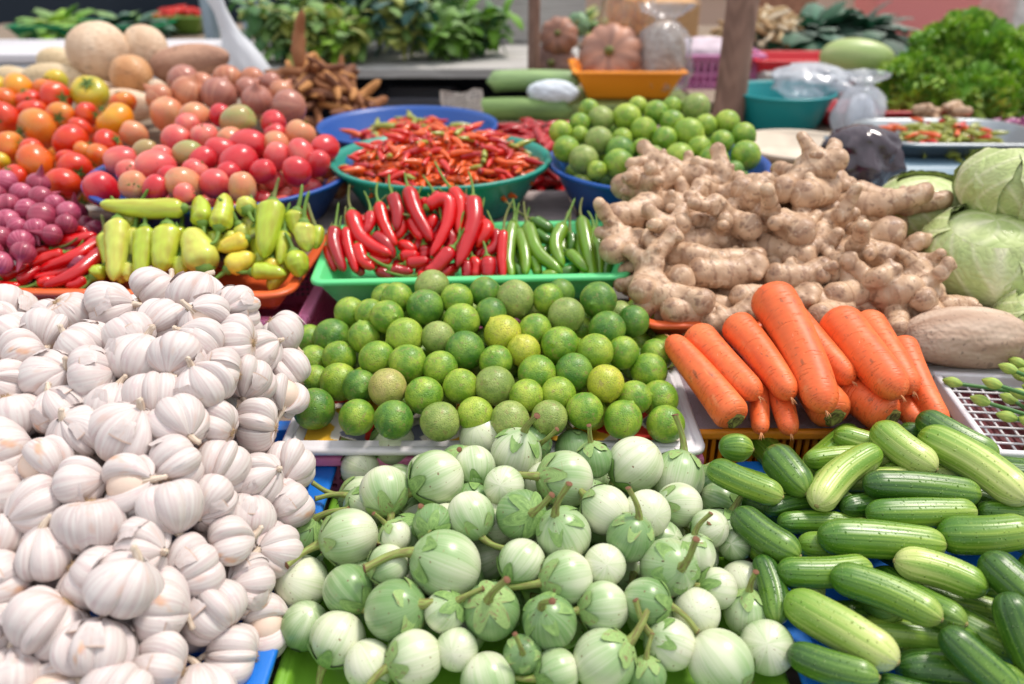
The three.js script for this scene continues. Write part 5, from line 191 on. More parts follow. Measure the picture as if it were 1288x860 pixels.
const LEFTCHILLI = [[[-0.56,0.863,-1.075,-0.566,0.86,-1.058,-0.575,0.856,-1.035,-0.588,0.852,-1.021,-0.606,0.847,-1.013,-0.62,0.843,-1.008],0.009,"r",1],[[-0.549,0.856,-1.05,-0.555,0.851,-1.032,-0.564,0.844,-1.008,-0.575,0.839,-0.992,-0.59,0.836,-0.981,-0.601,0.834,-0.975],0.0093,"r",1],[[-0.6,0.854,-1.042,-0.607,0.853,-1.038,-0.616,0.852,-1.033,-0.624,0.85,-1.027,-0.632,0.848,-1.02,-0.637,0.846,-1.015],0.0079,"r",1],[[-0.639,0.862,-1.068,-0.627,0.862,-1.067,-0.611,0.861,-1.066,-0.596,0.862,-1.068,-0.582,0.864,-1.076,-0.572,0.866,-1.081],0.0103,"r",1],[[-0.621,0.856,-1.049,-0.628,0.855,-1.046,-0.637,0.854,-1.041,-0.643,0.852,-1.035,-0.646,0.851,-1.028,-0.648,0.849,-1.022],0.0076,"r",1],[[-0.615,0.832,-0.985,-0.61,0.833,-0.987,-0.604,0.834,-0.99,-0.599,0.834,-0.993,-0.594,0.835,-0.996,-0.591,0.836,-0.998],0.0075,"r",1],[[-0.578,0.849,-1.051,-0.582,0.845,-1.04,-0.588,0.84,-1.025,-0.598,0.837,-1.013,-0.613,0.836,-1.004,-0.624,0.836,-0.997],0.0077,"r",1],[[-0.645,0.834,-0.991,-0.641,0.834,-0.994,-0.635,0.836,-0.998,-0.631,0.838,-1.005,-0.627,0.84,-1.015,-0.625,0.843,-1.022],0.0076,"r",1],[[-0.666,0.836,-0.994,-0.662,0.838,-0.999,-0.655,0.84,-1.006,-0.65,0.841,-1.012,-0.644,0.843,-1.02,-0.639,0.845,-1.025],0.0076,"r",1],[[-0.628,0.865,-1.098,-0.623,0.865,-1.099,-0.615,0.865,-1.101,-0.608,0.865,-1.1,-0.598,0.864,-1.098,-0.592,0.864,-1.096],0.0081,"r",1],[[-0.556,0.835,-0.997,-0.558,0.834,-0.993,-0.561,0.832,-0.989,-0.565,0.831,-0.985,-0.572,0.831,-0.983,-0.577,0.83,-0.982],0.007,"r",1],[[-0.673,0.834,-0.982,-0.666,0.833,-0.98,-0.655,0.833,-0.977,-0.646,0.832,-0.977,-0.638,0.833,-0.978,-0.632,0.833,-0.978],0.007,"r",1]];
const GINGER = [[0.174,0.903,-1.063,0.0845,0.5,0.77,-0.05,"m","knobbly tan ginger root in the big heap on the orange tray"],[0.24,0.91,-1.077,0.0921,-0.3,0.54,0.13,"m","knobbly tan ginger root in the big heap on the orange tray"],[0.156,0.883,-1.019,0.0825,0.9,0.54,0.17,"m","knobbly tan ginger root in the big heap on the orange tray"],[0.28,0.898,-1.05,0.0865,2.2,0.62,-0.01,"m","knobbly tan ginger root in the big heap on the orange tray"],[0.239,0.868,-0.986,0.0955,-0.5,0.33,-0.02,"l","knobbly tan ginger root in the big heap on the orange tray"],[0.282,0.858,-0.964,0.0949,0.15,0.64,-0.04,"l","knobbly tan ginger root in the big heap on the orange tray"],[0.171,0.856,-0.958,0.082,1.3,0.56,0.12,"m","knobbly tan ginger root in the big heap on the orange tray"],[0.188,0.839,-0.923,0.0859,2.6,0.59,-0.11,"m","knobbly tan ginger root in the big heap on the orange tray"],[0.231,0.832,-0.908,0.077,0.2,0.43,-0.07,"m","knobbly tan ginger root in the big heap on the orange tray"],[0.35,0.894,-1.042,0.0943,1.9,0.5,-0.09,"m","knobbly tan ginger root in the big heap on the orange tray"],[0.366,0.873,-0.997,0.0847,-0.6,0.63,0.12,"m","knobbly tan ginger root in the big heap on the orange tray"],[0.37,0.856,-0.958,0.0804,0.1,0.72,-0.03,"l","knobbly tan ginger root in the big heap on the orange tray"],[0.396,0.93,-1.121,0.0932,0.9,0.59,0.06,"m","knobbly tan ginger root in the big heap on the orange tray"],[0.428,0.922,-1.103,0.1007,0.7,0.39,-0.05,"l","knobbly tan ginger root in the big heap on the orange tray"],[0.476,0.91,-1.077,0.0972,-0.7,0.48,0.26,"l","knobbly tan ginger root in the big heap on the orange tray"],[0.474,0.883,-1.019,0.1008,-1.1,0.6,0.35,"l","knobbly tan ginger root in the big heap on the orange tray"],[0.436,0.873,-0.997,0.0858,2.4,0.44,-0.08,"m","knobbly tan ginger root in the big heap on the orange tray"],[0.427,0.846,-0.938,0.0843,0.6,0.68,0.01,"m","knobbly tan ginger root in the big heap on the orange tray"],[0.451,0.844,-0.933,0.0902,-0.9,0.4,-0.14,"m","knobbly tan ginger root in the big heap on the orange tray"],[0.484,0.844,-0.933,0.0752,1.6,0.6,-0.18,"m","knobbly tan ginger root in the big heap on the orange tray"],[0.516,0.913,-1.083,0.0862,-0.6,0.53,-0.07,"l","knobbly tan ginger root in the big heap on the orange tray"],[0.34,0.922,-1.103,0.0741,0.5,0.56,-0.21,"s","knobbly tan ginger root in the big heap on the orange tray"],[0.315,0.927,-1.116,0.0762,2,0.58,-0.17,"s","knobbly tan ginger root in the big heap on the orange tray"],[0.343,0.835,-0.916,0.0825,0.1,0.29,0.22,"l","knobbly tan ginger root in the big heap on the orange tray"],[0.39,0.832,-0.908,0.0774,0.8,0.27,-0.07,"m","knobbly tan ginger root in the big heap on the orange tray"],[0.462,0.83,-0.903,0.0603,1.5,0.46,0.3,"s","knobbly tan ginger root in the big heap on the orange tray"],[0.512,0.835,-0.916,0.064,1.2,0.62,0.05,"s","knobbly tan ginger root in the big heap on the orange tray"],[0.207,0.878,-1.008,0.0798,3.5,0.51,0.04,"m","knobbly tan ginger root in the big heap on the orange tray"],[0.31,0.844,-0.933,0.0653,0.4,0.42,0.07,"s","knobbly tan ginger root in the big heap on the orange tray"],[0.274,0.828,-0.898,0.072,0.3,0.45,0.24,"l","knobbly tan ginger root in the big heap on the orange tray"],[0.411,0.891,-1.035,0.0808,4.0,0.73,-0.02,"m","knobbly tan ginger root in the big heap on the orange tray"],[0.496,0.865,-0.98,0.0775,5.0,0.63,0.05,"m","knobbly tan ginger root in the big heap on the orange tray"],[0.28,0.866,-1.05,0.088,0.64,0.3,-0.25,"m","knobbly tan ginger root in the big heap on the orange tray"],[0.198,0.892,-1.106,0.088,3.63,0.3,-0.03,"m","knobbly tan ginger root in the big heap on the orange tray"],[0.3,0.907,-1.138,0.088,2.43,0.3,0.22,"m","knobbly tan ginger root in the big heap on the orange tray"],[0.197,0.919,-1.165,0.088,0.51,0.3,0.1,"m","knobbly tan ginger root in the big heap on the orange tray"],[0.344,0.849,-1.013,0.088,3.09,0.3,-0.75,"m","knobbly tan ginger root in the big heap on the orange tray"],[0.265,0.881,-1.082,0.088,0.41,0.3,-0.29,"m","knobbly tan ginger root in the big heap on the orange tray"],[0.394,0.889,-1.1,0.088,2.87,0.3,-0.13,"m","knobbly tan ginger root in the big heap on the orange tray"],[0.445,0.9,-1.123,0.088,2.59,0.3,0.7,"m","knobbly tan ginger root in the big heap on the orange tray"],[0.231,0.865,-1.048,0.088,2.21,0.3,0.08,"m","knobbly tan ginger root in the big heap on the orange tray"],[0.226,0.919,-1.165,0.088,2.54,0.3,-0.27,"m","knobbly tan ginger root in the big heap on the orange tray"],[0.288,0.869,-1.058,0.088,3.02,0.3,0.29,"m","knobbly tan ginger root in the big heap on the orange tray"],[0.26,0.834,-0.98,0.088,2.36,0.3,0.25,"m","knobbly tan ginger root in the big heap on the orange tray"],[0.222,0.822,-0.953,0.088,0.51,0.3,0.19,"m","knobbly tan ginger root in the big heap on the orange tray"],[0.454,0.878,-1.076,0.088,4.38,0.3,0.02,"m","knobbly tan ginger root in the big heap on the orange tray"],[0.354,0.832,-0.976,0.088,1.73,0.3,0.12,"m","knobbly tan ginger root in the big heap on the orange tray"],[0.276,0.856,-1.029,0.088,3.39,0.3,-0.02,"m","knobbly tan ginger root in the big heap on the orange tray"],[0.194,0.83,-0.972,0.088,1.71,0.3,-0.71,"m","knobbly tan ginger root in the big heap on the orange tray"],[0.208,0.889,-1.099,0.088,3.52,0.3,-0.17,"m","knobbly tan ginger root in the big heap on the orange tray"],[0.449,0.909,-1.144,0.088,5.83,0.3,-0.14,"m","knobbly tan ginger root in the big heap on the orange tray"],[0.242,0.846,-1.006,0.088,1.3,0.3,0.01,"m","knobbly tan ginger root in the big heap on the orange tray"],[0.277,0.905,-1.136,0.088,2.46,0.3,-0.18,"m","knobbly tan ginger root in the big heap on the orange tray"],[0.214,0.908,-1.141,0.088,0.2,0.3,-0.17,"m","knobbly tan ginger root in the big heap on the orange tray"],[0.318,0.887,-1.096,0.088,0.22,0.3,0.29,"m","knobbly tan ginger root in the big heap on the orange tray"],[0.404,0.824,-0.959,0.088,1.52,0.3,0.01,"m","knobbly tan ginger root in the big heap on the orange tray"],[0.442,0.84,-0.993,0.088,4.21,0.3,-0.28,"m","knobbly tan ginger root in the big heap on the orange tray"],[0.198,0.839,-0.991,0.088,0.01,0.3,0.19,"m","knobbly tan ginger root in the big heap on the orange tray"],[0.356,0.886,-1.094,0.088,5.52,0.3,-0.06,"m","knobbly tan ginger root in the big heap on the orange tray"],[0.312,0.889,-1.101,0.088,2.48,0.3,0.12,"m","knobbly tan ginger root in the big heap on the orange tray"],[0.446,0.821,-0.952,0.088,2.64,0.3,0.2,"m","knobbly tan ginger root in the big heap on the orange tray"],[0.196,0.86,-1.037,0.088,0.75,0.3,0.29,"m","knobbly tan ginger root in the big heap on the orange tray"],[0.548,0.84,-0.905,0.058,0.2,0.05,0.0,"s","small loose ginger piece between the ginger heap and the cabbages"]];
// ---------------------------------------------------------------- ground and tables
const M = {};
{
  const conc = tex(512, 512, (u, v) => { const n = fbm(u * 9, v * 9, 3, 5), s = N3(u * 90, v * 90, 1); const k = 118 + 50 * n + 14 * s; return [k, k * 0.97, k * 0.93]; }, true, 40, 40);
  const g = new THREE.PlaneGeometry(160, 160); g.rotateX(-Math.PI / 2); struct('ground', g, std({ map: conc, roughness: 0.92 }));
}
function woodMat(a, b, s, rough = 0.8) {
  const f = (u, v) => { const r = fbm(u * 3 + s, v * 40 + fbm(u * 4, v * 6, s) * 3, s, 4); return clamp(0.5 + r * 1.1); };
  return std({ map: tex(512, 256, (u, v) => { const k = f(u, v), st = smooth(0.2, 0.5, fbm(u * 5, v * 5, s + 9)); return mixc(mixc(a, b, k), [70, 62, 58], st * 0.35); }), bumpMap: tex(512, 256, f, false), bumpScale: 0.0012, roughness: rough });
}
M.wood = woodMat([112, 96, 82], [168, 152, 134], 2); M.greyWood = woodMat([150, 146, 142], [200, 198, 194], 7); M.post = woodMat([112, 86, 74], [160, 128, 112], 12);
function plankTable(name, label, x0, x1, z0, z1, top, planks, mat, wavy) {
  const o = thing(name, label, 'table'), n = planks, d = (z1 - z0) / n;
  for (let i = 0; i < n; i++) {
    const g = box(x1 - x0, 0.028, d - 0.006, (x0 + x1) / 2, top - 0.014 - rr(0, 0.003), -(z0 + d * (i + 0.5)), 0.004);
    if (wavy && i === 0) { const p = g.attributes.position; for (let k = 0; k < p.count; k++) if (p.getZ(k) > -(z0 + d * 0.5)) p.setZ(k, p.getZ(k) + 0.02 * N3(p.getX(k) * 4, 0, 2)); }
    const uv = g.attributes.uv, p = g.attributes.position; for (let k = 0; k < p.count; k++) uv.setXY(k, p.getX(k) * 0.8 + i * 0.37, p.getZ(k) * 1.6 + p.getY(k));
    part(o, 'plank', g, mat);
  }
  for (const x of [x0 + 0.06, x1 - 0.06]) for (const z of [z0 + 0.06, z1 - 0.06]) part(o, 'leg', box(0.06, top - 0.034, 0.06, x, (top - 0.034) / 2, -z), mat);
  for (const z of wavy ? [z1 - 0.06] : [z0 + 0.06, z1 - 0.06]) part(o, 'rail', box(x1 - x0 - 0.2, 0.05, 0.03, (x0 + x1) / 2, top - 0.06, -z), mat);
  return put(o);
}
plankTable('wooden_table', 'low plank table under the garlic, eggplant and cucumber trays', -0.95, 1.0, 0.2, 1.27, 0.69, 8, M.wood);
plankTable('wooden_table', 'plank table carrying the round bowls of chillies, tomatoes and limes', -1.75, 0.05, 1.29, 2.12, 0.8, 6, M.wood);
plankTable('wooden_table', 'plank table under the lettuce, pumpkins and metal tray', 0.06, 2.2, 1.29, 2.75, 0.8, 10, M.wood);

// ---------------------------------------------------------------- trays, bowls and crates of the front stall
const plastic = (r, g, b, rough = 0.38) => phys({ color: lin(r, g, b), roughness: rough, clearcoat: 0.15, clearcoatRoughness: 0.3, bumpMap: M.scuff ??= tex(256, 256, (u, v) => 0.5 + 0.35 * fbm(u * 14, v * 14, 2) + (Math.abs(N3(u * 40, v * 3, 5)) < 0.02 ? 0.2 : 0), false, 6, 6), bumpScale: 0.0004 });
M.blue = plastic(22, 112, 205); M.deepBlue = plastic(18, 78, 160); M.green = plastic(120, 172, 50); M.mint = plastic(92, 205, 130); M.orange = plastic(222, 98, 48); M.teal = plastic(16, 140, 122);
M.pink = plastic(246, 142, 190, 0.5); M.basketOrange = plastic(246, 150, 30); M.whiteP = plastic(228, 224, 228); M.maroon = plastic(96, 22, 34, 0.5); M.purple = plastic(196, 120, 170); M.red = plastic(212, 36, 48);
const tray = (name, label, w, d, h, x, y, z, mat, opt, turn) => put(single(name, trayGeo(w, d, h, opt), mat, label, 'tray'), x, y, -z, turn);
tray('plastic_tray', 'bright blue tray holding the heap of white garlic', 0.50, 0.46, 0.045, -0.435, 0.695, 0.575, M.blue, { flare: 0.012, rim: 0.02, cr: 0.03 });
tray('plastic_tray', 'grass green tray under the round eggplants', 0.405, 0.335, 0.016, 0.015, 0.704, 0.535, M.green, { flare: 0.006, rim: 0.006, cr: 0.02 });
tray('plastic_tray', 'blue tray under the cucumbers', 0.56, 0.40, 0.035, 0.503, 0.698, 0.535, M.blue, { flare: 0.012, rim: 0.018, cr: 0.03 });
tray('plastic_tray', 'orange tray of light green peppers and red chillies', 0.52, 0.26, 0.034, -0.535, 0.797, 1.09, M.orange, { flare: 0.014, rim: 0.012, cr: 0.035 }, -0.03);
tray('plastic_tray', 'mint green tray of red and green chillies', 0.405, 0.22, 0.05, -0.056, 0.803, 1.062, M.mint, { flare: 0.022, rim: 0.01, cr: 0.02 }, 0.06);
tray('plastic_tray', 'orange tray under the heap of ginger', 0.36, 0.34, 0.028, 0.33, 0.796, 1.05, M.orange, { flare: 0.012, rim: 0.012, cr: 0.03 });
tray('plastic_tray', 'shallow white tray under the front heap of limes', 0.44, 0.26, 0.012, -0.02, 0.757, 0.83, M.whiteP, { flare: 0.006, rim: 0.008, cr: 0.015 });
{
  const print = tex(256, 128, (u, v) => { const a = fbm(u * 6, v * 4, 1, 2), b = fbm(u * 8 + 3, v * 5, 7, 2); return a > 0.08 ? [205, 44, 30] : b > 0.1 ? [240, 186, 50] : b < -0.12 ? [120, 120, 140] : [236, 226, 214]; });
  const g = grid(24, 12, (u, v) => [(u - 0.5) * 0.40, 0.0024 + 0.001 * N3(u * 5, v * 4, 1), (0.5 - v) * 0.222]);
  put(single('printed_paper', g, std({ map: print, roughness: 0.7, side: THREE.DoubleSide }), 'red and yellow printed paper lining the white tray under the limes', 'paper'), -0.02, 0.7605, -0.83);
}
const pinkSlot = { sw: 0.0052, sh: 0.0052, px: 0.0088, py: 0.0088, edge: 0.011 };
put(crate('plastic_crate', 'pink square-holed crate under the orange pepper tray, behind the garlic', 0.40, 0.26, 0.098, M.pink, pinkSlot), -0.475, 0.692, -1.098);
put(crate('plastic_crate', 'pink square-holed crate under the mint green chilli tray', 0.33, 0.26, 0.104, M.pink, pinkSlot), -0.05, 0.692, -1.09);
put(crate('plastic_crate', 'shallow pink crate under the white lime tray', 0.40, 0.21, 0.058, M.pink, pinkSlot), -0.01, 0.692, -0.825);
put(crate('plastic_crate', 'pink crate under the orange ginger tray', 0.3, 0.26, 0.098, M.pink, pinkSlot), 0.35, 0.692, -1.11);
put(crate('slotted_basket', 'orange plastic basket with upright slots under the carrots', 0.29, 0.14, 0.07, M.basketOrange, { sw: 0.0042, sh: 0.046, px: 0.0085, py: 0.05, edge: 0.006 }), 0.322, 0.692, -0.822);
{
  const g = grid(16, 8, (u, v) => [(u - 0.5) * 0.30, 0.002 * N3(u * 5, v * 3, 4), (0.5 - v) * 0.15]);
  put(single('paper_sheet', g, std({ color: lin(150, 132, 140), roughness: 0.85, side: THREE.DoubleSide, bumpMap: M.scuff, bumpScale: 0.002 }), 'grey wrapping paper laid over the orange basket under the carrots', 'paper'), 0.322, 0.7655, -0.822);
}
// right-hand end: maroon crate, net basket, board, blue crate under the cabbages
put(single('plastic_crate', box(0.42, 0.07, 0.18, 0, 0.035, 0, 0.006), M.maroon, 'maroon crate under the white net basket of chive flowers', 'crate'), 0.70, 0.692, -0.745);
{
  const o = thing('net_basket', 'white net basket under the chive flowers', 'basket'), bars = [];
  for (let i = 0; i <= 22; i++) { const x = -0.165 + i * 0.015; bars.push(box(0.0026, 0.002, 0.15, x, 0.004, 0, 0.0008)); }
  for (let i = 0; i <= 10; i++) { const z = -0.075 + i * 0.015; bars.push(box(0.33, 0.002, 0.0026, 0, 0.0064, z, 0.0008)); }
  part(o, 'weave', merged(bars), M.whiteP);
  const r = []; for (const s of [-1, 1]) { r.push(box(0.35, 0.02, 0.008, 0, 0.01, s * 0.08)); r.push(box(0.008, 0.02, 0.152, s * 0.171, 0.01, 0)); }
  part(o, 'rim', merged(r), M.whiteP); put(o, 0.655, 0.764, -0.742, -0.1);
}
put(single('wooden_board', box(0.46, 0.02, 0.17, 0, 0, 0, 0.004), M.greyWood, 'bare wooden board under the large yam root', 'board'), 0.665, 0.772, -0.925, 0.04);
put(crate('plastic_crate', 'blue-grey crate under the cabbages', 0.46, 0.26, 0.095, plastic(96, 132, 160, 0.5), { sw: 0.012, sh: 0.02, px: 0.02, py: 0.028, edge: 0.012 }), 0.77, 0.692, -1.14);
put(single('wooden_board', box(0.10, 0.072, 0.16, 0, 0, 0, 0.004), M.wood, 'thick wooden block holding up the bare board', 'board'), 0.60, 0.7275, -0.925);
put(single('wooden_board', box(0.47, 0.016, 0.27, 0, 0, 0, 0.003), M.greyWood, 'thin board over the blue-grey crate under the cabbages', 'board'), 0.77, 0.797, -1.14);
// bowls
function bowl(name, label, x, y, z, R, h, mat) {
  const prof = [[0.001, 0.003], [R * 0.62, 0.003], [R * 0.7, 0.008], [R * 0.93, h - 0.006], [R - 0.008, h], [R - 0.001, h + 0.0008], [R, h - 0.002], [R - 0.001, h - 0.007], [R * 0.945, h - 0.009], [R * 0.71, 0.003], [R * 0.64, 0], [0.001, 0]];
  return put(single(name, new THREE.LatheGeometry(prof.map(p => new THREE.Vector2(...p)), 64), mat, label, 'bowl'), x, y, -z);
}
bowl('plastic_bowl', 'teal green bowl heaped with small red chillies', -0.114, 0.835, 1.32, 0.178, 0.078, M.teal);
bowl('plastic_bowl', 'wide blue bowl behind the teal bowl, half filled with chillies', -0.203, 0.82, 1.63, 0.176, 0.078, M.deepBlue);
bowl('plastic_bowl', 'blue bowl full of limes', 0.234, 0.82, 1.315, 0.178, 0.088, M.deepBlue);
bowl('plastic_bowl', 'blue bowl full of pink tomatoes', -0.452, 0.818, 1.275, 0.203, 0.085, M.deepBlue);
bowl('plastic_bowl', 'small blue dish by the garlic heap', -0.70, 0.70, 0.90, 0.14, 0.10, M.blue);
// papers and flat wrappers on the table
function sheet(name, label, w, d, x, y, z, turn, mat, amp = 0.004) {
  const g = grid(20, 14, (u, v) => [(u - 0.5) * w, amp * (1 + fbm(u * 3 + x * 7, v * 3, z * 5, 3) * 2), (0.5 - v) * d]);
  return put(single(name, g, mat, label, 'paper'), x, y, -z, turn);
}
const card = (r, g, b) => std({ color: lin(r * 1.08, g * 1.08, b * 1.08), map: M.cardMap ??= tex(256, 256, (u, v) => { const k = 232 * (1 + 0.22 * fbm(u * 9, v * 9, 3, 4)); return [k, k, k]; }), roughness: 0.9, side: THREE.DoubleSide });
put(single('cardboard_sheet', box(0.46, 0.034, 0.20, 0, 0, 0, 0.002), card(176, 160, 158, 1), 'grey cardboard flat under the teal bowl', 'cardboard'), -0.13, 0.8175, -1.285, 0.05);
put(single('cardboard_sheet', box(0.34, 0.01, 0.3, 0, 0, 0, 0.002), card(140, 118, 104, 2), 'brown cardboard flat under the blue tomato bowl', 'cardboard'), -0.45, 0.806, -1.27, 0);
{
  const stripes = std({ map: tex(256, 64, (u, v) => { const k = v * 9 % 1, b = Math.floor(v * 9) % 5; return [[40, 150, 205], [214, 190, 205], [30, 96, 176], [90, 190, 150], [225, 220, 225]][b].map(q => q * (0.92 + 0.1 * N3(u * 20, v * 8, 2)) * (k < 0.06 ? 0.9 : 1)); }), roughness: 0.35, side: THREE.DoubleSide });
  sheet('striped_sack', 'folded blue, white and green striped plastic sack under the lime bowl', 0.26, 0.20, 0.19, 0.812, 1.215, -0.08, stripes, 0.006);
}

// ---------------------------------------------------------------- limes
const ball = (u, v, f, s) => { const e = (v - 0.5) * Math.PI, c = Math.cos(e); return N3(c * Math.cos(u * 6.2832) * f + s, Math.sin(e) * f + s * 1.3, c * Math.sin(u * 6.2832) * f + s * 0.7); };
const pores = tex(512, 256, (u, v) => 0.6 + 0.5 * Math.min(0, ball(u, v, 17, 3) * 1.3 + 0.1) + 0.22 * ball(u, v, 3, 4), false, 1, 1);
const LIMEC = { g: [[92, 138, 30], [156, 180, 58]], d: [[64, 114, 30], [118, 154, 52]], l: [[118, 154, 36], [170, 188, 66]], p: [[118, 142, 62], [158, 172, 92]], y: [[158, 172, 42], [194, 192, 66]], b: [[152, 156, 72], [184, 170, 104]] };
const LIMET = { g: 'mid green', d: 'dark green', l: 'bright yellowish green', p: 'dull grey-green', y: 'yellow', b: 'pale brown-blotched' };
const limeMat = {};
for (const k in LIMEC) {
  const s = k.charCodeAt(0);
  limeMat[k] = phys({ map: tex(512, 256, (u, v) => {
    const n = 0.55 * ball(u, v, 1.2, s) + 0.3 * ball(u, v, 3, s + 5) + 0.12 * ball(u, v, 7, s + 9), p = ball(u, v, 17, 3), sc = 0.6 * ball(u, v, 4, s + 30) + 0.3 * ball(u, v, 9, s + 31), sp = ball(u, v, 15, s + 3);
    let c = mixc(LIMEC[k][0], LIMEC[k][1], clamp(0.45 + n * 1.6)); c = c.map(q => q * (1 + 0.13 * p));
    c = mixc(c, [150, 132, 84], smooth(0.2, 0.36, sc) * 0.5); if (sp > 0.6) c = mixc(c, [66, 60, 32], 0.6);
    return c;
  }), bumpMap: pores, bumpScale: 0.0011, roughness: 0.42, clearcoat: 0.1, clearcoatRoughness: 0.3 });
}
const limeGeo = [1, 2, 3].map(s => lathe(v => {
  const a = (v - 0.5) * Math.PI, n = 1 + 0.05 * Math.exp(-Math.pow((1 - v) / 0.035, 2)) * 2 - 0.03 * Math.exp(-Math.pow(v / 0.03, 2));
  return [Math.cos(a) * 1.0, Math.sin(a) * (0.95 + 0.03 * s) * n];
}, 28, 20, (u, v) => 1 + 0.08 * cyl(u, v, 0.7, 1, s * 5, 2) + 0.02 * cyl(u, v, 2, 2, s, 2)));
const scarGeo = new THREE.LatheGeometry([[0.001, 0.035], [0.05, 0.04], [0.085, 0.02], [0.1, -0.03]].map(p => new THREE.Vector2(...p)), 10); scarGeo.translate(0, 0.985, 0);
M.scar = std({ color: lin(176, 164, 96), roughness: 0.8 });
const limeZone = (x, z) => z > -0.745 ? 'at the edge of the white tray above the eggplants' : x > 0.12 ? 'on the carrot side of the heap on the white tray' : x < -0.16 ? 'on the garlic side of the heap on the white tray' : z < -0.85 ? 'at the back of the white tray under the mint tray' : x > -0.02 ? 'in the middle of the white tray, nearer the carrots' : 'in the middle of the white tray, nearer the garlic';
function limes(list, where, group, full) {
  const proto = {};
  list.forEach(([x, y, z, r, dx, dy, dz, k], i) => {
    const key = k + i % 3;
    if (!proto[key]) {
      if (full) { proto[key] = thing('lime', `${LIMET[k]} lime ${where}`, 'lime', `${LIMET[k]} limes ${group}`); part(proto[key], 'rind', limeGeo[i % 3], limeMat[k]); part(proto[key], 'stem_scar', scarGeo, M.scar); }
      else proto[key] = single('lime', limeGeo[i % 3], limeMat[k], `${LIMET[k]} lime ${where}`, 'lime', `${LIMET[k]} limes ${group}`);
    }
    const q = `${LIMET[k]} lime ${full ? limeZone(x, z) : x < 0.17 ? 'in the blue bowl, on the chilli side' : x > 0.29 ? 'in the blue bowl, on the post side' : where}`, o = copyOf(proto[key], q, q.replace('lime', 'limes')); aim(o, dx, dy, dz, i * 2.1); o.scale.setScalar(r); put(o, x, y, z);
  });
}
limes(LIMES, 'in the heap on the white tray, above the eggplants', 'on the white tray', true);
limes(BACKLIMES, 'in the round blue bowl', 'in the blue bowl', false);

// ---------------------------------------------------------------- round eggplants
const EGGC = { w: [0.9, 'white'], h: [0.5, 'green-streaked'], g: [0.1, 'mostly green'] };
const eggMat = {};
for (const k in EGGC) eggMat[k] = [1, 2].map(s => phys({ map: tex(512, 256, (u, v) => {
  const st = cyl(u, v * 0.2, 8, 1.0, s * 9 + EGGC[k][0] * 20, 4), fs = cyl(u, v * 0.15, 16, 1, s * 5, 3), big = cyl(u, v, 0.9, 1.2, s * 4, 3);
  const edge = { w: 0.84, h: 0.58, g: 0.26 }[k];
  let gr = smooth(edge - 0.5, edge + 0.32, v + st * 0.10 + fs * 0.06 + big * 0.6);
  gr = clamp(gr * (0.88 + st * 0.28 + fs * 0.32));
  let c = mixc(mixc([214, 217, 190], [184, 200, 152], clamp(0.25 + fs * 1.2 + big)), k === 'g' ? [104, 142, 80] : [130, 164, 104], gr);
  const sp = N3(u * 46, v * 26, s * 3 + 1), scr = Math.abs(N3(u * 9 + s, v * 22, 4)) < 0.006 && N3(u * 5, v * 5, s * 8) > 0.15;
  if (sp > 0.62) c = mixc(c, [110, 80, 52], 0.7); if (scr) c = mixc(c, [150, 120, 80], 0.5);
  return c.map(q => q * (1 + 0.05 * st));
}), roughness: 0.34, clearcoat: 0.18, clearcoatRoughness: 0.25 }));
const eggGeo = [1, 2, 3].map(s => lathe(v => { const a = (v - 0.5) * Math.PI; return [Math.cos(a) * 1.0, Math.sin(a) * (0.9 + 0.05 * s)]; }, 36, 24, (u, v) => 1 + 0.035 * cyl(u, v, 0.8, 1.1, s * 7, 2) + 0.008 * Math.cos(u * 6.2832 * 5) * v));
M.calyx = [std({ map: tex(128, 128, (u, v) => mixc([134, 168, 92], [106, 140, 74], clamp(0.5 + cyl(u, v, 5, 5, 2) * 2)).map(q => q * (1 + 0.15 * N3(u * 40, v * 30, 2)))), roughness: 0.65, side: THREE.DoubleSide }), std({ map: tex(128, 128, (u, v) => mixc([140, 170, 100], [136, 124, 84], smooth(0.12, 0.35, cyl(u, v, 3, 5, 8))).map(q => q * (1 + 0.15 * N3(u * 40, v * 30, 5)))), roughness: 0.7, side: THREE.DoubleSide })];
M.eggStem = std({ map: tex(64, 128, (u, v) => mixc([138, 158, 78], [120, 110, 62], clamp(0.4 + cyl(u, v, 2, 4, 6) * 2)), true), roughness: 0.7 });
M.cut = std({ color: lin(120, 82, 60), roughness: 0.9 });
M.spine = std({ color: lin(96, 74, 52), roughness: 0.8 });
function calyxGeo(s) {
  // five pointed lobes hugging the fruit, thick at the middle, tips lifting off
  const f = (u, v, o) => {
    const lobe = Math.pow(Math.abs(Math.cos((u * 5 + s * 0.3) * Math.PI)), 1.35), ext = 0.46 + (0.60 + 0.16 * Math.sin(u * 40 + s)) * lobe;
    const a = v * ext, lift = 1.012 + o + 0.05 * Math.pow(v, 6) * lobe + 0.05 * Math.exp(-v * v * 18) + 0.012 * N3(u * 9, v * 4, s), th = u * Math.PI * 2;
    return [Math.sin(a) * Math.cos(th) * lift, Math.cos(a) * lift * 0.985, -Math.sin(a) * Math.sin(th) * lift];
  };
  return merged([grid(50, 10, (u, v) => f(u, v, 0.02)), grid(50, 10, (u, v) => f(1 - u, v, 0.0))]);
}
const calyxGeos = [1, 2].map(calyxGeo);
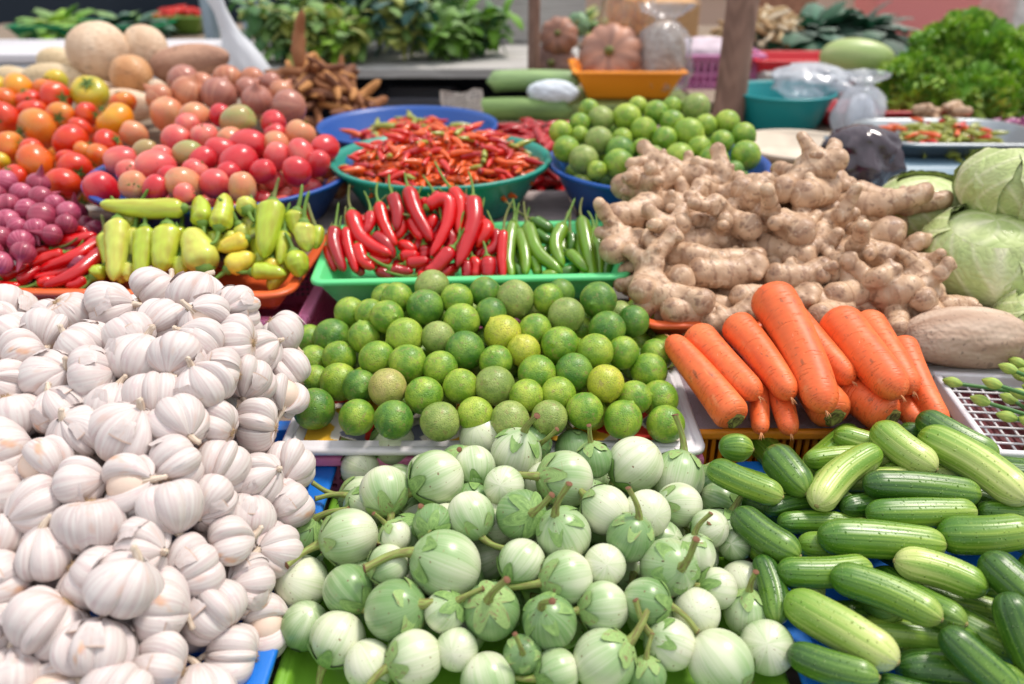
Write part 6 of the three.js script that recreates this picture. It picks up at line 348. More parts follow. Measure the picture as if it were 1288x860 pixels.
const eggStemGeo = [[0.5, 0.15], [-0.35, 0.5], [0.1, -0.7]].map(([bx, bz]) => {
  const pts = [V(0, 0.93, 0), V(bx * 0.12, 1.2, bz * 0.12), V(bx * 0.5, 1.62, bz * 0.5), V(bx * 1.3, 2.15, bz * 1.3)];
  return [sweep(pts, t => 0.20 - 0.21 * t + 0.125 * t * t + (t > 0.93 ? 0.012 : 0), 9, 14, (u, v) => 1 + 0.08 * Math.sin(u * 6.2832 * 4 + v * 3)), sweep([V(bx * 1.28, 2.135, bz * 1.28), V(bx * 1.3, 2.16, bz * 1.3), V(bx * 1.32, 2.18, bz * 1.32)], t => [0.126, 0.135, 0.0001][Math.round(t * 2)], 9, 2)];
});
const spineGeo = merged([0, 1, 2, 3].map(i => { const a = i * 1.6 + 0.4, el = 0.35 + 0.16 * (i % 3), d = V(Math.sin(el) * Math.cos(a), Math.cos(el), Math.sin(el) * Math.sin(a)); return sweep([d.clone().multiplyScalar(1.03), d.clone().multiplyScalar(1.06).add(V(0.06, 0.02, 0)), d.clone().multiplyScalar(1.07).add(V(0.16, 0.0, 0.03))], t => 0.022 * (1 - t * 0.9), 5, 4); }));
{
  const proto = {};
  EGGPLANTS.forEach(([x, y, z, r, dx, dy, dz, k], i) => {
    const key = k + i % 6;
    if (!proto[key]) {
      const o = proto[key] = thing('round_eggplant', `${EGGC[k][1]} round eggplant in the heap on the green tray`, 'eggplant', `${EGGC[k][1]} eggplants`);
      part(o, 'fruit', eggGeo[i % 3], eggMat[k][i % 2]);
      const c = part(o, 'calyx', calyxGeos[i % 2], M.calyx[i % 2]); if (i % 3) part(c, 'spine', spineGeo, M.spine);
      const s = part(o, 'stem', eggStemGeo[i % 3][0], M.eggStem); part(s, 'cut_end', eggStemGeo[i % 3][1], M.cut);
    }
    const where = z < -0.655 ? 'against the white lime tray' : x > 0.12 ? 'on the cucumber side of the heap' : x < -0.11 ? 'on the garlic side of the heap' : z > -0.5 ? 'at the edge away from the limes' : 'in the middle of the heap';
    const q = `${r < 0.021 ? 'small ' : r > 0.0255 ? 'large ' : ''}${EGGC[k][1]} round eggplant ${dy > 0.45 ? 'stem up' : dy < -0.45 ? 'stem down' : 'on its side'} ${where}`, o = copyOf(proto[key], q, q.replace('eggplant', 'eggplants')); aim(o, dx, dy, dz, i * 1.7); o.scale.setScalar(r * 1.0); put(o, x, y, z);
  });
}

// ---------------------------------------------------------------- garlic bulbs
const garlicMat = [0, 1, 2, 3].map(s => phys({ map: tex(128, 256, (u, v) => {
  const st = cyl(u, v * 0.15, 5, 1.5, s * 6 + 2, 4), bl = cyl(u, v, 1.2, 2.5, s * 3 + 40, 3);
  let c = mixc([215, 208, 203], [190, 168, 166], clamp(0.3 + st * 0.9)); c = mixc(c, s === 3 ? [210, 160, 128] : [206, 172, 158], smooth(0.12, 0.42, bl) * (s === 3 ? 0.9 : 0.5));
  c = mixc(c, [190, 150, 120], smooth(0.1, 0.0, v) * 0.6); const ln = Math.abs(N3(u * 14, v * 1.2, s)) < 0.03; return ln ? mixc(c, [196, 164, 168], 0.3) : c;
}), bumpMap: M.gb ??= tex(128, 128, (u, v) => 0.5 + 0.5 * cyl(u, v * 0.2, 9, 1.5, 3), false), bumpScale: 0.0006, roughness: 0.5, sheen: 0.15, sheenRoughness: 0.5 }));
M.garlicSkin = phys({ map: garlicMat[0].map, roughness: 0.5, transmission: 0.1, thickness: 0, side: THREE.DoubleSide });
M.garlicInner = std({ color: lin(224, 200, 182), roughness: 0.55 });
M.garlicStem = std({ map: tex(64, 64, (u, v) => mixc([226, 214, 198], [176, 148, 122], clamp(0.4 + cyl(u, v, 5, 1, 3) * 2)), true), roughness: 0.75 });
M.garlicRoot = std({ map: tex(64, 64, (u, v) => mixc([196, 172, 138], [140, 112, 84], clamp(0.5 + N3(u * 30, v * 30, 2)))), roughness: 0.95 });
function garlicProto(s) {
  seed = 100 + s * 17;
  const o = thing('garlic_bulb', 'white garlic bulb', 'garlic', 'garlic bulbs in the blue tray'), n = 5 + s % 4;
  const cuts = []; let tot = 0; for (let i = 0; i < n; i++) { const w = rr(0.6, 1.4); cuts.push(w); tot += w; }
  const missing = s === 5 ? 2 : -1; let acc = 0;
  for (let i = 0; i < n; i++) {
    const w = cuts[i] / tot * Math.PI * 2, a = acc + w / 2; acc += w;
    if (i === missing) continue;
    const bulge = rr(0.86, 1.1), lift = rr(-0.05, 0.05), tw = rr(-0.2, 0.2), hw0 = Math.tan(Math.min(w / 2, 0.74));
    // clove: a plump crescent from the root plate out to the belly and up to the neck
    const g = grid(18, 20, (u, v) => {
      const ph = (v - 0.5) * Math.PI, th = u * Math.PI * 2, body = Math.pow(Math.cos(ph * 0.985), 0.55), bel = Math.pow(Math.max(0, Math.cos(ph * 0.98)), 0.75);
      const rc = (0.05 + 0.50 * bel) * bulge, y = 0.60 * Math.sin(ph) - 0.06 * Math.cos(ph) + 0.10 * Math.pow(v, 10) + lift * body;
      const hw = hw0 * (rc + 0.36) * 0.86 * body + 0.012, ht = (0.48 * body + 0.02) * bulge;
      const aa = a + tw * (v - 0.5), cr = Math.cos(th), sr = Math.sin(th);
      const rad = rc + (cr > 0 ? Math.pow(cr, 0.9) * ht : cr * (rc * 0.8)), tan = sr * hw * (cr < 0 ? mix(1, 0.25, -cr) : 1);
      const rf = rad * (1 + 0.02 * N3(u * 5, v * 4, i + s));
      return [Math.cos(aa) * rf - Math.sin(aa) * tan, y, Math.sin(aa) * rf + Math.cos(aa) * tan];
    });
    const idx = g.index.array; for (let q = 0; q < idx.length; q += 3) { const b = idx[q]; idx[q] = idx[q + 1]; idx[q + 1] = b; }
    g.computeVertexNormals(); sewn(g, 18, 20);
    part(o, 'clove', g, (i + s) % 5 === 3 && s > 2 ? garlicMat[3] : garlicMat[(i + s) % 3]);
  }
  const core = new THREE.SphereGeometry(0.62, 14, 10); core.scale(1, 0.9, 1); part(o, 'core', core, M.garlicInner);
  // loose papery skin bridging the cloves
  const a0 = rr(0, 6.28), sp = rr(2.2, 4.2), sk = grid(40, 14, (u, v) => { const a = a0 + u * sp, t = 0.12 + v * (0.66 + 0.16 * N3(u * 5, 2, s)), pp = (t - 0.5) * Math.PI, bel = Math.pow(Math.max(0, Math.cos(pp * 0.98)), 0.75), r = (0.10 + 0.87 * bel) * (1 + 0.03 * N3(u * 7, v * 3, s + 4)) - 0.0; return [Math.cos(a) * r, 0.61 * Math.sin(pp) - 0.06 * Math.cos(pp), Math.sin(a) * r]; });
  if (s === 3) part(o, 'skin', sk, M.garlicSkin);
  for (let k = 0; k < 2 + s % 2; k++) { const fa = rr(0, 6.28), f0 = rr(0.35, 0.7), fl = grid(8, 8, (u, v) => { const pp = (f0 - 0.5 + v * 0.30) * Math.PI, r = 0.10 + 0.89 * Math.pow(Math.max(0, Math.cos(pp * 0.98)), 0.75) + 0.13 * v * v + 0.03 * N3(u * 4, v * 4, k + s * 3), a = fa + (u - 0.5) * (0.7 - 0.35 * v) + 0.06 * N3(v * 5, u * 3, s); return [Math.cos(a) * r, 0.61 * Math.sin(pp), Math.sin(a) * r]; }); part(o, 'skin_flake', fl, M.garlicSkin); }
  const bx = rr(-0.15, 0.15), bz = rr(-0.15, 0.15), L = rr(0.05, 0.3);
  part(o, 'stem', sweep([V(0, 0.45, 0), V(bx * 0.2, 0.62, bz * 0.2), V(bx, 0.68 + L * 0.5, bz), V(bx * 2.2, 0.70 + L, bz * 2.2)], t => 0.16 * (1 - t) * (1 - t) + 0.07 + (t > 0.9 ? 0.02 : 0) - (t >= 1 ? 0.09 : 0), 12, 12, (u, v) => 1 + 0.16 * Math.sin(u * 6.2832 * 6 + v * 5 + s)), M.garlicStem);
  const fib = [lathe(v => [[0.001, 0.12, 0.17, 0.15][Math.round(v * 3)], [-0.62, -0.63, -0.60, -0.48][Math.round(v * 3)]], 12, 3, (u, v) => 1 + 0.15 * Math.sin(u * 50 + s))];
  for (let i = 0; i < 12; i++) { const a = rr(0, 6.28), q = rr(0.03, 0.13); fib.push(sweep([V(Math.cos(a) * q, -0.60, Math.sin(a) * q), V(Math.cos(a) * q * 1.3, -0.66, Math.sin(a) * q * 1.3), V(Math.cos(a + 0.3) * q * 1.7, -0.70, Math.sin(a + 0.3) * q * 1.7)], t => 0.014 * (1 - 0.8 * t), 4, 3)); }
  part(o, 'root_plate', merged(fib), M.garlicRoot);
  return o;
}
{
  const protos = [0, 1, 2, 3, 4, 5].map(garlicProto); seed = 5;
  GARLIC.forEach(([x, y, z, r, dx, dy, dz, k], i) => {
    const where = x > -0.26 ? (z < -0.6 ? 'next to the white lime tray' : 'against the tray rim beside the eggplants') : z < -0.70 ? 'on the crest under the orange tray' : z > -0.47 ? 'low down, away from the orange tray' : x < -0.42 ? 'on the slope away from the limes' : 'in the middle of the heap';
    const pose = dy > 0.5 ? 'standing stem up' : dy < -0.5 ? 'lying stem down' : Math.abs(dx) > Math.abs(dz) ? 'lying sideways' : 'lying end-on', q = `${k === 'f' ? 'opened' : k === 'd' || k === 'e' ? 'tan-blushed white' : 'white'} garlic bulb ${pose} ${where}`;
    const o = copyOf(protos['abcdef'.indexOf(k)], q, q.replace('bulb', 'bulbs')); aim(o, dx, dy, dz, rr(0, 6.28)); o.scale.set(r * rr(1.08, 1.22), r * rr(1.18, 1.42), r * rr(1.08, 1.22)); put(o, x, y, z);
  });
}

// ---------------------------------------------------------------- cucumbers
const CUC = { d: [[40, 82, 18], [98, 136, 40], 'dark green'], m: [[68, 114, 24], [146, 174, 66], 'mid green'], h: [[104, 146, 38], [204, 212, 130], 'pale green'] };
const cucMat = {};
for (const k in CUC) cucMat[k] = [1, 2].map(s => phys({ map: tex(256, 512, (u, v) => {
  const st = cyl(u, v * 0.12, 4.5, 1.5, s * 8 + CUC[k][0][0], 4), bl = cyl(u, v, 1, 2, s + 3, 3), sp = N3(u * 50, v * 90, s), fs = cyl(u, v * 0.3, 12, 2, s * 3 + 7, 3);
  const e = v + bl * 0.3 + st * 0.45; let c = mixc(CUC[k][0], CUC[k][1], clamp(smooth(0.1, 0.95, e + fs * 0.35) * 0.85 + 0.3 * clamp(0.2 + st * 2)));
  c = mixc(c, [206, 210, 140], smooth(0.72, 1.05, v + st * 0.25) * (k === 'd' ? 0.35 : 0.75)); if (sp > 0.5) c = mixc(c, [206, 214, 150], 0.4);
  const yl = cyl(u, v, 2.2, 7, s * 5 + 60, 2); return mixc(c, [190, 176, 62], smooth(0.38, 0.46, yl) * 0.7);
}), bumpMap: M.cb ??= tex(256, 512, (u, v) => { const a = N3(u * 36, v * 60, 4); return 0.5 + 0.35 * cyl(u, v * 0.1, 3, 1, 2) + (a > 0.45 ? (a - 0.45) * 1.4 : 0); }, false), bumpScale: 0.0026, roughness: 0.36, clearcoat: 0.22, clearcoatRoughness: 0.2 }));
M.cucTip = std({ color: lin(150, 140, 84), roughness: 0.8 });
CUCUMBERS.forEach(([ax, ay, az, bx, by, bz, r, k], i) => {
  seed = 900 + i;
  const a = V(ax, ay, az), b = V(bx, by, bz), L = a.distanceTo(b), e = b.clone().sub(a).normalize();
  const side = V(-e.z, 0, e.x).normalize().multiplyScalar(rr(-0.09, 0.09) * L), cz = (az + bz) / 2, cx = (ax + bx) / 2, q = `${r > 0.0168 ? 'thick ' : r < 0.013 ? 'slim ' : ''}${CUC[k][2]} cucumber ${by < ay - 0.012 ? 'sloping to its pale end' : by > ay + 0.012 ? 'with its pale end raised' : 'lying level'} ${cz < -0.645 ? 'by the orange carrot basket' : cx < 0.33 ? 'beside the eggplants' : cx > 0.47 ? 'on the net basket side' : 'in the middle of the heap'}`, o = thing('cucumber', q, 'cucumber', q.replace('cucumber', 'cucumbers'));
  const mid = a.clone().lerp(b, 0.5).add(side), base = mid.clone(), q1 = a.clone().lerp(b, 0.25).addScaledVector(side, 0.7), q3 = a.clone().lerp(b, 0.75).addScaledVector(side, 0.7);
  const P = [a, q1, mid, q3, b].map(p => p.clone().sub(base)), kk = L / r;
  const rad = t => { const s = Math.min(t, 1 - t) * kk; return r * (s < 1.15 ? Math.sqrt(Math.max(0, 1 - Math.pow(1 - s / 1.15, 2.3))) : 1) * (0.80 + 0.24 * Math.pow(Math.sin(Math.PI * clamp(0.16 + t * 0.72)), 0.8) + 0.03 * Math.sin(t * 5.0 + i)); };
  // more rings near the ends
  const ease = t => 0.5 - 0.5 * Math.cos(Math.PI * t);
  const curve = new THREE.CatmullRomCurve3(P), pts = []; for (let j = 0; j <= 28; j++) pts.push(curve.getPoint(ease(j / 28)));
  const g = sweep(pts, t => rad(ease(t)), 20, 28, (u, v) => 1 + 0.025 * Math.cos(u * 6.2832 * 5 + i) + 0.03 * N3(Math.cos(u * 6.28) + i, v * 5, Math.sin(u * 6.28)));
  part(o, 'fruit', g, cucMat[k][i % 2]);
  part(o, 'tip', sweep([P[4].clone().addScaledVector(e, -r * 0.14), P[4].clone().addScaledVector(e, r * 0.02), P[4].clone().addScaledVector(e, r * 0.06)], t => r * [0.2, 0.16, 0.001][Math.round(t * 2)], 8, 2), M.cucTip);
  put(o, base.x, base.y, base.z);
});

// ---------------------------------------------------------------- carrots
const carrotMat = [1, 2, 3].map(s => std({ map: tex(256, 512, (u, v) => {
  const ring = cyl(u, v, 1.2, 60, s, 2), bl = cyl(u, v, 1, 3, s * 7, 4), line = N3(Math.cos(u * 6.28) * 2.2 + s, v * 120, Math.sin(u * 6.28) * 2.2);
  let c = mixc([222, 88, 36], [236, 124, 66], clamp(0.5 + bl)); c = c.map(q => q * (1 + 0.07 * ring)); if (line > 0.5) c = mixc(c, [168, 78, 40], 0.5);
  c = mixc(c, [236, 160, 110], smooth(0.2, 0.5, cyl(u, v, 2, 8, s + 9, 3)) * 0.4); return mixc(c, [128, 74, 44], smooth(0.22, 0.4, cyl(u, v, 3, 14, s + 21, 4)) * 0.55);
}), bumpMap: M.kb ??= tex(256, 512, (u, v) => { const l = N3(Math.cos(u * 6.28) * 1.6 + 3, v * 100, Math.sin(u * 6.28) * 1.6); return 0.6 + 0.25 * cyl(u, v, 1.5, 40, 3, 2) - (l > 0.42 ? 0.4 : 0); }, false), bumpScale: 0.0013, roughness: 0.5 }));
M.crown = std({ map: tex(64, 64, (u, v) => mixc([156, 158, 78], [84, 72, 40], clamp(0.5 + N3(u * 12, v * 12, 3) * 1.4))), roughness: 0.9 });
M.rootHair = std({ color: lin(200, 140, 96), roughness: 0.9 });
CARROTS.forEach(([ax, ay, az, bx, by, bz, r, k], i) => {
  seed = 1500 + i;
  const a = V(ax, ay, az), b = V(bx, by, bz), e = b.clone().sub(a).normalize(), base = a.clone().lerp(b, 0.5), A = a.clone().sub(base), B = b.clone().sub(base), L = a.distanceTo(b);
  const side = V(-e.z, 0, e.x).multiplyScalar(rr(-0.03, 0.03) * L);
  const WORDS = ['carrot resting on the left edge of the carrot pile by the limes', 'carrot lying next to the long top carrot', 'largest carrot, longest and lying on top of the pile', 'carrot with cut crown beside the limes', 'carrot tucked between the two largest carrots', 'thick carrot with a rooty tip lying on top of the pile', 'slim carrot lying behind the thick rooty carrot', 'outer carrot of the pile, beside the yam root', 'carrot with cut crown under the thick rooty carrot', 'carrot with cut crown under the largest carrot', 'carrot tip poking out of the pile above the orange basket slots', 'blunt carrot tip poking out beneath the pile', 'carrot at the bottom of the pile by the cucumbers'];
  const o = thing('carrot', 'orange ' + WORDS[i], 'carrot', 'carrots piled over the orange basket');
  const kk = L / r, ease = t => 0.5 - 0.5 * Math.cos(Math.PI * t), curve = new THREE.CatmullRomCurve3([A, A.clone().lerp(B, 0.3).add(side), A.clone().lerp(B, 0.7).add(side), B]), pts = [];
  for (let j = 0; j <= 32; j++) pts.push(curve.getPoint(ease(j / 32)));
  const rad = t => { const s = t * kk, q = (1 - t) * kk; let f = mix(1.02, 0.66, Math.pow(t, 1.3)); if (s < 0.8) f *= 0.30 + 0.70 * Math.sqrt(Math.max(0, 1 - Math.pow(1 - s / 0.8, 2))); if (q < 1) f *= Math.sqrt(Math.max(0, 1 - Math.pow(1 - q, 2.2))); return r * f; };
  part(o, 'root', sweep(pts, t => rad(ease(t)), 22, 32, (u, v) => 1 + 0.05 * N3(Math.cos(u * 6.28) * 0.8 + i * 3, v * 3, Math.sin(u * 6.28) * 0.8)), carrotMat[i % 3]);
  const c = part(o, 'crown', sweep([A.clone().addScaledVector(e, r * 0.12), A.clone().addScaledVector(e, -r * 0.02), A.clone().addScaledVector(e, -r * 0.10), A.clone().addScaledVector(e, -r * 0.03), A.clone().addScaledVector(e, r * 0.0)], t => r * [0.52, 0.50, 0.40, 0.26, 0.001][Math.round(t * 4)], 14, 4, (u) => 1 + 0.1 * Math.sin(u * 30)), M.crown);
  const hairs = []; for (let j = 0; j < 5; j++) { const d = V(rr(-1, 1), rr(-0.5, 1), rr(-1, 1)).multiplyScalar(0.4).add(e); hairs.push(sweep([B.clone().addScaledVector(e, -0.002), B.clone().addScaledVector(d, 0.004), B.clone().addScaledVector(d, 0.007).add(V(0, -0.002, 0))], t => 0.0009 * (1 - 0.85 * t), 4, 4)); }
  part(o, 'tip_root', merged(hairs), M.rootHair);
  put(o, base.x, base.y, base.z);
});

// ---------------------------------------------------------------- long chillies and peppers
const pepperMat = (r, g, b, o = {}) => phys({ color: lin(r * 1.06, g * 1.06, b * 1.06), map: M.pepperMap ??= tex(128, 256, (u, v) => { const n = cyl(u, v, 1.2, 2.5, 4, 4); return [236 * (1 + 0.14 * n), 222 * (1 + 0.35 * n), 222 * (1 + 0.3 * n)]; }), roughness: 0.3, clearcoat: 0.3, clearcoatRoughness: 0.06, ...o });
M.rc = [pepperMat(208, 8, 16), pepperMat(190, 6, 20), pepperMat(214, 22, 14), pepperMat(166, 6, 20)];
M.gc = { g: pepperMat(110, 158, 34), d: pepperMat(70, 122, 30) };
M.pp = { p: [pepperMat(188, 210, 68, { roughness: 0.3 }), pepperMat(202, 218, 92, { roughness: 0.3 }), pepperMat(176, 204, 56, { roughness: 0.3 })], y: [pepperMat(222, 214, 72, { roughness: 0.35 })] };
M.pstem = std({ color: lin(98, 132, 46), roughness: 0.6 }); M.pstemDry = std({ color: lin(112, 116, 62), roughness: 0.8 });
function chilli(name, label, category, group, [flat, R, k, st], mat, i, opt) {
  seed = 3000 + i * 13 + name.length;
  const P = []; for (let j = 0; j < flat.length; j += 3) P.push(V(flat[j], flat[j + 1], flat[j + 2]));
  const base = P[2].clone(), Q = P.map(p => p.clone().sub(base)), o = thing(name, label, category, group), L = P.reduce((s, p, j) => j ? s + p.distanceTo(P[j - 1]) : 0, 0), kk = L / R;
  const { prof, wob = 0.06, lobes = 3 } = opt, ease = t => t;
  const rad = t => { const f = t * (prof.length - 1), j = Math.min(prof.length - 2, Math.floor(f)), s = t * kk, q = (1 - t) * kk; let v = mix(prof[j], prof[j + 1], f - j); if (s < 0.9) v *= Math.sqrt(Math.max(0, 1 - Math.pow(1 - s / 0.9, 2))) * 0.75 + 0.25 * s / 0.9; if (q < 1) v *= Math.sqrt(Math.max(0, 1 - (1 - q) * (1 - q))); return R * v; };
  part(o, 'pod', sweep(Q, t => Math.max(rad(t), 0.0001), 14, 26, (u, v) => 1 + wob * Math.cos(u * 6.2832 * lobes + i) * (1 - v * 0.6) + wob * 1.2 * N3(Math.cos(u * 6.28) + i * 2.3, v * 6, Math.sin(u * 6.28))), mat);
  const e = Q[0].clone().sub(Q[1]).normalize(), bend = V(rr(-0.4, 0.4), rr(0.1, 0.6), rr(-0.4, 0.4)).multiplyScalar(st);
  const c = part(o, 'calyx', sweep([Q[0].clone().addScaledVector(e, -R * 0.25), Q[0].clone().addScaledVector(e, -R * 0.05), Q[0].clone().addScaledVector(e, R * 0.12), Q[0].clone().addScaledVector(e, R * 0.3)], t => R * [0.68, 0.64, 0.5, 0.22][Math.round(t * 3)] * prof[0], 12, 3, (u, v) => 1 + (v < 0.3 ? 0.12 * Math.cos(u * 6.2832 * 5) : 0)), M.pstem);
  const S0 = Q[0].clone().addScaledVector(e, R * 0.15), len = opt.stem * rr(0.75, 1.25);
  part(o, 'stem', sweep([S0, S0.clone().addScaledVector(e, len * 0.4), S0.clone().addScaledVector(e, len * 0.75).addScaledVector(bend, len * 0.25), S0.clone().addScaledVector(e, len).addScaledVector(bend, len * 0.6)], t => opt.sr * (1.25 - 0.5 * t + (t > 0.9 ? 0.3 : 0)) * (t >= 1 ? 0.05 : 1), 7, 10), i % 4 ? M.pstem : M.pstemDry);
  return put(o, base.x, base.y, base.z);
}
const slim = { prof: [0.82, 1, 0.97, 0.88, 0.72, 0.4], stem: 0.032, sr: 0.0018 };
const chilliZone = ([f]) => f[3] < -0.15 ? 'at the pepper tray end of the mint tray' : f[3] > 0.0 ? 'next to the green chillies in the mint tray' : f[1] > 0.885 ? 'on top of the heap in the mint tray' : 'low in the heap in the mint tray';
REDCHILLI.forEach((c, i) => chilli('red_chilli', `${['bright red', 'crimson', 'orange-red', 'dark red'][i % 4]} long chilli ${chilliZone(c)}`, 'chilli', `${['bright red', 'crimson', 'orange-red', 'dark red'][i % 4]} chillies ${chilliZone(c)}`, c, M.rc[i % 4], i, slim));
GREENCHILLI.forEach((c, i) => chilli('green_chilli', c[2] === 'g' ? 'bright green long chilli beside the red ones in the mint tray' : 'dark green chilli low in the mint green tray', 'chilli', c[2] === 'g' ? 'bright green chillies' : 'dark green chillies', c, M.gc[c[2]], i + 60, slim));
LEFTCHILLI.forEach((c, i) => chilli('red_chilli', 'wrinkled long red chilli in the orange tray, next to the light green peppers', 'chilli', 'red chillies in the orange tray', c, M.rc[i % 3], i + 100, { ...slim, wob: 0.09 }));
PEPPERS.forEach((c, i) => chilli('sweet_pepper', `${c[2] === 'y' ? 'yellowing' : c[1] > 0.0175 ? 'fat light green' : 'slim light green'} pepper ${c[0][3] < -0.44 ? 'next to the red chillies' : c[0][3] > -0.34 ? 'at the mint tray end' : 'in the middle'} of the orange tray`, 'pepper', `${c[2] === 'y' ? 'yellowing' : c[1] > 0.0175 ? 'fat light green' : 'slim light green'} peppers ${c[0][3] < -0.44 ? 'next to the red chillies' : c[0][3] > -0.34 ? 'at the mint tray end' : 'in the middle'}`, c, M.pp[c[2]][i % M.pp[c[2]].length], i + 140, { prof: [0.80, 1.0, 0.97, 0.86, 0.68, 0.40], stem: 0.028, sr: 0.0026, wob: 0.07 }));

// ---------------------------------------------------------------- ginger
const fingerRing = (t, q, s) => { const k = (t * 120 + N3(q.x * 60, q.y * 60, q.z * 60 + s) * 0.9) % 1; return k < 0.16 ? 1 : 0; };
function gingerGeo(s, opt = {}) {
  seed = 4000 + s * 31;
  const caps = [], res = 64;
  const grow = (p, d, r, depth, len) => {
    const n = 2 + Math.floor(rnd() * 2); let q = p, dir = d.clone();
    for (let i = 0; i < n; i++) {
      const L = len * rr(0.6, 1.05), e = q.clone().addScaledVector(dir, L), r2 = r * rr(0.86, 1.08);
      caps.push([q, e, r, r2]);
      if (rnd() < 0.75 && depth < 2) { const side = V(rr(-1, 1), rr(-0.35, 0.35), rr(-1, 1)).cross(dir).normalize().addScaledVector(dir, 0.5).normalize(); side.y *= 0.5; grow(e.clone().lerp(q, 0.3), side.normalize(), r2 * rr(0.68, 0.9), depth + 1, len * 0.72); }
      if (rnd() < 0.55) { const nb = V(rr(-1, 1), rr(-1, 1), rr(-1, 1)).normalize(), b0 = q.clone().lerp(e, rr(0.3, 1)); caps.push([b0, b0.clone().addScaledVector(nb, r * rr(1.0, 1.35)), r * 0.5, r * 0.34]); }
      q = e; r = r2; dir.add(V(rr(-0.5, 0.5), rr(-0.2, 0.2), rr(-0.5, 0.5))).normalize();
    }
  };
  grow(V(-0.5, 0, 0), V(1, 0, 0.1).normalize(), opt.r ?? 0.21, opt.depth ?? 0, opt.len ?? 0.39);
  const lo = V(9, 9, 9), hi = V(-9, -9, -9); for (const [a, b, ra, rb] of caps) { for (const [p, r] of [[a, ra], [b, rb]]) { lo.min(p.clone().addScalar(-r)); hi.max(p.clone().addScalar(r)); } }
  const ce = lo.clone().add(hi).multiplyScalar(0.5), half = Math.max(hi.x - lo.x, hi.y - lo.y, hi.z - lo.z) / 2 * 1.12;
  const near = (x, y, z) => {
    let d = 9, best = 9, along = 0;
    caps.forEach(([a, b, ra, rb], i) => {
      const bx = b.x - a.x, by = b.y - a.y, bz = b.z - a.z, px = x - a.x, py = y - a.y, pz = z - a.z, l2 = bx * bx + by * by + bz * bz, t = clamp((px * bx + py * by + pz * bz) / l2);
      const q = Math.hypot(px - bx * t, py - by * t, pz - bz * t) - mix(ra, rb, t);
      if (q < best) { best = q; along = i * 0.37 + t * Math.sqrt(l2); }
      const k = 0.06, h = clamp(0.5 + 0.5 * (d - q) / k); d = mix(d, q, h) - k * h * (1 - h);
    });
    return [d, along];
  };
  const mc = new MarchingCubes(res, new THREE.MeshBasicMaterial(), false, false, 60000); mc.isolation = 0;
  const f = mc.field, hs = res / 2;
  for (let k = 0; k < res; k++) for (let j = 0; j < res; j++) for (let i = 0; i < res; i++) {
    const x = (i - hs) / hs * half + ce.x, y = (j - hs) / hs * half + ce.y, z = (k - hs) / hs * half + ce.z, [d, al] = near(x, y, z);
    f[k * res * res + j * res + i] = -(d + 0.022 * N3(x * 5, y * 5, z * 5 + s) + 0.0035 * Math.sin(al * 34 + N3(x * 3, y * 3, z * 3) * 3));
  }
  mc.update();
  const n = mc.count, g0 = new THREE.BufferGeometry(); g0.setAttribute('position', new THREE.BufferAttribute(new Float32Array(mc.positionArray.slice(0, n * 3)), 3));
  let g = mergeVertices(g0, 1e-4); g.computeVertexNormals();
  const p = g.attributes.position, col = new Float32Array(p.count * 3), uv = new Float32Array(p.count * 2), c = new THREE.Color();
  for (let i = 0; i < p.count; i++) {
    const x = p.getX(i) * half + ce.x, y = p.getY(i) * half + ce.y, z = p.getZ(i) * half + ce.z, [, al] = near(x, y, z);
    p.setXYZ(i, x, y, z); uv[2 * i] = x * 1.5 + y; uv[2 * i + 1] = z * 1.5 + y;
    const b = fbm(x * 4, y * 4, z * 4 + s, 4), w = N3(x * 6, y * 6, z * 6 + s);
    let m = mixc([208, 176, 144], [172, 138, 110], clamp(0.45 + b * 1.4));
    if (Math.sin(al * 34 + N3(x * 3, y * 3, z * 3) * 3) < -0.8) m = mixc(m, [140, 104, 80], 0.5);
    if (fbm(x * 12, y * 12, z * 12 + 5, 3) > 0.22) m = mixc(m, [118, 88, 68], 0.65); if (Math.abs(N3(x * 3 + 7, y * 3, z * 3)) < 0.03) m = mixc(m, [226, 204, 178], 0.5);
    c.copy(lin(...m)); col[3 * i] = c.r; col[3 * i + 1] = c.g; col[3 * i + 2] = c.b;
  }
  g.setAttribute('color', new THREE.BufferAttribute(col, 3)); g.setAttribute('uv', new THREE.BufferAttribute(uv, 2)); g.computeVertexNormals();
  return g;
}
M.ginger = phys({ vertexColors: true, roughness: 0.42, bumpMap: tex(256, 256, (u, v) => 0.5 + 0.4 * fbm(u * 20, v * 20, 1, 4), false), bumpScale: 0.001, sheen: 0.1 });
const gingerGeos = [1, 2, 3, 4, 5, 6, 7].map(s => gingerGeo(s)); const gingerSmall = [11, 12].map(s => gingerGeo(s, { depth: 2, r: 0.23, len: 0.32 })), gingerLong = [21, 22].map(s => gingerGeo(s, { depth: 2, r: 0.2, len: 0.5 }));
GINGER.forEach(([x, y, z, size, yaw, pitch, roll, k, label], i) => {
  if (!label.includes('small')) label = `${k === 's' ? 'short stubby' : k === 'l' ? 'long smooth' : 'knobbly branching'} ginger root ${z < -1.06 ? 'on the crest of the ginger heap' : x < 0.23 ? 'beside the mint chilli tray' : x > 0.42 ? 'on the cabbage side of the heap' : z > -0.94 ? 'low on the heap above the carrots' : 'in the middle of the ginger heap'}`;
  const g = k === 's' ? gingerSmall[i % 2] : k === 'l' ? gingerLong[i % 2] : gingerGeos[i % 7];
  const o = single('ginger_root', g, M.ginger, label, 'ginger', !label.includes('small') ? label.replace('root', 'roots') : undefined); o.scale.setScalar(size); o.rotation.set(pitch, yaw, roll, 'YXZ'); put(o, x, y, z);
});

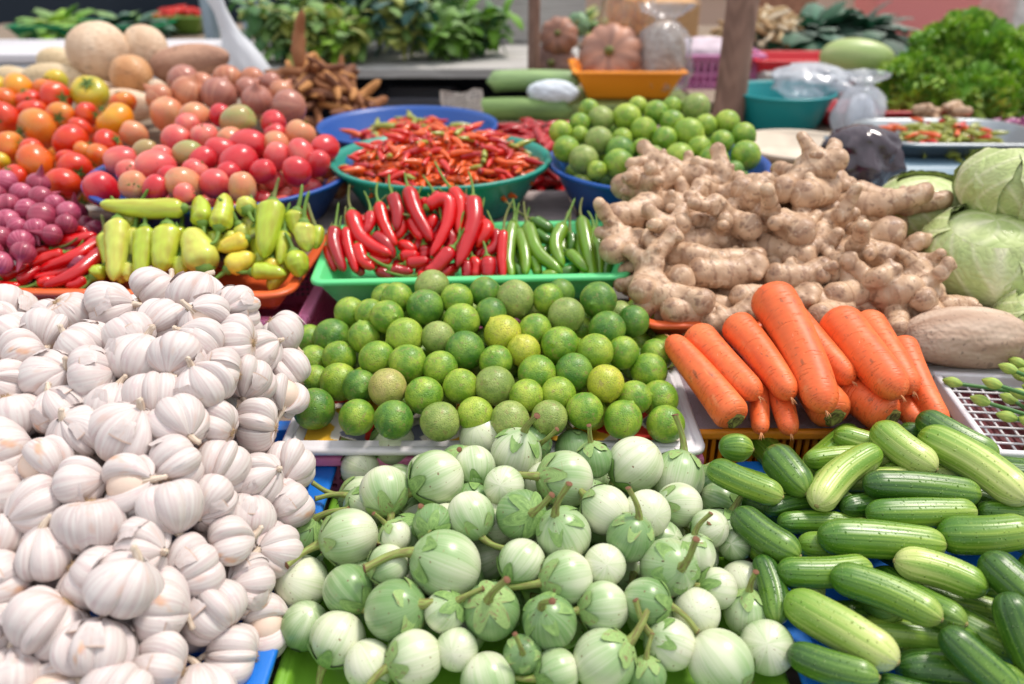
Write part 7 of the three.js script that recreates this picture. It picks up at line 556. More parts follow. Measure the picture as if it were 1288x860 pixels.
// ---------------------------------------------------------------- tomatoes, onions, shallots
function tomatoGeo(s, sq, lobes) { return lathe(v => { const a = (v - 0.5) * Math.PI, d = 0.16 * Math.exp(-Math.pow((1 - v) / 0.14, 2)); return [Math.cos(a), Math.sin(a) * sq - d]; }, 26, 18, (u, v) => 1 + lobes * Math.cos(u * 6.2832 * 5 + s) * smooth(0.3, 0.9, v) + 0.11 * cyl(u, v, 0.8, 1, s, 2)); }
const tomGeo = [tomatoGeo(1, 0.82, 0.035), tomatoGeo(2, 0.9, 0.02), tomatoGeo(3, 0.76, 0.06)], plumGeo = [tomatoGeo(4, 1.15, 0.02), tomatoGeo(5, 0.98, 0.03), tomatoGeo(6, 1.25, 0.015)];
const fruitMat = (a, b, s, o = {}) => phys({ map: tex(128, 128, (u, v) => { const n = cyl(u, v, 0.9, 1.6, s, 4), sp = N3(u * 40, v * 24, s); return mixc(a, b, clamp(0.35 + n * 2.0 + (v - 0.6) * 0.8)).map(q => q * (sp > 0.6 ? 0.85 : 1)); }), roughness: 0.3, clearcoat: 0.25, clearcoatRoughness: 0.12, ...o });
const TOM = { r: [fruitMat([206, 40, 16], [216, 84, 26], 1), 'red'], o: [fruitMat([216, 92, 24], [210, 132, 44], 2), 'orange'], a: [fruitMat([228, 140, 20], [214, 168, 44], 3), 'amber yellow'], y: [fruitMat([206, 176, 40], [176, 172, 52], 4), 'greenish yellow'] };
const PINK = { r: [fruitMat([196, 26, 40], [206, 62, 62], 5), 'deep red'], p: [fruitMat([214, 76, 76], [222, 122, 104], 6), 'pink'], s: [fruitMat([216, 130, 92], [204, 150, 104], 7), 'salmon'], g: [fruitMat([172, 146, 92], [152, 162, 92], 8), 'green-shouldered'], y: [fruitMat([216, 180, 96], [206, 190, 116], 9), 'pale yellow'] };
const sepalGeo = merged([0, 1, 2, 3, 4].map(i => { const a = i * 1.2566 + 0.2; return grid(2, 5, (u, v) => { const r = 0.06 + v * 0.46, w = (u - 0.5) * 0.2 * Math.sin(Math.min(1, 0.25 + v) * Math.PI * 0.95); return [Math.cos(a) * r - Math.sin(a) * w, 0.78 + 0.05 * Math.sin(v * 3) - v * v * 0.06 + 0.1 * v * v * (i % 2), Math.sin(a) * r + Math.cos(a) * w]; }); }).concat([sweep([V(0, 0.7, 0), V(0.02, 0.86, 0), V(0.06, 0.98, 0.03)], t => 0.06 * (t >= 1 ? 0.05 : 1), 6, 4)]));
M.sepal = std({ color: lin(84, 112, 46), roughness: 0.8, side: THREE.DoubleSide });
function fruits(list, table, geos, name, where, cat) {
  const proto = {};
  list.forEach(([x, y, z, r, dx, dy, dz, k], i) => {
    const key = k + i % 3, [mat, word] = table[k];
    if (!proto[key]) { const o = proto[key] = thing(name, `${word} ${cat} ${where}`, cat, `${word} ${cat}es ${where}`); part(o, 'fruit', geos[i % 3], mat); part(o, 'calyx', sepalGeo, M.sepal); }
    const q = `${word} ${cat} ${name === 'tomato' ? (x < -0.8 ? 'in the pile, beyond the shallots' : z > -1.4 ? 'in the pile, next to the shallots' : 'in the pile, next to the potatoes') : x < -0.52 ? 'in the blue bowl, on the shallot side' : x > -0.38 ? 'in the blue bowl, on the chilli side' : z < -1.35 ? 'in the blue bowl, next to the onions' : 'in the middle of the blue bowl'}`, o = copyOf(proto[key], q, q.replace('tomato', 'tomatoes')); aim(o, dx, dy, dz, i * 1.3); o.scale.setScalar(r * 1.04); put(o, x, y, z);
  });
}
fruits(TOMATOES, TOM, tomGeo, 'tomato', 'in the pile beside the shallots', 'tomato');
fruits(PINKTOMATOES, PINK, plumGeo, 'plum_tomato', 'in the round blue bowl', 'tomato');
const bulbGeo = (neck, s) => lathe(v => { const a = (v - 0.5) * Math.PI; return [Math.cos(a) * 0.98 + (v > 0.9 ? 0.04 : 0), Math.sin(a) * 0.9 + neck * Math.exp(-Math.pow((1 - v) / 0.06, 2))]; }, 22, 20, (u, v) => 1 + 0.04 * cyl(u, v, 0.8, 1, s, 2));
const skinMat = (a, b, s) => phys({ map: tex(256, 128, (u, v) => { const st = cyl(u, v * 0.1, 7, 1, s, 4), bl = cyl(u, v, 1, 1.5, s + 4, 3), ln = Math.abs(N3(u * 40, v * 1.5, s)) < 0.04; return mixc(a, b, clamp(0.45 + st * 1.2 + bl * 0.6)).map(q => q * (ln ? 0.93 : 1)); }), roughness: 0.36, clearcoat: 0.2 });
{
  const g = [bulbGeo(0.35, 1), bulbGeo(0.28, 2), bulbGeo(0.4, 3)], m = [skinMat([176, 104, 74], [206, 146, 110], 2), skinMat([160, 98, 84], [190, 134, 112], 5)];
  ONIONS.forEach(([x, y, z, r, dx, dy, dz], i) => { const o = single('onion', g[i % 3], m[i % 2], i % 2 ? 'pinkish brown onion behind the bowl of pink tomatoes' : 'golden brown onion behind the bowl of pink tomatoes', 'onion', i % 2 ? 'pinkish brown onions' : 'golden brown onions'); aim(o, dx, dy, dz, i); o.scale.setScalar(r * 1.05); put(o, x, y, z); });
  const gs = [bulbGeo(0.8, 4), bulbGeo(1.0, 5)], ms = [skinMat([150, 40, 76], [206, 118, 138], 8), skinMat([128, 30, 58], [184, 84, 106], 9)];
  SHALLOTS.forEach(([x, y, z, r, dx, dy, dz], i) => { const o = single('shallot', gs[i % 2], ms[i % 2], i % 2 ? 'dark purple shallot beside the tomatoes at the red chillies' : 'pinkish purple shallot beside the tomatoes at the red chillies', 'shallot', i % 2 ? 'dark purple shallots' : 'pinkish purple shallots'); aim(o, dx, dy, dz, i); o.scale.setScalar(r * 1.05); put(o, x, y, z); });
}
// wooden flats under the piles on the left
put(single('wooden_flat', box(0.55, 0.03, 0.42, 0, 0, 0, 0.005), M.wood, 'wooden flat under the orange and red tomatoes', 'board'), -0.82, 0.8165, -1.47);
put(single('shallow_box', trayGeo(0.3, 0.28, 0.03, { cr: 0.02 }), M.greyWood, 'shallow box under the shallots', 'box'), -0.71, 0.805, -1.17);
put(single('wooden_block', box(0.28, 0.11, 0.2, 0, 0, 0, 0.005), M.wood, 'wooden block under the box of shallots', 'block'), -0.72, 0.7465, -1.16);

// ---------------------------------------------------------------- big roots at the left: jicama, potatoes, sweet potato
function lump(sx, sy, sz, s, amp = 0.12, tip = 0) {
  return lathe(v => { const a = (v - 0.5) * Math.PI, t = 1 - tip * Math.pow(v, 2); return [Math.pow(Math.cos(a), 0.9) * t, Math.sin(a)]; }, 36, 28, (u, v) => 1 + amp * cyl(u, v, 0.9, 1.3, s, 4) + 0.25 * amp * cyl(u, v, 3, 4, s + 3, 3)).scale(sx, sy, sz);
}
const rootMat = (a, b, s, rough = 0.75) => std({ map: tex(256, 256, (u, v) => { const n = cyl(u, v, 1.4, 2, s, 4), ln = cyl(u, v, 2, 26, s + 2, 2), sp = N3(u * 40, v * 40, s); let c = mixc(a, b, clamp(0.5 + n * 1.5)); if (ln > 0.28) c = c.map(q => q * 0.85); return sp > 0.55 ? c.map(q => q * 0.8) : c; }), bumpMap: M.rb ??= tex(256, 256, (u, v) => 0.5 + 0.4 * cyl(u, v, 2, 20, 3, 3) + 0.25 * N3(u * 40, v * 40, 2), false), bumpScale: 0.0025, roughness: rough });
const tan1 = rootMat([228, 206, 180], [204, 172, 142], 3), tan2 = rootMat([222, 204, 172], [200, 176, 138], 6), sweetp = rootMat([198, 156, 130], [154, 112, 92], 9), shiny = rootMat([214, 164, 116], [196, 140, 92], 12, 0.3);
for (const [name, label, x, y, z, sx, sy, sz, rx, rz, mat, s, tip] of [
  ['jicama_root', 'largest round jicama root on top of the pile behind the tomatoes', -0.905, 0.997, 1.90, 0.064, 0.06, 0.06, 0.3, 0.2, tan1, 1, 0],
  ['jicama_root', 'round jicama root half hidden behind the largest one', -0.83, 0.99, 1.96, 0.05, 0.055, 0.05, 0.2, -0.4, tan1, 2, 0],
  ['potato', 'pale oval potato under the largest jicama, beside the white box', -0.99, 0.945, 1.85, 0.034, 0.068, 0.034, 0, 1.5, tan2, 3, 0],
  ['potato', 'pale potato behind the oval potato and the jicama', -1.02, 0.965, 1.95, 0.034, 0.05, 0.034, 0.2, 1.4, tan2, 4, 0],
  ['potato', 'flat pale potato at the white box end of the pile', -1.11, 0.93, 1.92, 0.03, 0.05, 0.03, 0.2, 1.3, tan2, 5, 0],
  ['onion', 'shiny tan onion beside the largest jicama root', -0.80, 0.963, 1.80, 0.041, 0.04, 0.041, 0.2, 0.2, shiny, 6, 0],
  ['sweet_potato', 'long tapering sweet potato lying by the white plastic bag', -0.71, 0.973, 1.90, 0.042, 0.092, 0.04, 0.0, -1.4, sweetp, 7, 0.35],
  ['potato', 'brown potato in front of the shiny onion', -0.79, 0.915, 1.72, 0.033, 0.062, 0.03, 0, 1.5, tan1, 8, 0],
  ['jicama_root', 'jicama root low in the pile between potato and onion', -0.88, 0.91, 1.79, 0.045, 0.045, 0.045, 0, 0.4, tan1, 9, 0],
  ['potato', 'small pale potato wedged beside the sweet potato', -0.73, 0.935, 1.76, 0.02, 0.03, 0.02, 0.4, 0.6, tan1, 10, 0],
  ['jicama_root', 'jicama root supporting the largest one from below', -0.93, 0.915, 1.92, 0.05, 0.045, 0.05, 0, 0.4, tan1, 11, 0],
  ['jicama_root', 'jicama root under the sweet potato', -0.75, 0.905, 1.92, 0.06, 0.04, 0.05, 0, 0.4, sweetp, 12, 0]]) {
  const o = single(name, lump(sx, sy, sz, s * 5, 0.16, tip), mat, label, name.replace('_root', '').replace('_', ' ')); o.rotation.set(rx, s * 0.7, rz, 'YXZ'); if (Math.abs(rz) > 1) o.rotation.y = rr(-0.2, 0.2); put(o, x, y, -z);
}
put(single('wooden_box', box(0.58, 0.066, 0.34, 0, 0, 0, 0.005), M.wood, 'wooden box under the jicama and potatoes', 'box'), -0.90, 0.8345, -1.88);
// yam on the right
{ const o = single('yam_root', lump(0.036, 0.085, 0.036, 44, 0.26), rootMat([206, 184, 164], [158, 126, 104], 15), 'large rough yam root beside the carrots under the cabbages', 'yam'); o.rotation.set(0, 0.06, 1.5); put(o, 0.54, 0.812, -0.868); }

// ---------------------------------------------------------------- small chillies heaped in bowls
const birdGeo = [0.15, -0.25, 0.4].map((b, i) => tinted(sweep([V(0, 0, 0), V(0.1, 0, 0), V(0.4, 0.03, b * 0.2), V(0.75, 0, b * 0.5), V(1, 0.01, b)], t => t < 0.12 ? 0.018 : (0.135 * Math.pow(Math.max(0, Math.sin(Math.PI * Math.pow((t - 0.1) / 0.9, 0.62))), 0.7) + 0.004), 7, 12), (q, u, v) => v < 0.17 ? new THREE.Color(0.35, 0.45, 0.12) : new THREE.Color(1, 1, 1)));
const birdMat = (r, g, b) => phys({ color: lin(r, g, b), vertexColors: true, roughness: 0.28, clearcoat: 0.4, clearcoatRoughness: 0.15 });
const BIRD = [[birdMat(206, 36, 22), 'red'], [birdMat(226, 92, 30), 'orange'], [birdMat(178, 20, 26), 'dark red'], [birdMat(154, 160, 62), 'green']];
function heapOf(list, n, name, labelOf, cat, groupOf, cx, cy, cz, R, prof, len, weights, stuff) {
  const all = [];
  for (let i = 0; i < n; i++) {
    const a = i * 2.39996 + rr(-0.3, 0.3), q = Math.sqrt((i + 0.5) / n), x = Math.cos(a) * q * R, z = Math.sin(a) * q * R;
    let w = rnd(), k = 0; while (k < weights.length - 1 && w > weights[k]) { w -= weights[k]; k++; }
    all.push([cx + x, cy + prof(q) + rr(-0.003, 0.005), -cz + z, rr(0, 6.28), rr(-0.3, 0.3), k, len * rr(0.75, 1.15)]);
  }
  for (const [x, y, z, yaw, pi, k, L] of all) {
    const o = single(name, birdGeo[Math.floor(rr(0, 3))], list[k][0], labelOf(list[k][1]), cat, groupOf(list[k][1])); o.rotation.set(0, yaw, pi, 'YXZ'); o.scale.setScalar(L); put(o, x, y, z);
  }
  if (stuff) {
    const im = new THREE.InstancedMesh(birdGeo[0], BIRD[stuff.k][0], stuff.n), m = new THREE.Object3D();
    for (let i = 0; i < stuff.n; i++) { const a = i * 2.39996, q = Math.sqrt((i + 0.5) / stuff.n); m.position.set(cx + Math.cos(a) * q * R * 0.95, cy + prof(q) - rr(0.008, 0.022), -cz + Math.sin(a) * q * R * 0.95); m.rotation.set(0, rr(0, 6.28), rr(-0.2, 0.2)); m.scale.setScalar(len); m.updateMatrix(); im.setMatrixAt(i, m.matrix); }
    im.name = stuff.name; meta(im, stuff.label, cat, null, 'stuff'); put(im);
  }
}
seed = 61;
heapOf(BIRD, 220, 'small_chilli', w => `small ${w} chilli heaped in the teal bowl`, 'chilli', w => `small ${w} chillies in the teal bowl`, -0.114, 0.899, 1.325, 0.15, q => 0.046 * (1 - q * q), 0.037, [0.36, 0.42, 0.06, 0.16], { n: 600, k: 1, name: 'chilli_heap', label: 'mass of small orange-red chillies under the top layer in the teal bowl' });
heapOf([BIRD[3], BIRD[1], BIRD[0]], 80, 'small_chilli', w => `small ${w} chilli low in the wide blue bowl`, 'chilli', w => `small ${w} chillies in the wide blue bowl`, -0.19, 0.865, 1.625, 0.115, q => 0.036 * (1 - q * q), 0.045, [0.4, 0.3, 0.3], { n: 160, k: 1, name: 'chilli_heap', label: 'mass of small chillies under the top layer in the wide blue bowl' });
heapOf([BIRD[2]], 110, 'dried_chilli', () => 'slender dark red chilli in the loose pile between the bowls', 'chilli', () => 'dark red chillies between the bowls', 0.055, 0.812, 1.60, 0.10, q => 0.085 * (1 - q * q), 0.07, [1], { n: 120, k: 2, name: 'chilli_heap', label: 'mass of dark red chillies at the bottom of the loose pile' });

// ---------------------------------------------------------------- cabbages
function cabbage(label, x, y, z, R, turn, tilt) {
  const o = thing('cabbage', label, 'cabbage', 'cabbages');
  seed = 7000 + Math.round(x * 1000 + z * 100);
  const core = lathe(v => { const a = (v - 0.5) * Math.PI; return [Math.cos(a) * R * 0.97, Math.sin(a) * R * 0.70]; }, 32, 22, (u, v) => 1 + 0.02 * cyl(u, v, 2, 2, x * 9, 3)); part(o, 'heart', core, M.cabb[0]);
  for (let i = 0; i < 7; i++) {
    const yaw = i * 2.4 + turn, off = 1.0 + 0.012 * i + rr(0, 0.01), aw = rr(0.95, 1.2), s = i * 3.1 + x * 20;
    const g = grid(28, 22, (u, v) => {
      const a = (u - 0.5) * 2, edge = 1 - 0.12 * Math.abs(Math.sin(v * 9 + s)) * 0.4, w = aw * Math.pow(Math.sin(Math.min(1, 0.16 + v * 0.84) * Math.PI * 0.62), 0.8) * edge;
      const el = -1.35 + v * 2.25, az = a * w / Math.max(0.45, Math.cos(el * 0.75)), lip = Math.pow(Math.max(Math.abs(a), v), 8);
      const vein = 0.03 * Math.exp(-a * a * 110) * (1 - v * 0.7) + 0.009 * Math.pow(Math.abs(Math.cos((Math.abs(a) * 2.2 - v * 3.2) * Math.PI)), 8);
      const r = R * (off + vein + 0.05 * lip + 0.05 * lip * N3(u * 12, v * 12, s) + 0.008 * N3(u * 6, v * 6, s));
      return [Math.cos(el) * Math.sin(az) * r, Math.sin(el) * r * 0.735, Math.cos(el) * Math.cos(az) * r];
    });
    g.rotateY(yaw); part(o, 'leaf', g, M.cabb[1 + i % 3]);
  }
  o.rotation.set(tilt, 0, tilt * 0.6); return put(o, x, y, -z);
}
M.cabb = [1, 2, 3, 4].map(s => phys({ map: tex(256, 256, (u, v) => { const a = Math.abs(u - 0.5) * 2, mid = Math.exp(-a * a * 60), ve = Math.pow(Math.abs(Math.cos((a * 2.2 - v * 3.2) * Math.PI)), 14), fine = Math.pow(Math.abs(N3(u * 16, v * 16, s)), 0.5), n = fbm(u * 5, v * 5, s, 4); let c = mixc([172, 192, 116], [200, 210, 148], clamp(0.5 + n)); c = mixc(c, [224, 226, 182], clamp(mid * 0.8 + ve * 0.6)); return c.map(q => q * (0.93 + 0.1 * fine)); }), roughness: 0.45, clearcoat: 0.1, side: THREE.DoubleSide, bumpMap: M.cabB ??= tex(256, 256, (u, v) => 0.4 + 0.5 * Math.pow(Math.abs(N3(u * 16, v * 16, 3)), 0.5), false), bumpScale: 0.0015 }));
cabbage('pale cabbage beside the ginger heap, largest of the stack', 0.602, 0.872, 0.985, 0.076, 0.3, 0.25);
cabbage('cabbage resting on top of the stack of cabbages', 0.645, 0.948, 1.03, 0.068, 1.2, -0.2);
cabbage('cabbage at the bottom of the stack, above the yam root', 0.632, 0.825, 0.885, 0.052, 2.2, 0.2);
cabbage('greener cabbage behind the stack, half hidden by ginger', 0.585, 0.885, 1.13, 0.064, 0.8, 0.1);
cabbage('cabbage at the far side of the stack', 0.78, 0.865, 1.10, 0.075, 2.8, 0.1);

// ---------------------------------------------------------------- chive flower stalks
M.chive = std({ color: lin(66, 116, 52), roughness: 0.5 }); M.bud = std({ map: tex(64, 64, (u, v) => mixc([176, 196, 92], [132, 164, 72], clamp(0.5 + cyl(u, v, 2, 2, 2) * 2))), roughness: 0.6 });
seed = 77;
for (let i = 0; i < 34; i++) {
  const bx = rr(0.50, 0.66), bz = rr(0.70, 0.83) - (bx - 0.5) * 0.0, y = 0.783 + rr(0, 0.035), a = rr(0.55, 1.1), L = rr(0.16, 0.28), e = V(Math.cos(a), -0.02, Math.sin(a)), o = thing('chive_stalk', 'green chive stalk with a pale bud lying on the white net basket', 'chive', 'chive flower stalks'), s = V(-e.z, 0, e.x).multiplyScalar(rr(-0.02, 0.02));
  part(o, 'stalk', sweep([V(0, 0, 0), e.clone().multiplyScalar(L * 0.35).add(s), e.clone().multiplyScalar(L * 0.7).add(s), e.clone().multiplyScalar(L)], t => 0.0022 + 0.0009 * t, 7, 16), M.chive);
  const b = lathe(v => [0.0062 * Math.pow(Math.sin(Math.PI * Math.min(0.999, v * 0.97 + 0.015)), 0.8), -0.010 + 0.022 * v], 9, 9); b.rotateZ(Math.PI / 2); b.rotateY(-a); b.translate(-e.x * 0.006, 0, -e.z * 0.006); part(o, 'bud', b, M.bud);
  put(o, bx, y, -bz);
}

// ---------------------------------------------------------------- things on the rear tables
// dried roots
M.droot = [std({ color: lin(150, 98, 62), roughness: 0.8 }), std({ color: lin(186, 130, 76), roughness: 0.8 }), std({ color: lin(120, 78, 56), roughness: 0.85 })];
seed = 88;
const drootGeo = [1, 2, 3, 4, 5].map(s => sweep([V(-0.5, rr(-0.06, 0.06), 0), V(-0.2, 0, rr(-0.1, 0.1)), V(0.15, rr(-0.05, 0.05), rr(-0.12, 0.12)), V(0.5, rr(-0.1, 0.1), 0)], t => 0.075 * (0.4 + 0.6 * Math.sin(Math.PI * (0.15 + t * 0.8))) * (t <= 0 || t >= 1 ? 0.1 : 1), 8, 14, (u, v) => 1 + 0.35 * N3(u * 3, v * 8, s)));
for (let i = 0; i < 90; i++) { const a = i * 2.4, q = Math.sqrt((i + 0.5) / 90), k = i % 3, o = single('dried_root', drootGeo[i % 5], M.droot[k], ['reddish brown', 'golden brown', 'dark brown'][k] + ' dried root in the pile behind the onions', 'root', ['reddish brown', 'golden brown', 'dark brown'][k] + ' dried roots'); o.rotation.set(rr(-0.5, 0.5), rr(0, 6.28), rr(-0.6, 0.6)); o.scale.setScalar(rr(0.10, 0.17)); put(o, -0.47 + Math.cos(a) * q * 0.13, 0.83 + 0.115 * (1 - q * q), -2.0 + Math.sin(a) * q * 0.09); }
{ const o = single('dried_root', drootGeo[1], M.droot[0], 'upright reddish root standing out of the top of the dried root pile', 'root'); o.rotation.set(0, 0.4, 1.45); o.scale.set(0.15, 0.2, 0.2); put(o, -0.49, 1.0, -2.0); }
// leafy things
function leafGeo(len, wid, curl, ruff, s, n = 8, m = 10) {
  return grid(n, m, (u, v) => { const a = (u - 0.5) * 2, w = wid * Math.pow(Math.sin(Math.PI * Math.min(0.98, 0.08 + v * 0.9)), 0.7), e = Math.pow(Math.abs(a), 2); return [a * w, len * v * (1 - curl * v * 0.35) + ruff * e * Math.sin(v * 22 + s) * 0.6, curl * len * v * v * 0.6 + ruff * e * Math.sin(v * 26 + a * 5 + s) + 0.15 * wid * a * a]; });
}
const leafMat = (r, g, b) => phys({ color: lin(r * 1.1, g * 1.1, b * 1.1), map: M.leafMap ??= tex(128, 128, (u, v) => { const k = 215 * (1 + 0.35 * fbm(u * 6, v * 6, 2, 3) + 0.15 * Math.exp(-Math.pow((u - 0.5) * 9, 2))); return [k, k, k]; }), roughness: 0.7, transmission: 0.3, thickness: 0, side: THREE.DoubleSide });
M.lettuce = [leafMat(146, 192, 46, 1), leafMat(112, 166, 38, 2), leafMat(176, 208, 78, 3)]; M.kale = [leafMat(22, 74, 50, 4), leafMat(32, 92, 58, 5), leafMat(52, 112, 84, 6)]; M.herb = [leafMat(70, 120, 60, 7), leafMat(124, 164, 82, 8), leafMat(182, 190, 92, 9), leafMat(42, 96, 84, 10)];
const frillGeo = s => grid(24, 8, (u, v) => { const a = (u - 0.5) * 2.5, e = v * v, f = 0.13 * e * Math.sin(a * 9 + s) + 0.09 * e * Math.sin(a * 19 + s * 2), R = v * (1 + 0.06 * Math.sin(a * 14 + s)); return [Math.sin(a) * R * 0.62, Math.cos(a * 0.8) * R * 0.75, 0.30 * v * v + f]; });
const frill = [1, 2, 3].map(frillGeo), flat = [1, 2].map(s => leafGeo(1, 0.26, 0.7, 0.02, s, 6, 8));
function leafy(name, label, cat, x, y, z, R, h, n, geos, mats, s, opt = {}) {
  seed = s; const o = thing(name, label, cat, opt.group);
  for (let i = 0; i < n; i++) {
    const q = Math.sqrt((i + 0.5) / n), a = i * 2.39996, m = part(o, 'leaf', geos[i % geos.length], mats[Math.floor(rnd() * mats.length)]);
    const L = mix(opt.inner ?? 0.7, 1, q) * h * rr(0.8, 1.15); m.position.set(Math.cos(a) * q * R * 0.25, 0, Math.sin(a) * q * R * 0.25);
    m.rotation.set(0, 0, 0); m.quaternion.setFromAxisAngle(V(Math.sin(a), 0, -Math.cos(a)), 0).premultiply(new THREE.Quaternion().setFromEuler(new THREE.Euler(q * (opt.open ?? 1.1), Math.PI / 2 - a + rr(-0.3, 0.3), rr(-0.25, 0.25), 'YXZ'))); m.scale.setScalar(L);
  }
  return put(o, x, y, -z, opt.turn);
}
function lettuce(label, x, y, z, R, sd) {
  seed = sd; const o = thing('lettuce', 'bright green ' + label, 'lettuce', 'frilly lettuce heads');
  part(o, 'heart', lump(R * 0.8, R * 0.6, R * 0.8, sd, 0.3), M.lettuce[1]);
  for (let i = 0; i < 120; i++) {
    const el = Math.asin(rr(-0.25, 1)), a = i * 2.39996, d = V(Math.cos(el) * Math.cos(a), Math.sin(el) * 0.8, Math.cos(el) * Math.sin(a)), m = part(o, 'leaf', frill[i % 3], M.lettuce[Math.floor(rnd() * 3)]);
    m.position.copy(d).multiplyScalar(R * rr(0.55, 0.8)); m.quaternion.setFromUnitVectors(YUP, d.clone().add(V(rr(-0.5, 0.5), rr(-0.2, 0.7), rr(-0.5, 0.5))).normalize()).multiply(new THREE.Quaternion().setFromAxisAngle(YUP, rr(0, 6.28))); m.scale.setScalar(R * rr(0.42, 0.62));
  }
  put(o, x, y, -z);
}
for (const [x, y, z, h, l, turn] of [[1.03, 0.845, 2.18, 0.17, 'lettuce head at the melon end of the frilly lettuce pile', 0.2], [1.17, 0.93, 2.25, 0.19, 'topmost lettuce head of the frilly pile', 1], [1.28, 0.85, 2.15, 0.18, 'lettuce head in front of the topmost one', 2], [1.42, 0.845, 2.18, 0.16, 'lettuce head at the dark greens end of the pile', 3], [1.14, 0.84, 2.08, 0.15, 'lettuce head behind the small ginger pile', 4], [1.30, 0.90, 2.32, 0.16, 'lettuce head at the back of the pile', 5]]) lettuce(l, x, y + 0.012, z, h * 0.6, 400 + turn * 3);
for (const [x, y, z, h, l] of [[0.98, 0.90, 2.85, 0.22, 'dark leafy greens behind the pale melon'], [1.14, 0.90, 2.9, 0.22, 'dark leafy greens between melon and lettuce'], [1.50, 0.88, 2.65, 0.2, 'dark leafy greens behind the lettuce, by the window end'], [1.68, 0.87, 2.55, 0.22, 'dark leafy greens farthest along the table'], [1.60, 0.86, 2.32, 0.17, 'dark leafy greens right behind the purple shallots']]) leafy('leafy_greens', l, 'greens', x, y, z, 0.12, h, 40, flat, M.kale, 500 + x * 90, { open: 1.3, group: 'dark leafy greens' });
// pale melon, small ginger, purple shallot tray
{ const o = single('winter_melon', lump(0.052, 0.098, 0.05, 70, 0.05), phys({ map: tex(128, 128, (u, v) => mixc([150, 176, 104], [182, 192, 130], clamp(0.5 + cyl(u, v, 1.2, 2, 4) * 1.4))), roughness: 0.4 }), 'pale green melon lying beside the lettuce', 'melon'); o.rotation.set(0, -0.15, 1.5); put(o, 0.93, 0.92, -2.33); }
put(single('wooden_box', box(0.5, 0.075, 0.3, 0, 0, 0, 0.005), M.greyWood, 'pale wooden box under the melon', 'box'), 0.95, 0.8385, -2.5);
seed = 93;
for (let i = 0; i < 14; i++) { const o = single('ginger_root', gingerSmall[i % 2], M.ginger, 'small pale ginger in the low pile in front of the lettuce', 'ginger', 'small ginger in front of the lettuce'); o.scale.setScalar(0.05); o.rotation.set(rr(-0.4, 0.4), rr(0, 6), rr(-0.4, 0.4)); put(o, 1.0 + rr(-0.06, 0.06), 0.822 + 0.045 * rnd(), -1.965 + rr(-0.04, 0.03)); }
put(single('plastic_tray', trayGeo(0.40, 0.22, 0.03, { cr: 0.03 }), M.red, 'red tray of purple shallots in front of the lettuce', 'tray'), 1.26, 0.802, -1.86);
{ const g = [bulbGeo(0.55, 6), bulbGeo(0.7, 7)], ms = [skinMat([120, 44, 92], [196, 130, 170], 18), skinMat([132, 40, 88], [180, 100, 140], 19)]; for (let i = 0; i < 90; i++) { const u = rr(-1, 1), w = rr(-1, 1), o = single('shallot', g[i % 2], ms[i % 2], 'purple shallot in the red tray in front of the lettuce', 'shallot', 'purple shallots in the red tray'); aim(o, rr(-1, 1), rr(-1, 1), rr(-1, 1), i); o.scale.setScalar(rr(0.012, 0.016)); put(o, 1.26 + u * 0.17, 0.822 + 0.035 * (1 - u * u) * (1 - w * w) + rr(0, 0.008), -1.86 + w * 0.08); } }
// metal tray of chillies, plate, foil bag, baskets
M.metal = std({ color: lin(150, 156, 160), metalness: 0.9, roughness: 0.38 });
put(single('metal_tray', trayGeo(0.36, 0.24, 0.035, { flare: 0.02, rim: 0.012, cr: 0.09 }, 10), M.metal, 'oval steel tray of chopped chillies', 'tray'), 0.89, 0.835, -1.70);
put(single('wooden_box', box(0.4, 0.03, 0.26, 0, 0, 0, 0.004), plastic(104, 132, 150, 0.5), 'flat blue-grey box under the steel tray', 'box'), 0.88, 0.8185, -1.70);
seed = 95;
heapOf([BIRD[3], BIRD[1], BIRD[0]], 60, 'chopped_chilli', w => `small ${w} chilli in the steel tray`, 'chilli', w => `small ${w} chillies in the steel tray`, 0.89, 0.848, 1.71, 0.11, q => 0.03 * (1 - q * q), 0.04, [0.55, 0.3, 0.15], { n: 200, k: 3, name: 'chilli_heap', label: 'mass of green chillies at the bottom of the steel tray' });
bowl('plate', 'pale beige plate behind the bowl of limes', 0.60, 0.803, 1.72, 0.13, 0.035, card(214, 200, 182, 5));
put(single('plastic_tray', trayGeo(0.36, 0.26, 0.03, { cr: 0.03 }), plastic(112, 140, 158), 'empty blue-grey tray behind the ginger and the cabbages', 'tray'), 0.77, 0.803, -1.44);
function crumple(sx, sy, sz, s, amp, prof) { return lathe(prof ?? (v => { const a = (v - 0.5) * Math.PI; return [Math.cos(a) + 0.002, Math.sin(a)]; }), 40, 30, (u, v) => 1 + amp * (Math.abs(cyl(u, v, 2.2, 3.2, s, 2)) * 3 - 0.3) + amp * 0.8 * Math.abs(cyl(u, v, 5, 6, s + 8, 2)) * 2).scale(sx, sy, sz); }
M.darkBag = phys({ color: lin(58, 44, 54), roughness: 0.16, clearcoat: 0.6 });
put(single('plastic_bag', crumple(0.066, 0.062, 0.05, 3, 0.3), M.darkBag, 'crumpled dark glossy plastic bag behind the ginger', 'bag'), 0.60, 0.88, -1.42);
M.clearBag = phys({ color: lin(236, 240, 246), roughness: 0.18, transmission: 0.55, thickness: 0, side: THREE.DoubleSide }); M.whiteBag = phys({ color: lin(226, 230, 236), roughness: 0.35, transmission: 0.15, thickness: 0, side: THREE.DoubleSide });
const bagProf = v => [[0.002, -1], [0.75, -0.98], [0.95, -0.7], [0.9, 0.1], [0.55, 0.5], [0.28, 0.66], [0.7, 0.9], [0.85, 1.15]][Math.min(7, Math.round(v * 7))];
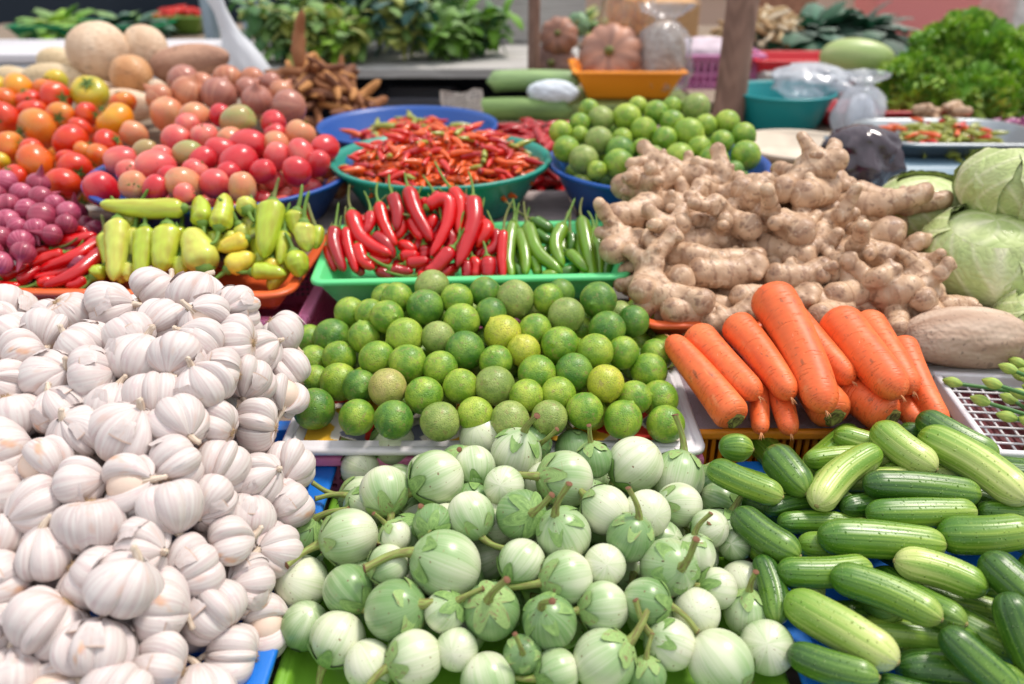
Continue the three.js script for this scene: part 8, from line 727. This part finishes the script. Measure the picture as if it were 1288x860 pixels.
const smoothProf = pts => { const c = new THREE.CatmullRomCurve3(pts.map(p => V(p[0], p[1], 0))); return v => { const q = c.getPoint(v); return [Math.max(0.002, q.x), q.y]; }; };
const bagP = smoothProf([[0.002, -1], [0.75, -0.98], [0.95, -0.7], [0.9, 0.1], [0.55, 0.5], [0.28, 0.66], [0.62, 0.85], [0.8, 1.05]]);
put(single('plastic_bag', crumple(0.055, 0.07, 0.045, 5, 0.34, bagP), M.clearBag, 'clear knotted plastic bag of white things in front of the lettuce', 'bag'), 0.80, 0.875, -1.93);
put(single('plastic_bag', crumple(0.08, 0.045, 0.06, 9, 0.4), M.clearBag, 'crumpled clear plastic bag in the teal basket', 'bag'), 0.72, 0.905, -2.06);
put(single('paper_packet', lump(0.03, 0.045, 0.028, 90, 0.12), card(232, 232, 236, 7), 'white packet inside the clear knotted bag', 'packet'), 0.80, 0.855, -1.93);
bowl('plastic_bowl', 'teal basket bowl beside the thick wooden post', 0.655, 0.802, 2.06, 0.13, 0.085, plastic(10, 146, 150));
put(single('plastic_tray', trayGeo(0.32, 0.16, 0.04, { cr: 0.02 }), plastic(176, 24, 40), 'dark red tray between the teal basket and the lettuce', 'tray'), 0.90, 0.802, -2.1);
put(crate('slotted_basket', 'purple basket behind the thick wooden post', 0.28, 0.2, 0.11, M.purple, { sw: 0.012, sh: 0.03, px: 0.02, py: 0.04, edge: 0.012 }), 0.57, 0.802, -2.55);
put(single('garlic_sack', crumple(0.12, 0.045, 0.08, 31, 0.12), card(206, 190, 200, 9), 'pale sack lying in the purple basket', 'sack'), 0.57, 0.905, -2.55);
put(single('plastic_tray', trayGeo(0.26, 0.2, 0.075, { cr: 0.02, flare: 0.02 }), M.red, 'red basket beside the purple basket', 'tray'), 0.81, 0.83, -2.50);
put(single('wooden_block', box(0.2, 0.026, 0.18, 0, 0, 0, 0.004), M.wood, 'wooden block under the red basket', 'block'), 0.585, 0.8165, -2.3);
seed = 97;
M.dry = [std({ color: lin(196, 170, 128), roughness: 0.85 }), std({ color: lin(160, 130, 92), roughness: 0.85 }), std({ color: lin(222, 206, 176), roughness: 0.85 })];
for (let i = 0; i < 80; i++) { const a = i * 2.4, q = Math.sqrt((i + 0.5) / 80), k = i % 3, o = single('dried_root', drootGeo[i % 5], M.dry[k], ['tan', 'brown', 'cream'][k] + ' dried root in the pile behind the red basket', 'root', ['tan', 'brown', 'cream'][k] + ' dried roots behind the red basket'); o.rotation.set(rr(-0.5, 0.5), rr(0, 6.28), rr(-0.6, 0.6)); o.scale.setScalar(rr(0.08, 0.14)); put(o, 0.80 + Math.cos(a) * q * 0.16, 0.90 + 0.09 * (1 - q * q), -2.82 + Math.sin(a) * q * 0.09); }
// orange basket of pumpkins
put(single('plastic_basket', trayGeo(0.285, 0.22, 0.075, { flare: 0.03, rim: 0.012, cr: 0.012 }), M.basketOrange, 'orange rectangular basket of pumpkins', 'basket'), 0.293, 0.845, -2.22);
function pumpkin(name, label, x, y, z, R, sq, mat, ribs) {
  const o = thing(name, label, 'pumpkin', undefined); part(o, 'rind', lathe(v => { const a = (v - 0.5) * Math.PI, d = 0.2 * Math.exp(-Math.pow((1 - v) / 0.16, 2)) + -0.16 * Math.exp(-Math.pow(v / 0.16, 2)); return [Math.cos(a) * R, (Math.sin(a) * sq - d) * R]; }, 60, 20, u => 1 - 0.09 * Math.pow(Math.abs(Math.cos(u * Math.PI * ribs)), 6)), mat);
  part(o, 'stem', sweep([V(0, R * sq * 0.75, 0), V(0.002, R * sq * 0.95, 0.002), V(0.01, R * sq * 1.15, 0.004)], t => R * (0.16 - 0.06 * t) * (t >= 1 ? 0.05 : 1), 8, 5), M.pstemDry); o.rotation.set(1.15, 0, 0.2); return put(o, x, y, -z);
}
const pk = (a, b) => std({ color: lin(a[0] * 1.08, a[1] * 1.08, a[2] * 1.08), map: M.pkMap ??= tex(256, 128, (u, v) => mixc([240, 240, 240], [186, 190, 200], clamp(0.5 + cyl(u, v, 2, 2, 3, 4) * 1.6))), roughness: 0.5 });
pumpkin('pumpkin', 'ribbed pinkish brown pumpkin in the orange basket', 0.25, 0.945, 2.2, 0.082, 0.72, pk([196, 142, 116], [160, 116, 102], 3), 11);
pumpkin('pumpkin', 'brown pumpkin behind the thin brown post', 0.13, 0.965, 2.42, 0.055, 0.8, pk([172, 122, 98], [124, 96, 84], 5), 9);
pumpkin('pumpkin', 'dark brown pumpkin at the bottom of the stack by the thin post', 0.115, 0.885, 2.42, 0.07, 0.75, pk([142, 104, 88], [104, 84, 74], 6), 10);
pumpkin('pumpkin', 'small green pumpkin peeping out behind the brown ones', 0.185, 0.99, 2.48, 0.035, 0.9, pk([122, 158, 112], [96, 140, 108], 7), 8);
put(single('bumpy_gourd', crumple(0.055, 0.085, 0.05, 12, 0.1), std({ map: tex(128, 128, (u, v) => mixc([206, 190, 170], [160, 134, 112], clamp(0.5 + N3(u * 24, v * 24, 2)))), roughness: 0.6 }), 'bumpy grey-beige gourd in the orange basket', 'gourd'), 0.385, 0.945, -2.2);
put(single('plastic_bag', crumple(0.072, 0.1, 0.066, 17, 0.3, bagP), phys({ color: lin(240, 242, 246), roughness: 0.15, transmission: 0.85, thickness: 0, side: THREE.DoubleSide }), 'clear plastic bag wrapped round the bumpy gourd', 'bag'), 0.385, 0.965, -2.2);
put(single('plastic_bag', crumple(0.07, 0.085, 0.055, 14, 0.3, bagP), phys({ color: lin(240, 228, 205), roughness: 0.2, transmission: 0.82, thickness: 0, side: THREE.DoubleSide }), 'clear bag of orange pumpkin pieces above the orange basket', 'bag'), 0.30, 1.045, -2.28);
seed = 98; for (let i = 0; i < 7; i++) { const o = single('pumpkin_piece', lump(0.03, 0.036, 0.02, i * 9 + 3, 0.2), pk([236, 160, 48], [226, 130, 36], i), 'orange pumpkin piece inside the clear bag', 'pumpkin', 'pumpkin pieces in the bag'); o.rotation.set(rr(0, 3), rr(0, 3), 0); put(o, 0.30 + (i % 3 - 1) * 0.032, 1.0 + 0.045 * Math.floor(i / 3), -2.28 + rr(-0.015, 0.015)); }
put(single('wooden_box', box(0.34, 0.04, 0.26, 0, 0, 0, 0.004), pk([132, 152, 84], [104, 122, 62], 8), 'flat green box under the orange basket', 'box'), 0.29, 0.8235, -2.22);
// green bundle and paper left of the basket
{ const o = thing('banana_stem', 'cut pale green banana stem lying by the thin post', 'banana stem'); part(o, 'sheath', sweep([V(-0.12, 0, 0), V(-0.04, 0.004, 0), V(0.04, 0.004, 0), V(0.12, 0, 0)], t => t <= 0 || t >= 1 ? 0.001 : 0.026, 14, 12), pk([150, 180, 116], [190, 204, 160], 4)); put(o, 0.055, 0.888, -2.16); }
{ const o = thing('banana_stem', 'pale green banana stem below, beside the orange basket', 'banana stem'); part(o, 'sheath', sweep([V(-0.13, 0, 0), V(-0.04, 0.004, 0), V(0.04, 0.004, 0), V(0.13, 0, 0)], t => t <= 0 || t >= 1 ? 0.001 : 0.028, 14, 12), pk([120, 150, 80], [160, 180, 116], 5)); put(o, 0.02, 0.832, -2.08); }
{ const o = single('paper_packet', crumple(0.06, 0.03, 0.03, 40, 0.14), card(214, 222, 230, 8), 'white paper packet leaning by the banana stem', 'packet'); put(o, 0.10, 0.875, -2.09); }
const newsprint = std({ map: tex(128, 128, (u, v) => { const l = Math.sin(v * 120) > 0.2 && N3(u * 30, Math.floor(v * 19) * 3.3, 2) > -0.15 && u > 0.06 && u < 0.94; return l ? [120, 118, 120] : [214, 210, 204]; }), roughness: 0.9, side: THREE.DoubleSide });
{ const g = grid(12, 12, (u, v) => [(u - 0.5) * 0.1 + 0.01 * N3(u * 4, v * 4, 2), v * 0.09 + 0.01 * N3(u * 3, v * 5, 7), 0.02 * Math.sin(u * 5) + 0.02 * v]); put(single('newspaper', g, newsprint, 'crumpled newspaper scrap behind the wide blue bowl', 'paper'), -0.12, 0.805, -2.02); }
// posts
{ const g = sweep([V(0, 0, 0), V(0.004, 0.7, 0), V(0.016, 1.5, 0), V(0.03, 2.4, 0)], t => t <= 0 || t >= 1 ? 0.001 : 0.037, 16, 40, (u, v) => 1 + 0.05 * N3(u * 3, v * 12, 2)); put(single('wooden_post', g, M.post, 'thick brown wooden post behind the bowl of limes', 'post'), 0.515, 0.0, -2.02); }
{ const g = sweep([V(0, 0, 0), V(0, 0.7, 0), V(0.002, 1.5, 0), V(0.0, 2.4, 0)], t => t <= 0 || t >= 1 ? 0.001 : 0.016, 12, 40, (u, v) => 1 + 0.06 * N3(u * 3, v * 12, 5)); put(single('wooden_post', g, M.post, 'thin brown wooden post beside the pumpkins', 'post'), 0.058, 0.0, -2.36); }
M.pipe = std({ color: lin(150, 166, 176), metalness: 0.5, roughness: 0.45 });
for (const [x, z, r, l] of [[-1.02, 2.98, 0.026, 'grey-blue metal pole by the white plastic bag'], [-0.905, 3.0, 0.012, 'thin grey metal pole beside the herb bunches'], [-0.865, 3.02, 0.012, 'second thin grey metal pole, next to the herb bunches']]) put(single('metal_pole', new THREE.CylinderGeometry(r, r, 2.6, 16), M.pipe, l, 'pole'), x, 1.3, -z);
// the plank counter behind, with herb bunches
plankTable('wooden_counter', 'pale grey plank counter with a wavy edge carrying the herb bunches', -1.0, 0.22, 2.46, 3.1, 0.875, 4, M.greyWood, true);
put(single('wooden_board', box(0.5, 0.16, 0.03, 0, 0, 0, 0.004), M.greyWood, 'grey board standing on the plank counter', 'board'), 0.0, 0.957, -3.02);
put(single('plastic_crate', trayGeo(0.24, 0.2, 0.16, { flare: 0.02, cr: 0.02 }), plastic(110, 112, 122, 0.5), 'grey plastic box in the dark under the plank counter', 'crate'), -0.29, 0.62, -2.62);
put(single('wooden_shelf', box(1.1, 0.03, 0.3, 0, 0, 0, 0.004), M.post, 'wooden shelf under the plank counter', 'shelf'), -0.39, 0.602, -2.64);
put(single('dark_sheet', box(1.3, 0.85, 0.02, 0, 0, 0, 0.004), std({ color: lin(20, 30, 44), roughness: 0.9 }), 'dark sheet added for the shade under the back of the plank counter', 'cloth'), -0.39, 0.426, -2.80);  // near-black sheet added to paint the deep shade below the counter
function bunch(label, x, y, z, h, w, mats, s, tilt = 0) {
  seed = s; const o = thing('herb_bunch', label, 'herbs', 'herb bunches'), st = [];
  for (let i = 0; i < 16; i++) { const a = rr(0, 6.28), q = rr(0.2, 1) * w; st.push(sweep([V(0, 0, 0), V(Math.cos(a) * q * 0.3, h * 0.4, Math.sin(a) * q * 0.3), V(Math.cos(a) * q, h * 0.9, Math.sin(a) * q)], () => 0.002, 5, 6)); }
  part(o, 'stems', merged(st), M.herb[2]);
  for (let i = 0; i < 150; i++) { const a = rr(0, 6.28), v = rr(0.25, 1), q = Math.sqrt(rnd()) * w * (0.6 + v * 0.6), m = part(o, 'leaf', flat[i % 2], mats[Math.floor(rnd() * mats.length)]); m.position.set(Math.cos(a) * q, v * h, Math.sin(a) * q); m.rotation.set(rr(0.2, 2.2), rr(0, 6.28), rr(-0.5, 0.5), 'YXZ'); m.scale.setScalar(rr(0.045, 0.085)); }
  o.rotation.z = tilt; return put(o, x, y, -z);
}
bunch('yellowish herb bunch at the pole end of the plank counter', -0.70, 0.877, 2.60, 0.17, 0.085, [M.herb[1], M.herb[2], M.herb[0]], 601);
bunch('dark herb bunch between two yellowish bunches on the counter', -0.55, 0.877, 2.74, 0.24, 0.11, [M.herb[3], M.herb[0]], 602);
bunch('dark blue-green herb bunch next to the yellow-rooted one', -0.42, 0.877, 2.76, 0.24, 0.10, [M.herb[3], M.herb[3], M.herb[0]], 603);
bunch('pale herb bunch with yellow stalks on the counter', -0.32, 0.877, 2.58, 0.19, 0.08, [M.herb[1], M.herb[2], M.herb[3]], 604);
bunch('fresh green herb bunch next to the grey board', -0.20, 0.877, 2.64, 0.11, 0.07, [M.lettuce[1], M.herb[1]], 605);
bunch('tall herb bunch behind the fresh green one', -0.24, 0.877, 2.9, 0.26, 0.1, [M.herb[1], M.herb[0]], 606);
bunch('dark herb bunch at the back of the counter by the poles', -0.66, 0.877, 2.95, 0.26, 0.12, [M.herb[3], M.kale[0]], 608);
bunch('low dark green herb bunch lying behind the grey board', 0.02, 0.93, 3.2, 0.24, 0.16, [M.herb[0], M.herb[3]], 607);
bunch('dark green herb bunch behind the end of the grey board', -0.12, 0.90, 3.3, 0.28, 0.16, [M.herb[0], M.kale[1]], 609);
bunch('bright green herb bunch in front of the dark bunches on the counter', -0.50, 0.877, 2.56, 0.13, 0.075, [M.herb[1], M.lettuce[0], M.herb[2]], 611);
bunch('yellow-green herb bunch beside the pale bunch with yellow stalks', -0.60, 0.877, 2.56, 0.14, 0.07, [M.herb[2], M.herb[1]], 612);
bunch('green herb bunch between the fresh bunch and the grey board', -0.10, 0.877, 2.72, 0.13, 0.08, [M.herb[0], M.lettuce[1]], 613);
bunch('tall dark herb bunch at the back, behind the pale bunch', -0.36, 0.877, 2.98, 0.28, 0.13, [M.herb[3], M.herb[0]], 614);
// white plastic bag, white cool box, green baskets on the far left
{ const g = lathe(smoothProf([[0.002, 0], [0.4, 0.0], [0.6, 0.12], [0.42, 0.4], [0.2, 0.62], [0.16, 0.8], [0.24, 1.0], [0.3, 1.04]]), 36, 36, (u, v) => 1 + 0.25 * Math.abs(cyl(u, v, 2, 3, 5, 2)) * 2).scale(0.1, 0.26, 0.06); const o = single('plastic_bag', g, M.whiteBag, 'twisted white plastic bag standing by the metal pole', 'bag'); o.rotation.z = 0.3; put(o, -0.68, 0.85, -2.25); }
put(single('wooden_box', box(0.3, 0.045, 0.22, 0, 0, 0, 0.004), M.wood, 'wooden box under the twisted white bag', 'box'), -0.68, 0.826, -2.02);
{
  const print = tex(256, 128, (u, v) => { const b = v > 0.42 && v < 0.56 && u > 0.1 && u < 0.72, r = v > 0.36 && v < 0.62 && u < 0.06; const n = 1 + 0.06 * fbm(u * 8, v * 8, 3); return (r ? [206, 70, 80] : b ? [214, 158, 178] : [216, 222, 228]).map(q => q * n); });
  const o = thing('cool_box', 'white foam cool box with faded pink print behind the potatoes', 'box');
  part(o, 'body', box(0.95, 0.235, 0.28, 0, 0.1175, 0, 0.012), std({ map: print, roughness: 0.6 })); part(o, 'lid', box(0.97, 0.03, 0.30, 0, 0.2515, 0, 0.01), M.whiteP); put(o, -1.33, 0.663, -2.52);
}
plankTable('wooden_table', 'low plank table under the white cool box', -1.95, -0.85, 2.36, 2.9, 0.66, 3, M.wood);
plankTable('wooden_table', 'far plank table carrying the green baskets', -2.3, -0.3, 3.3, 4.0, 0.84, 3, M.wood);
for (const [x, l, m] of [[-1.75, 'green basket of leafy vegetables at the wall end of the far table', M.lettuce], [-1.48, 'green basket of dark leaves behind the cool box', M.kale]]) {
  put(single('plastic_basket', trayGeo(0.3, 0.26, 0.06, { flare: 0.03, cr: 0.02 }), plastic(20, 128, 82), l, 'basket'), x, 0.842, -3.4);
  leafy('leafy_greens', 'greens in the ' + l, 'greens', x, 0.875, 3.4, 0.16, 0.17, 40, flat, [...m, M.herb[1]], 700 - Math.round(x * 50), { open: 1.4 });
}
put(single('plastic_basket', trayGeo(0.26, 0.24, 0.07, { flare: 0.03, cr: 0.02 }), plastic(112, 146, 60), 'olive green basket of red chillies far behind', 'basket'), -1.36, 0.842, -3.62);
seed = 99;
heapOf([BIRD[0]], 40, 'red_chilli', () => 'red chilli in the olive green basket far behind', 'chilli', () => 'red chillies in the olive basket', -1.36, 0.90, 3.62, 0.09, q => 0.03 * (1 - q * q), 0.06, [1]);
put(single('dark_sheet', box(2.1, 0.8, 0.02, 0, 0, 0, 0.004), std({ color: lin(20, 30, 42), roughness: 0.9 }), 'dark navy sheet added for the shade under the far table', 'cloth'), -1.3, 0.405, -3.28);  // navy sheet put in as the shadowed space below this table
// far stalls behind
for (const [x, z, h, l, m] of [[-0.95, 3.7, 0.2, 'dark greens heaped in the shade behind the metal poles', M.kale], [-0.65, 3.75, 0.22, 'dark greens behind the yellowish herb bunch', M.kale], [-0.38, 3.7, 0.22, 'greens on the far table behind the middle herbs', M.kale]]) leafy('leafy_greens', l, 'greens', x, 0.845, z, 0.2, h, 40, flat, m, 800 + x * 50, { open: 1.3 });
plankTable('wooden_table', 'far plank table behind the pumpkins and the dried roots', -0.2, 2.6, 3.25, 3.9, 0.84, 3, M.wood);
for (const [x, z, h, l] of [[0.0, 3.5, 0.2, 'green vegetables on the far table behind the thin post'], [0.25, 3.6, 0.22, 'green vegetables on the far table behind the bag of pumpkin'], [2.1, 3.5, 0.2, 'green vegetables at the end of the far table']]) leafy('leafy_greens', l, 'greens', x, 0.845, z, 0.2, h, 34, flat, M.herb, 820 + x * 50, { open: 1.3 });
put(single('cardboard_box', box(0.30, 0.14, 0.2, 0, 0.07, 0, 0.004), card(206, 160, 112, 11), 'tan cardboard box on the far table beside the thick post', 'box'), 0.55, 0.842, -3.4);
put(single('cardboard_box', box(0.24, 0.16, 0.2, 0, 0.08, 0, 0.004), card(172, 122, 96, 12), 'brown cardboard box on the far table behind the dried roots', 'box'), 1.03, 0.842, -3.45);
put(single('plastic_crate', trayGeo(0.42, 0.26, 0.2, { flare: 0.02, cr: 0.02 }), plastic(246, 150, 146), 'salmon pink crate on the far table behind the lettuce', 'crate'), 1.55, 0.842, -3.42);
put(single('cool_box', box(0.4, 0.2, 0.3, 0, 0.1, 0, 0.012), card(224, 216, 210, 14), 'pale foam box on the far table behind the dark greens', 'box'), 2.05, 0.842, -3.40);
put(single('dark_sheet', box(4.8, 0.8, 0.02, 0, 0, 0, 0.004), std({ color: lin(34, 44, 50), roughness: 0.9 }), 'long dark cloth hanging behind the rear tables', 'cloth'), 0.2, 0.405, -4.1);

{ const shadeBackdrop = (w, h, x, z, label, c) => { const g = grid(60, 20, (u, v) => [(u - 0.5) * w, v * h, 0.03 * Math.sin(u * w * 9) + 0.02 * N3(u * 12, v * 3, x)]); put(single('shade_backdrop', g, std({ color: c, roughness: 0.7, side: THREE.DoubleSide }), label, 'shade_backdrop'), x, 0.01, -z); };
  shadeBackdrop(2.9, 1.9, -1.35, 4.3, 'dark navy sheet added for the shade behind the far table of greens', lin(22, 36, 50)); }  // added backdrop; its navy colour paints the deep shade behind the left stalls
{ // pale house wall beyond the right-hand stalls, with two windows
  const o = thing('house', 'pale peach house wall with white windows beyond the far stalls', 'building');
  const mw = std({ color: lin(232, 196, 172), roughness: 0.9 });
  part(o, 'wall', box(3.6, 0.95, 0.12, 0, 0.475, 0, 0.004), mw); part(o, 'wall', box(3.6, 0.8, 0.12, 0, 2.25, 0, 0.004), mw);
  for (const [x, w] of [[-1.5, 0.6], [-0.45, 0.3], [0.35, 0.3], [1.5, 0.6]]) part(o, 'wall', box(w, 0.896, 0.118, x, 1.4, 0, 0.004), mw);
  for (const x of [-0.9, -0.05, 0.85]) { const f = part(o, 'window', box(0.03, 0.89, 0.05, x, 1.4, 0, 0.004), M.whiteP); part(f, 'pane', box(0.56, 0.88, 0.01, x, 1.4, -0.02, 0.002), phys({ color: lin(150, 180, 196), roughness: 0.1 })); part(f, 'sill', box(0.62, 0.03, 0.16, x, 0.968, 0.02, 0.004), M.whiteP); }
  put(o, 2.0, 0, -4.6);
}

renderer.render(scene, camera);
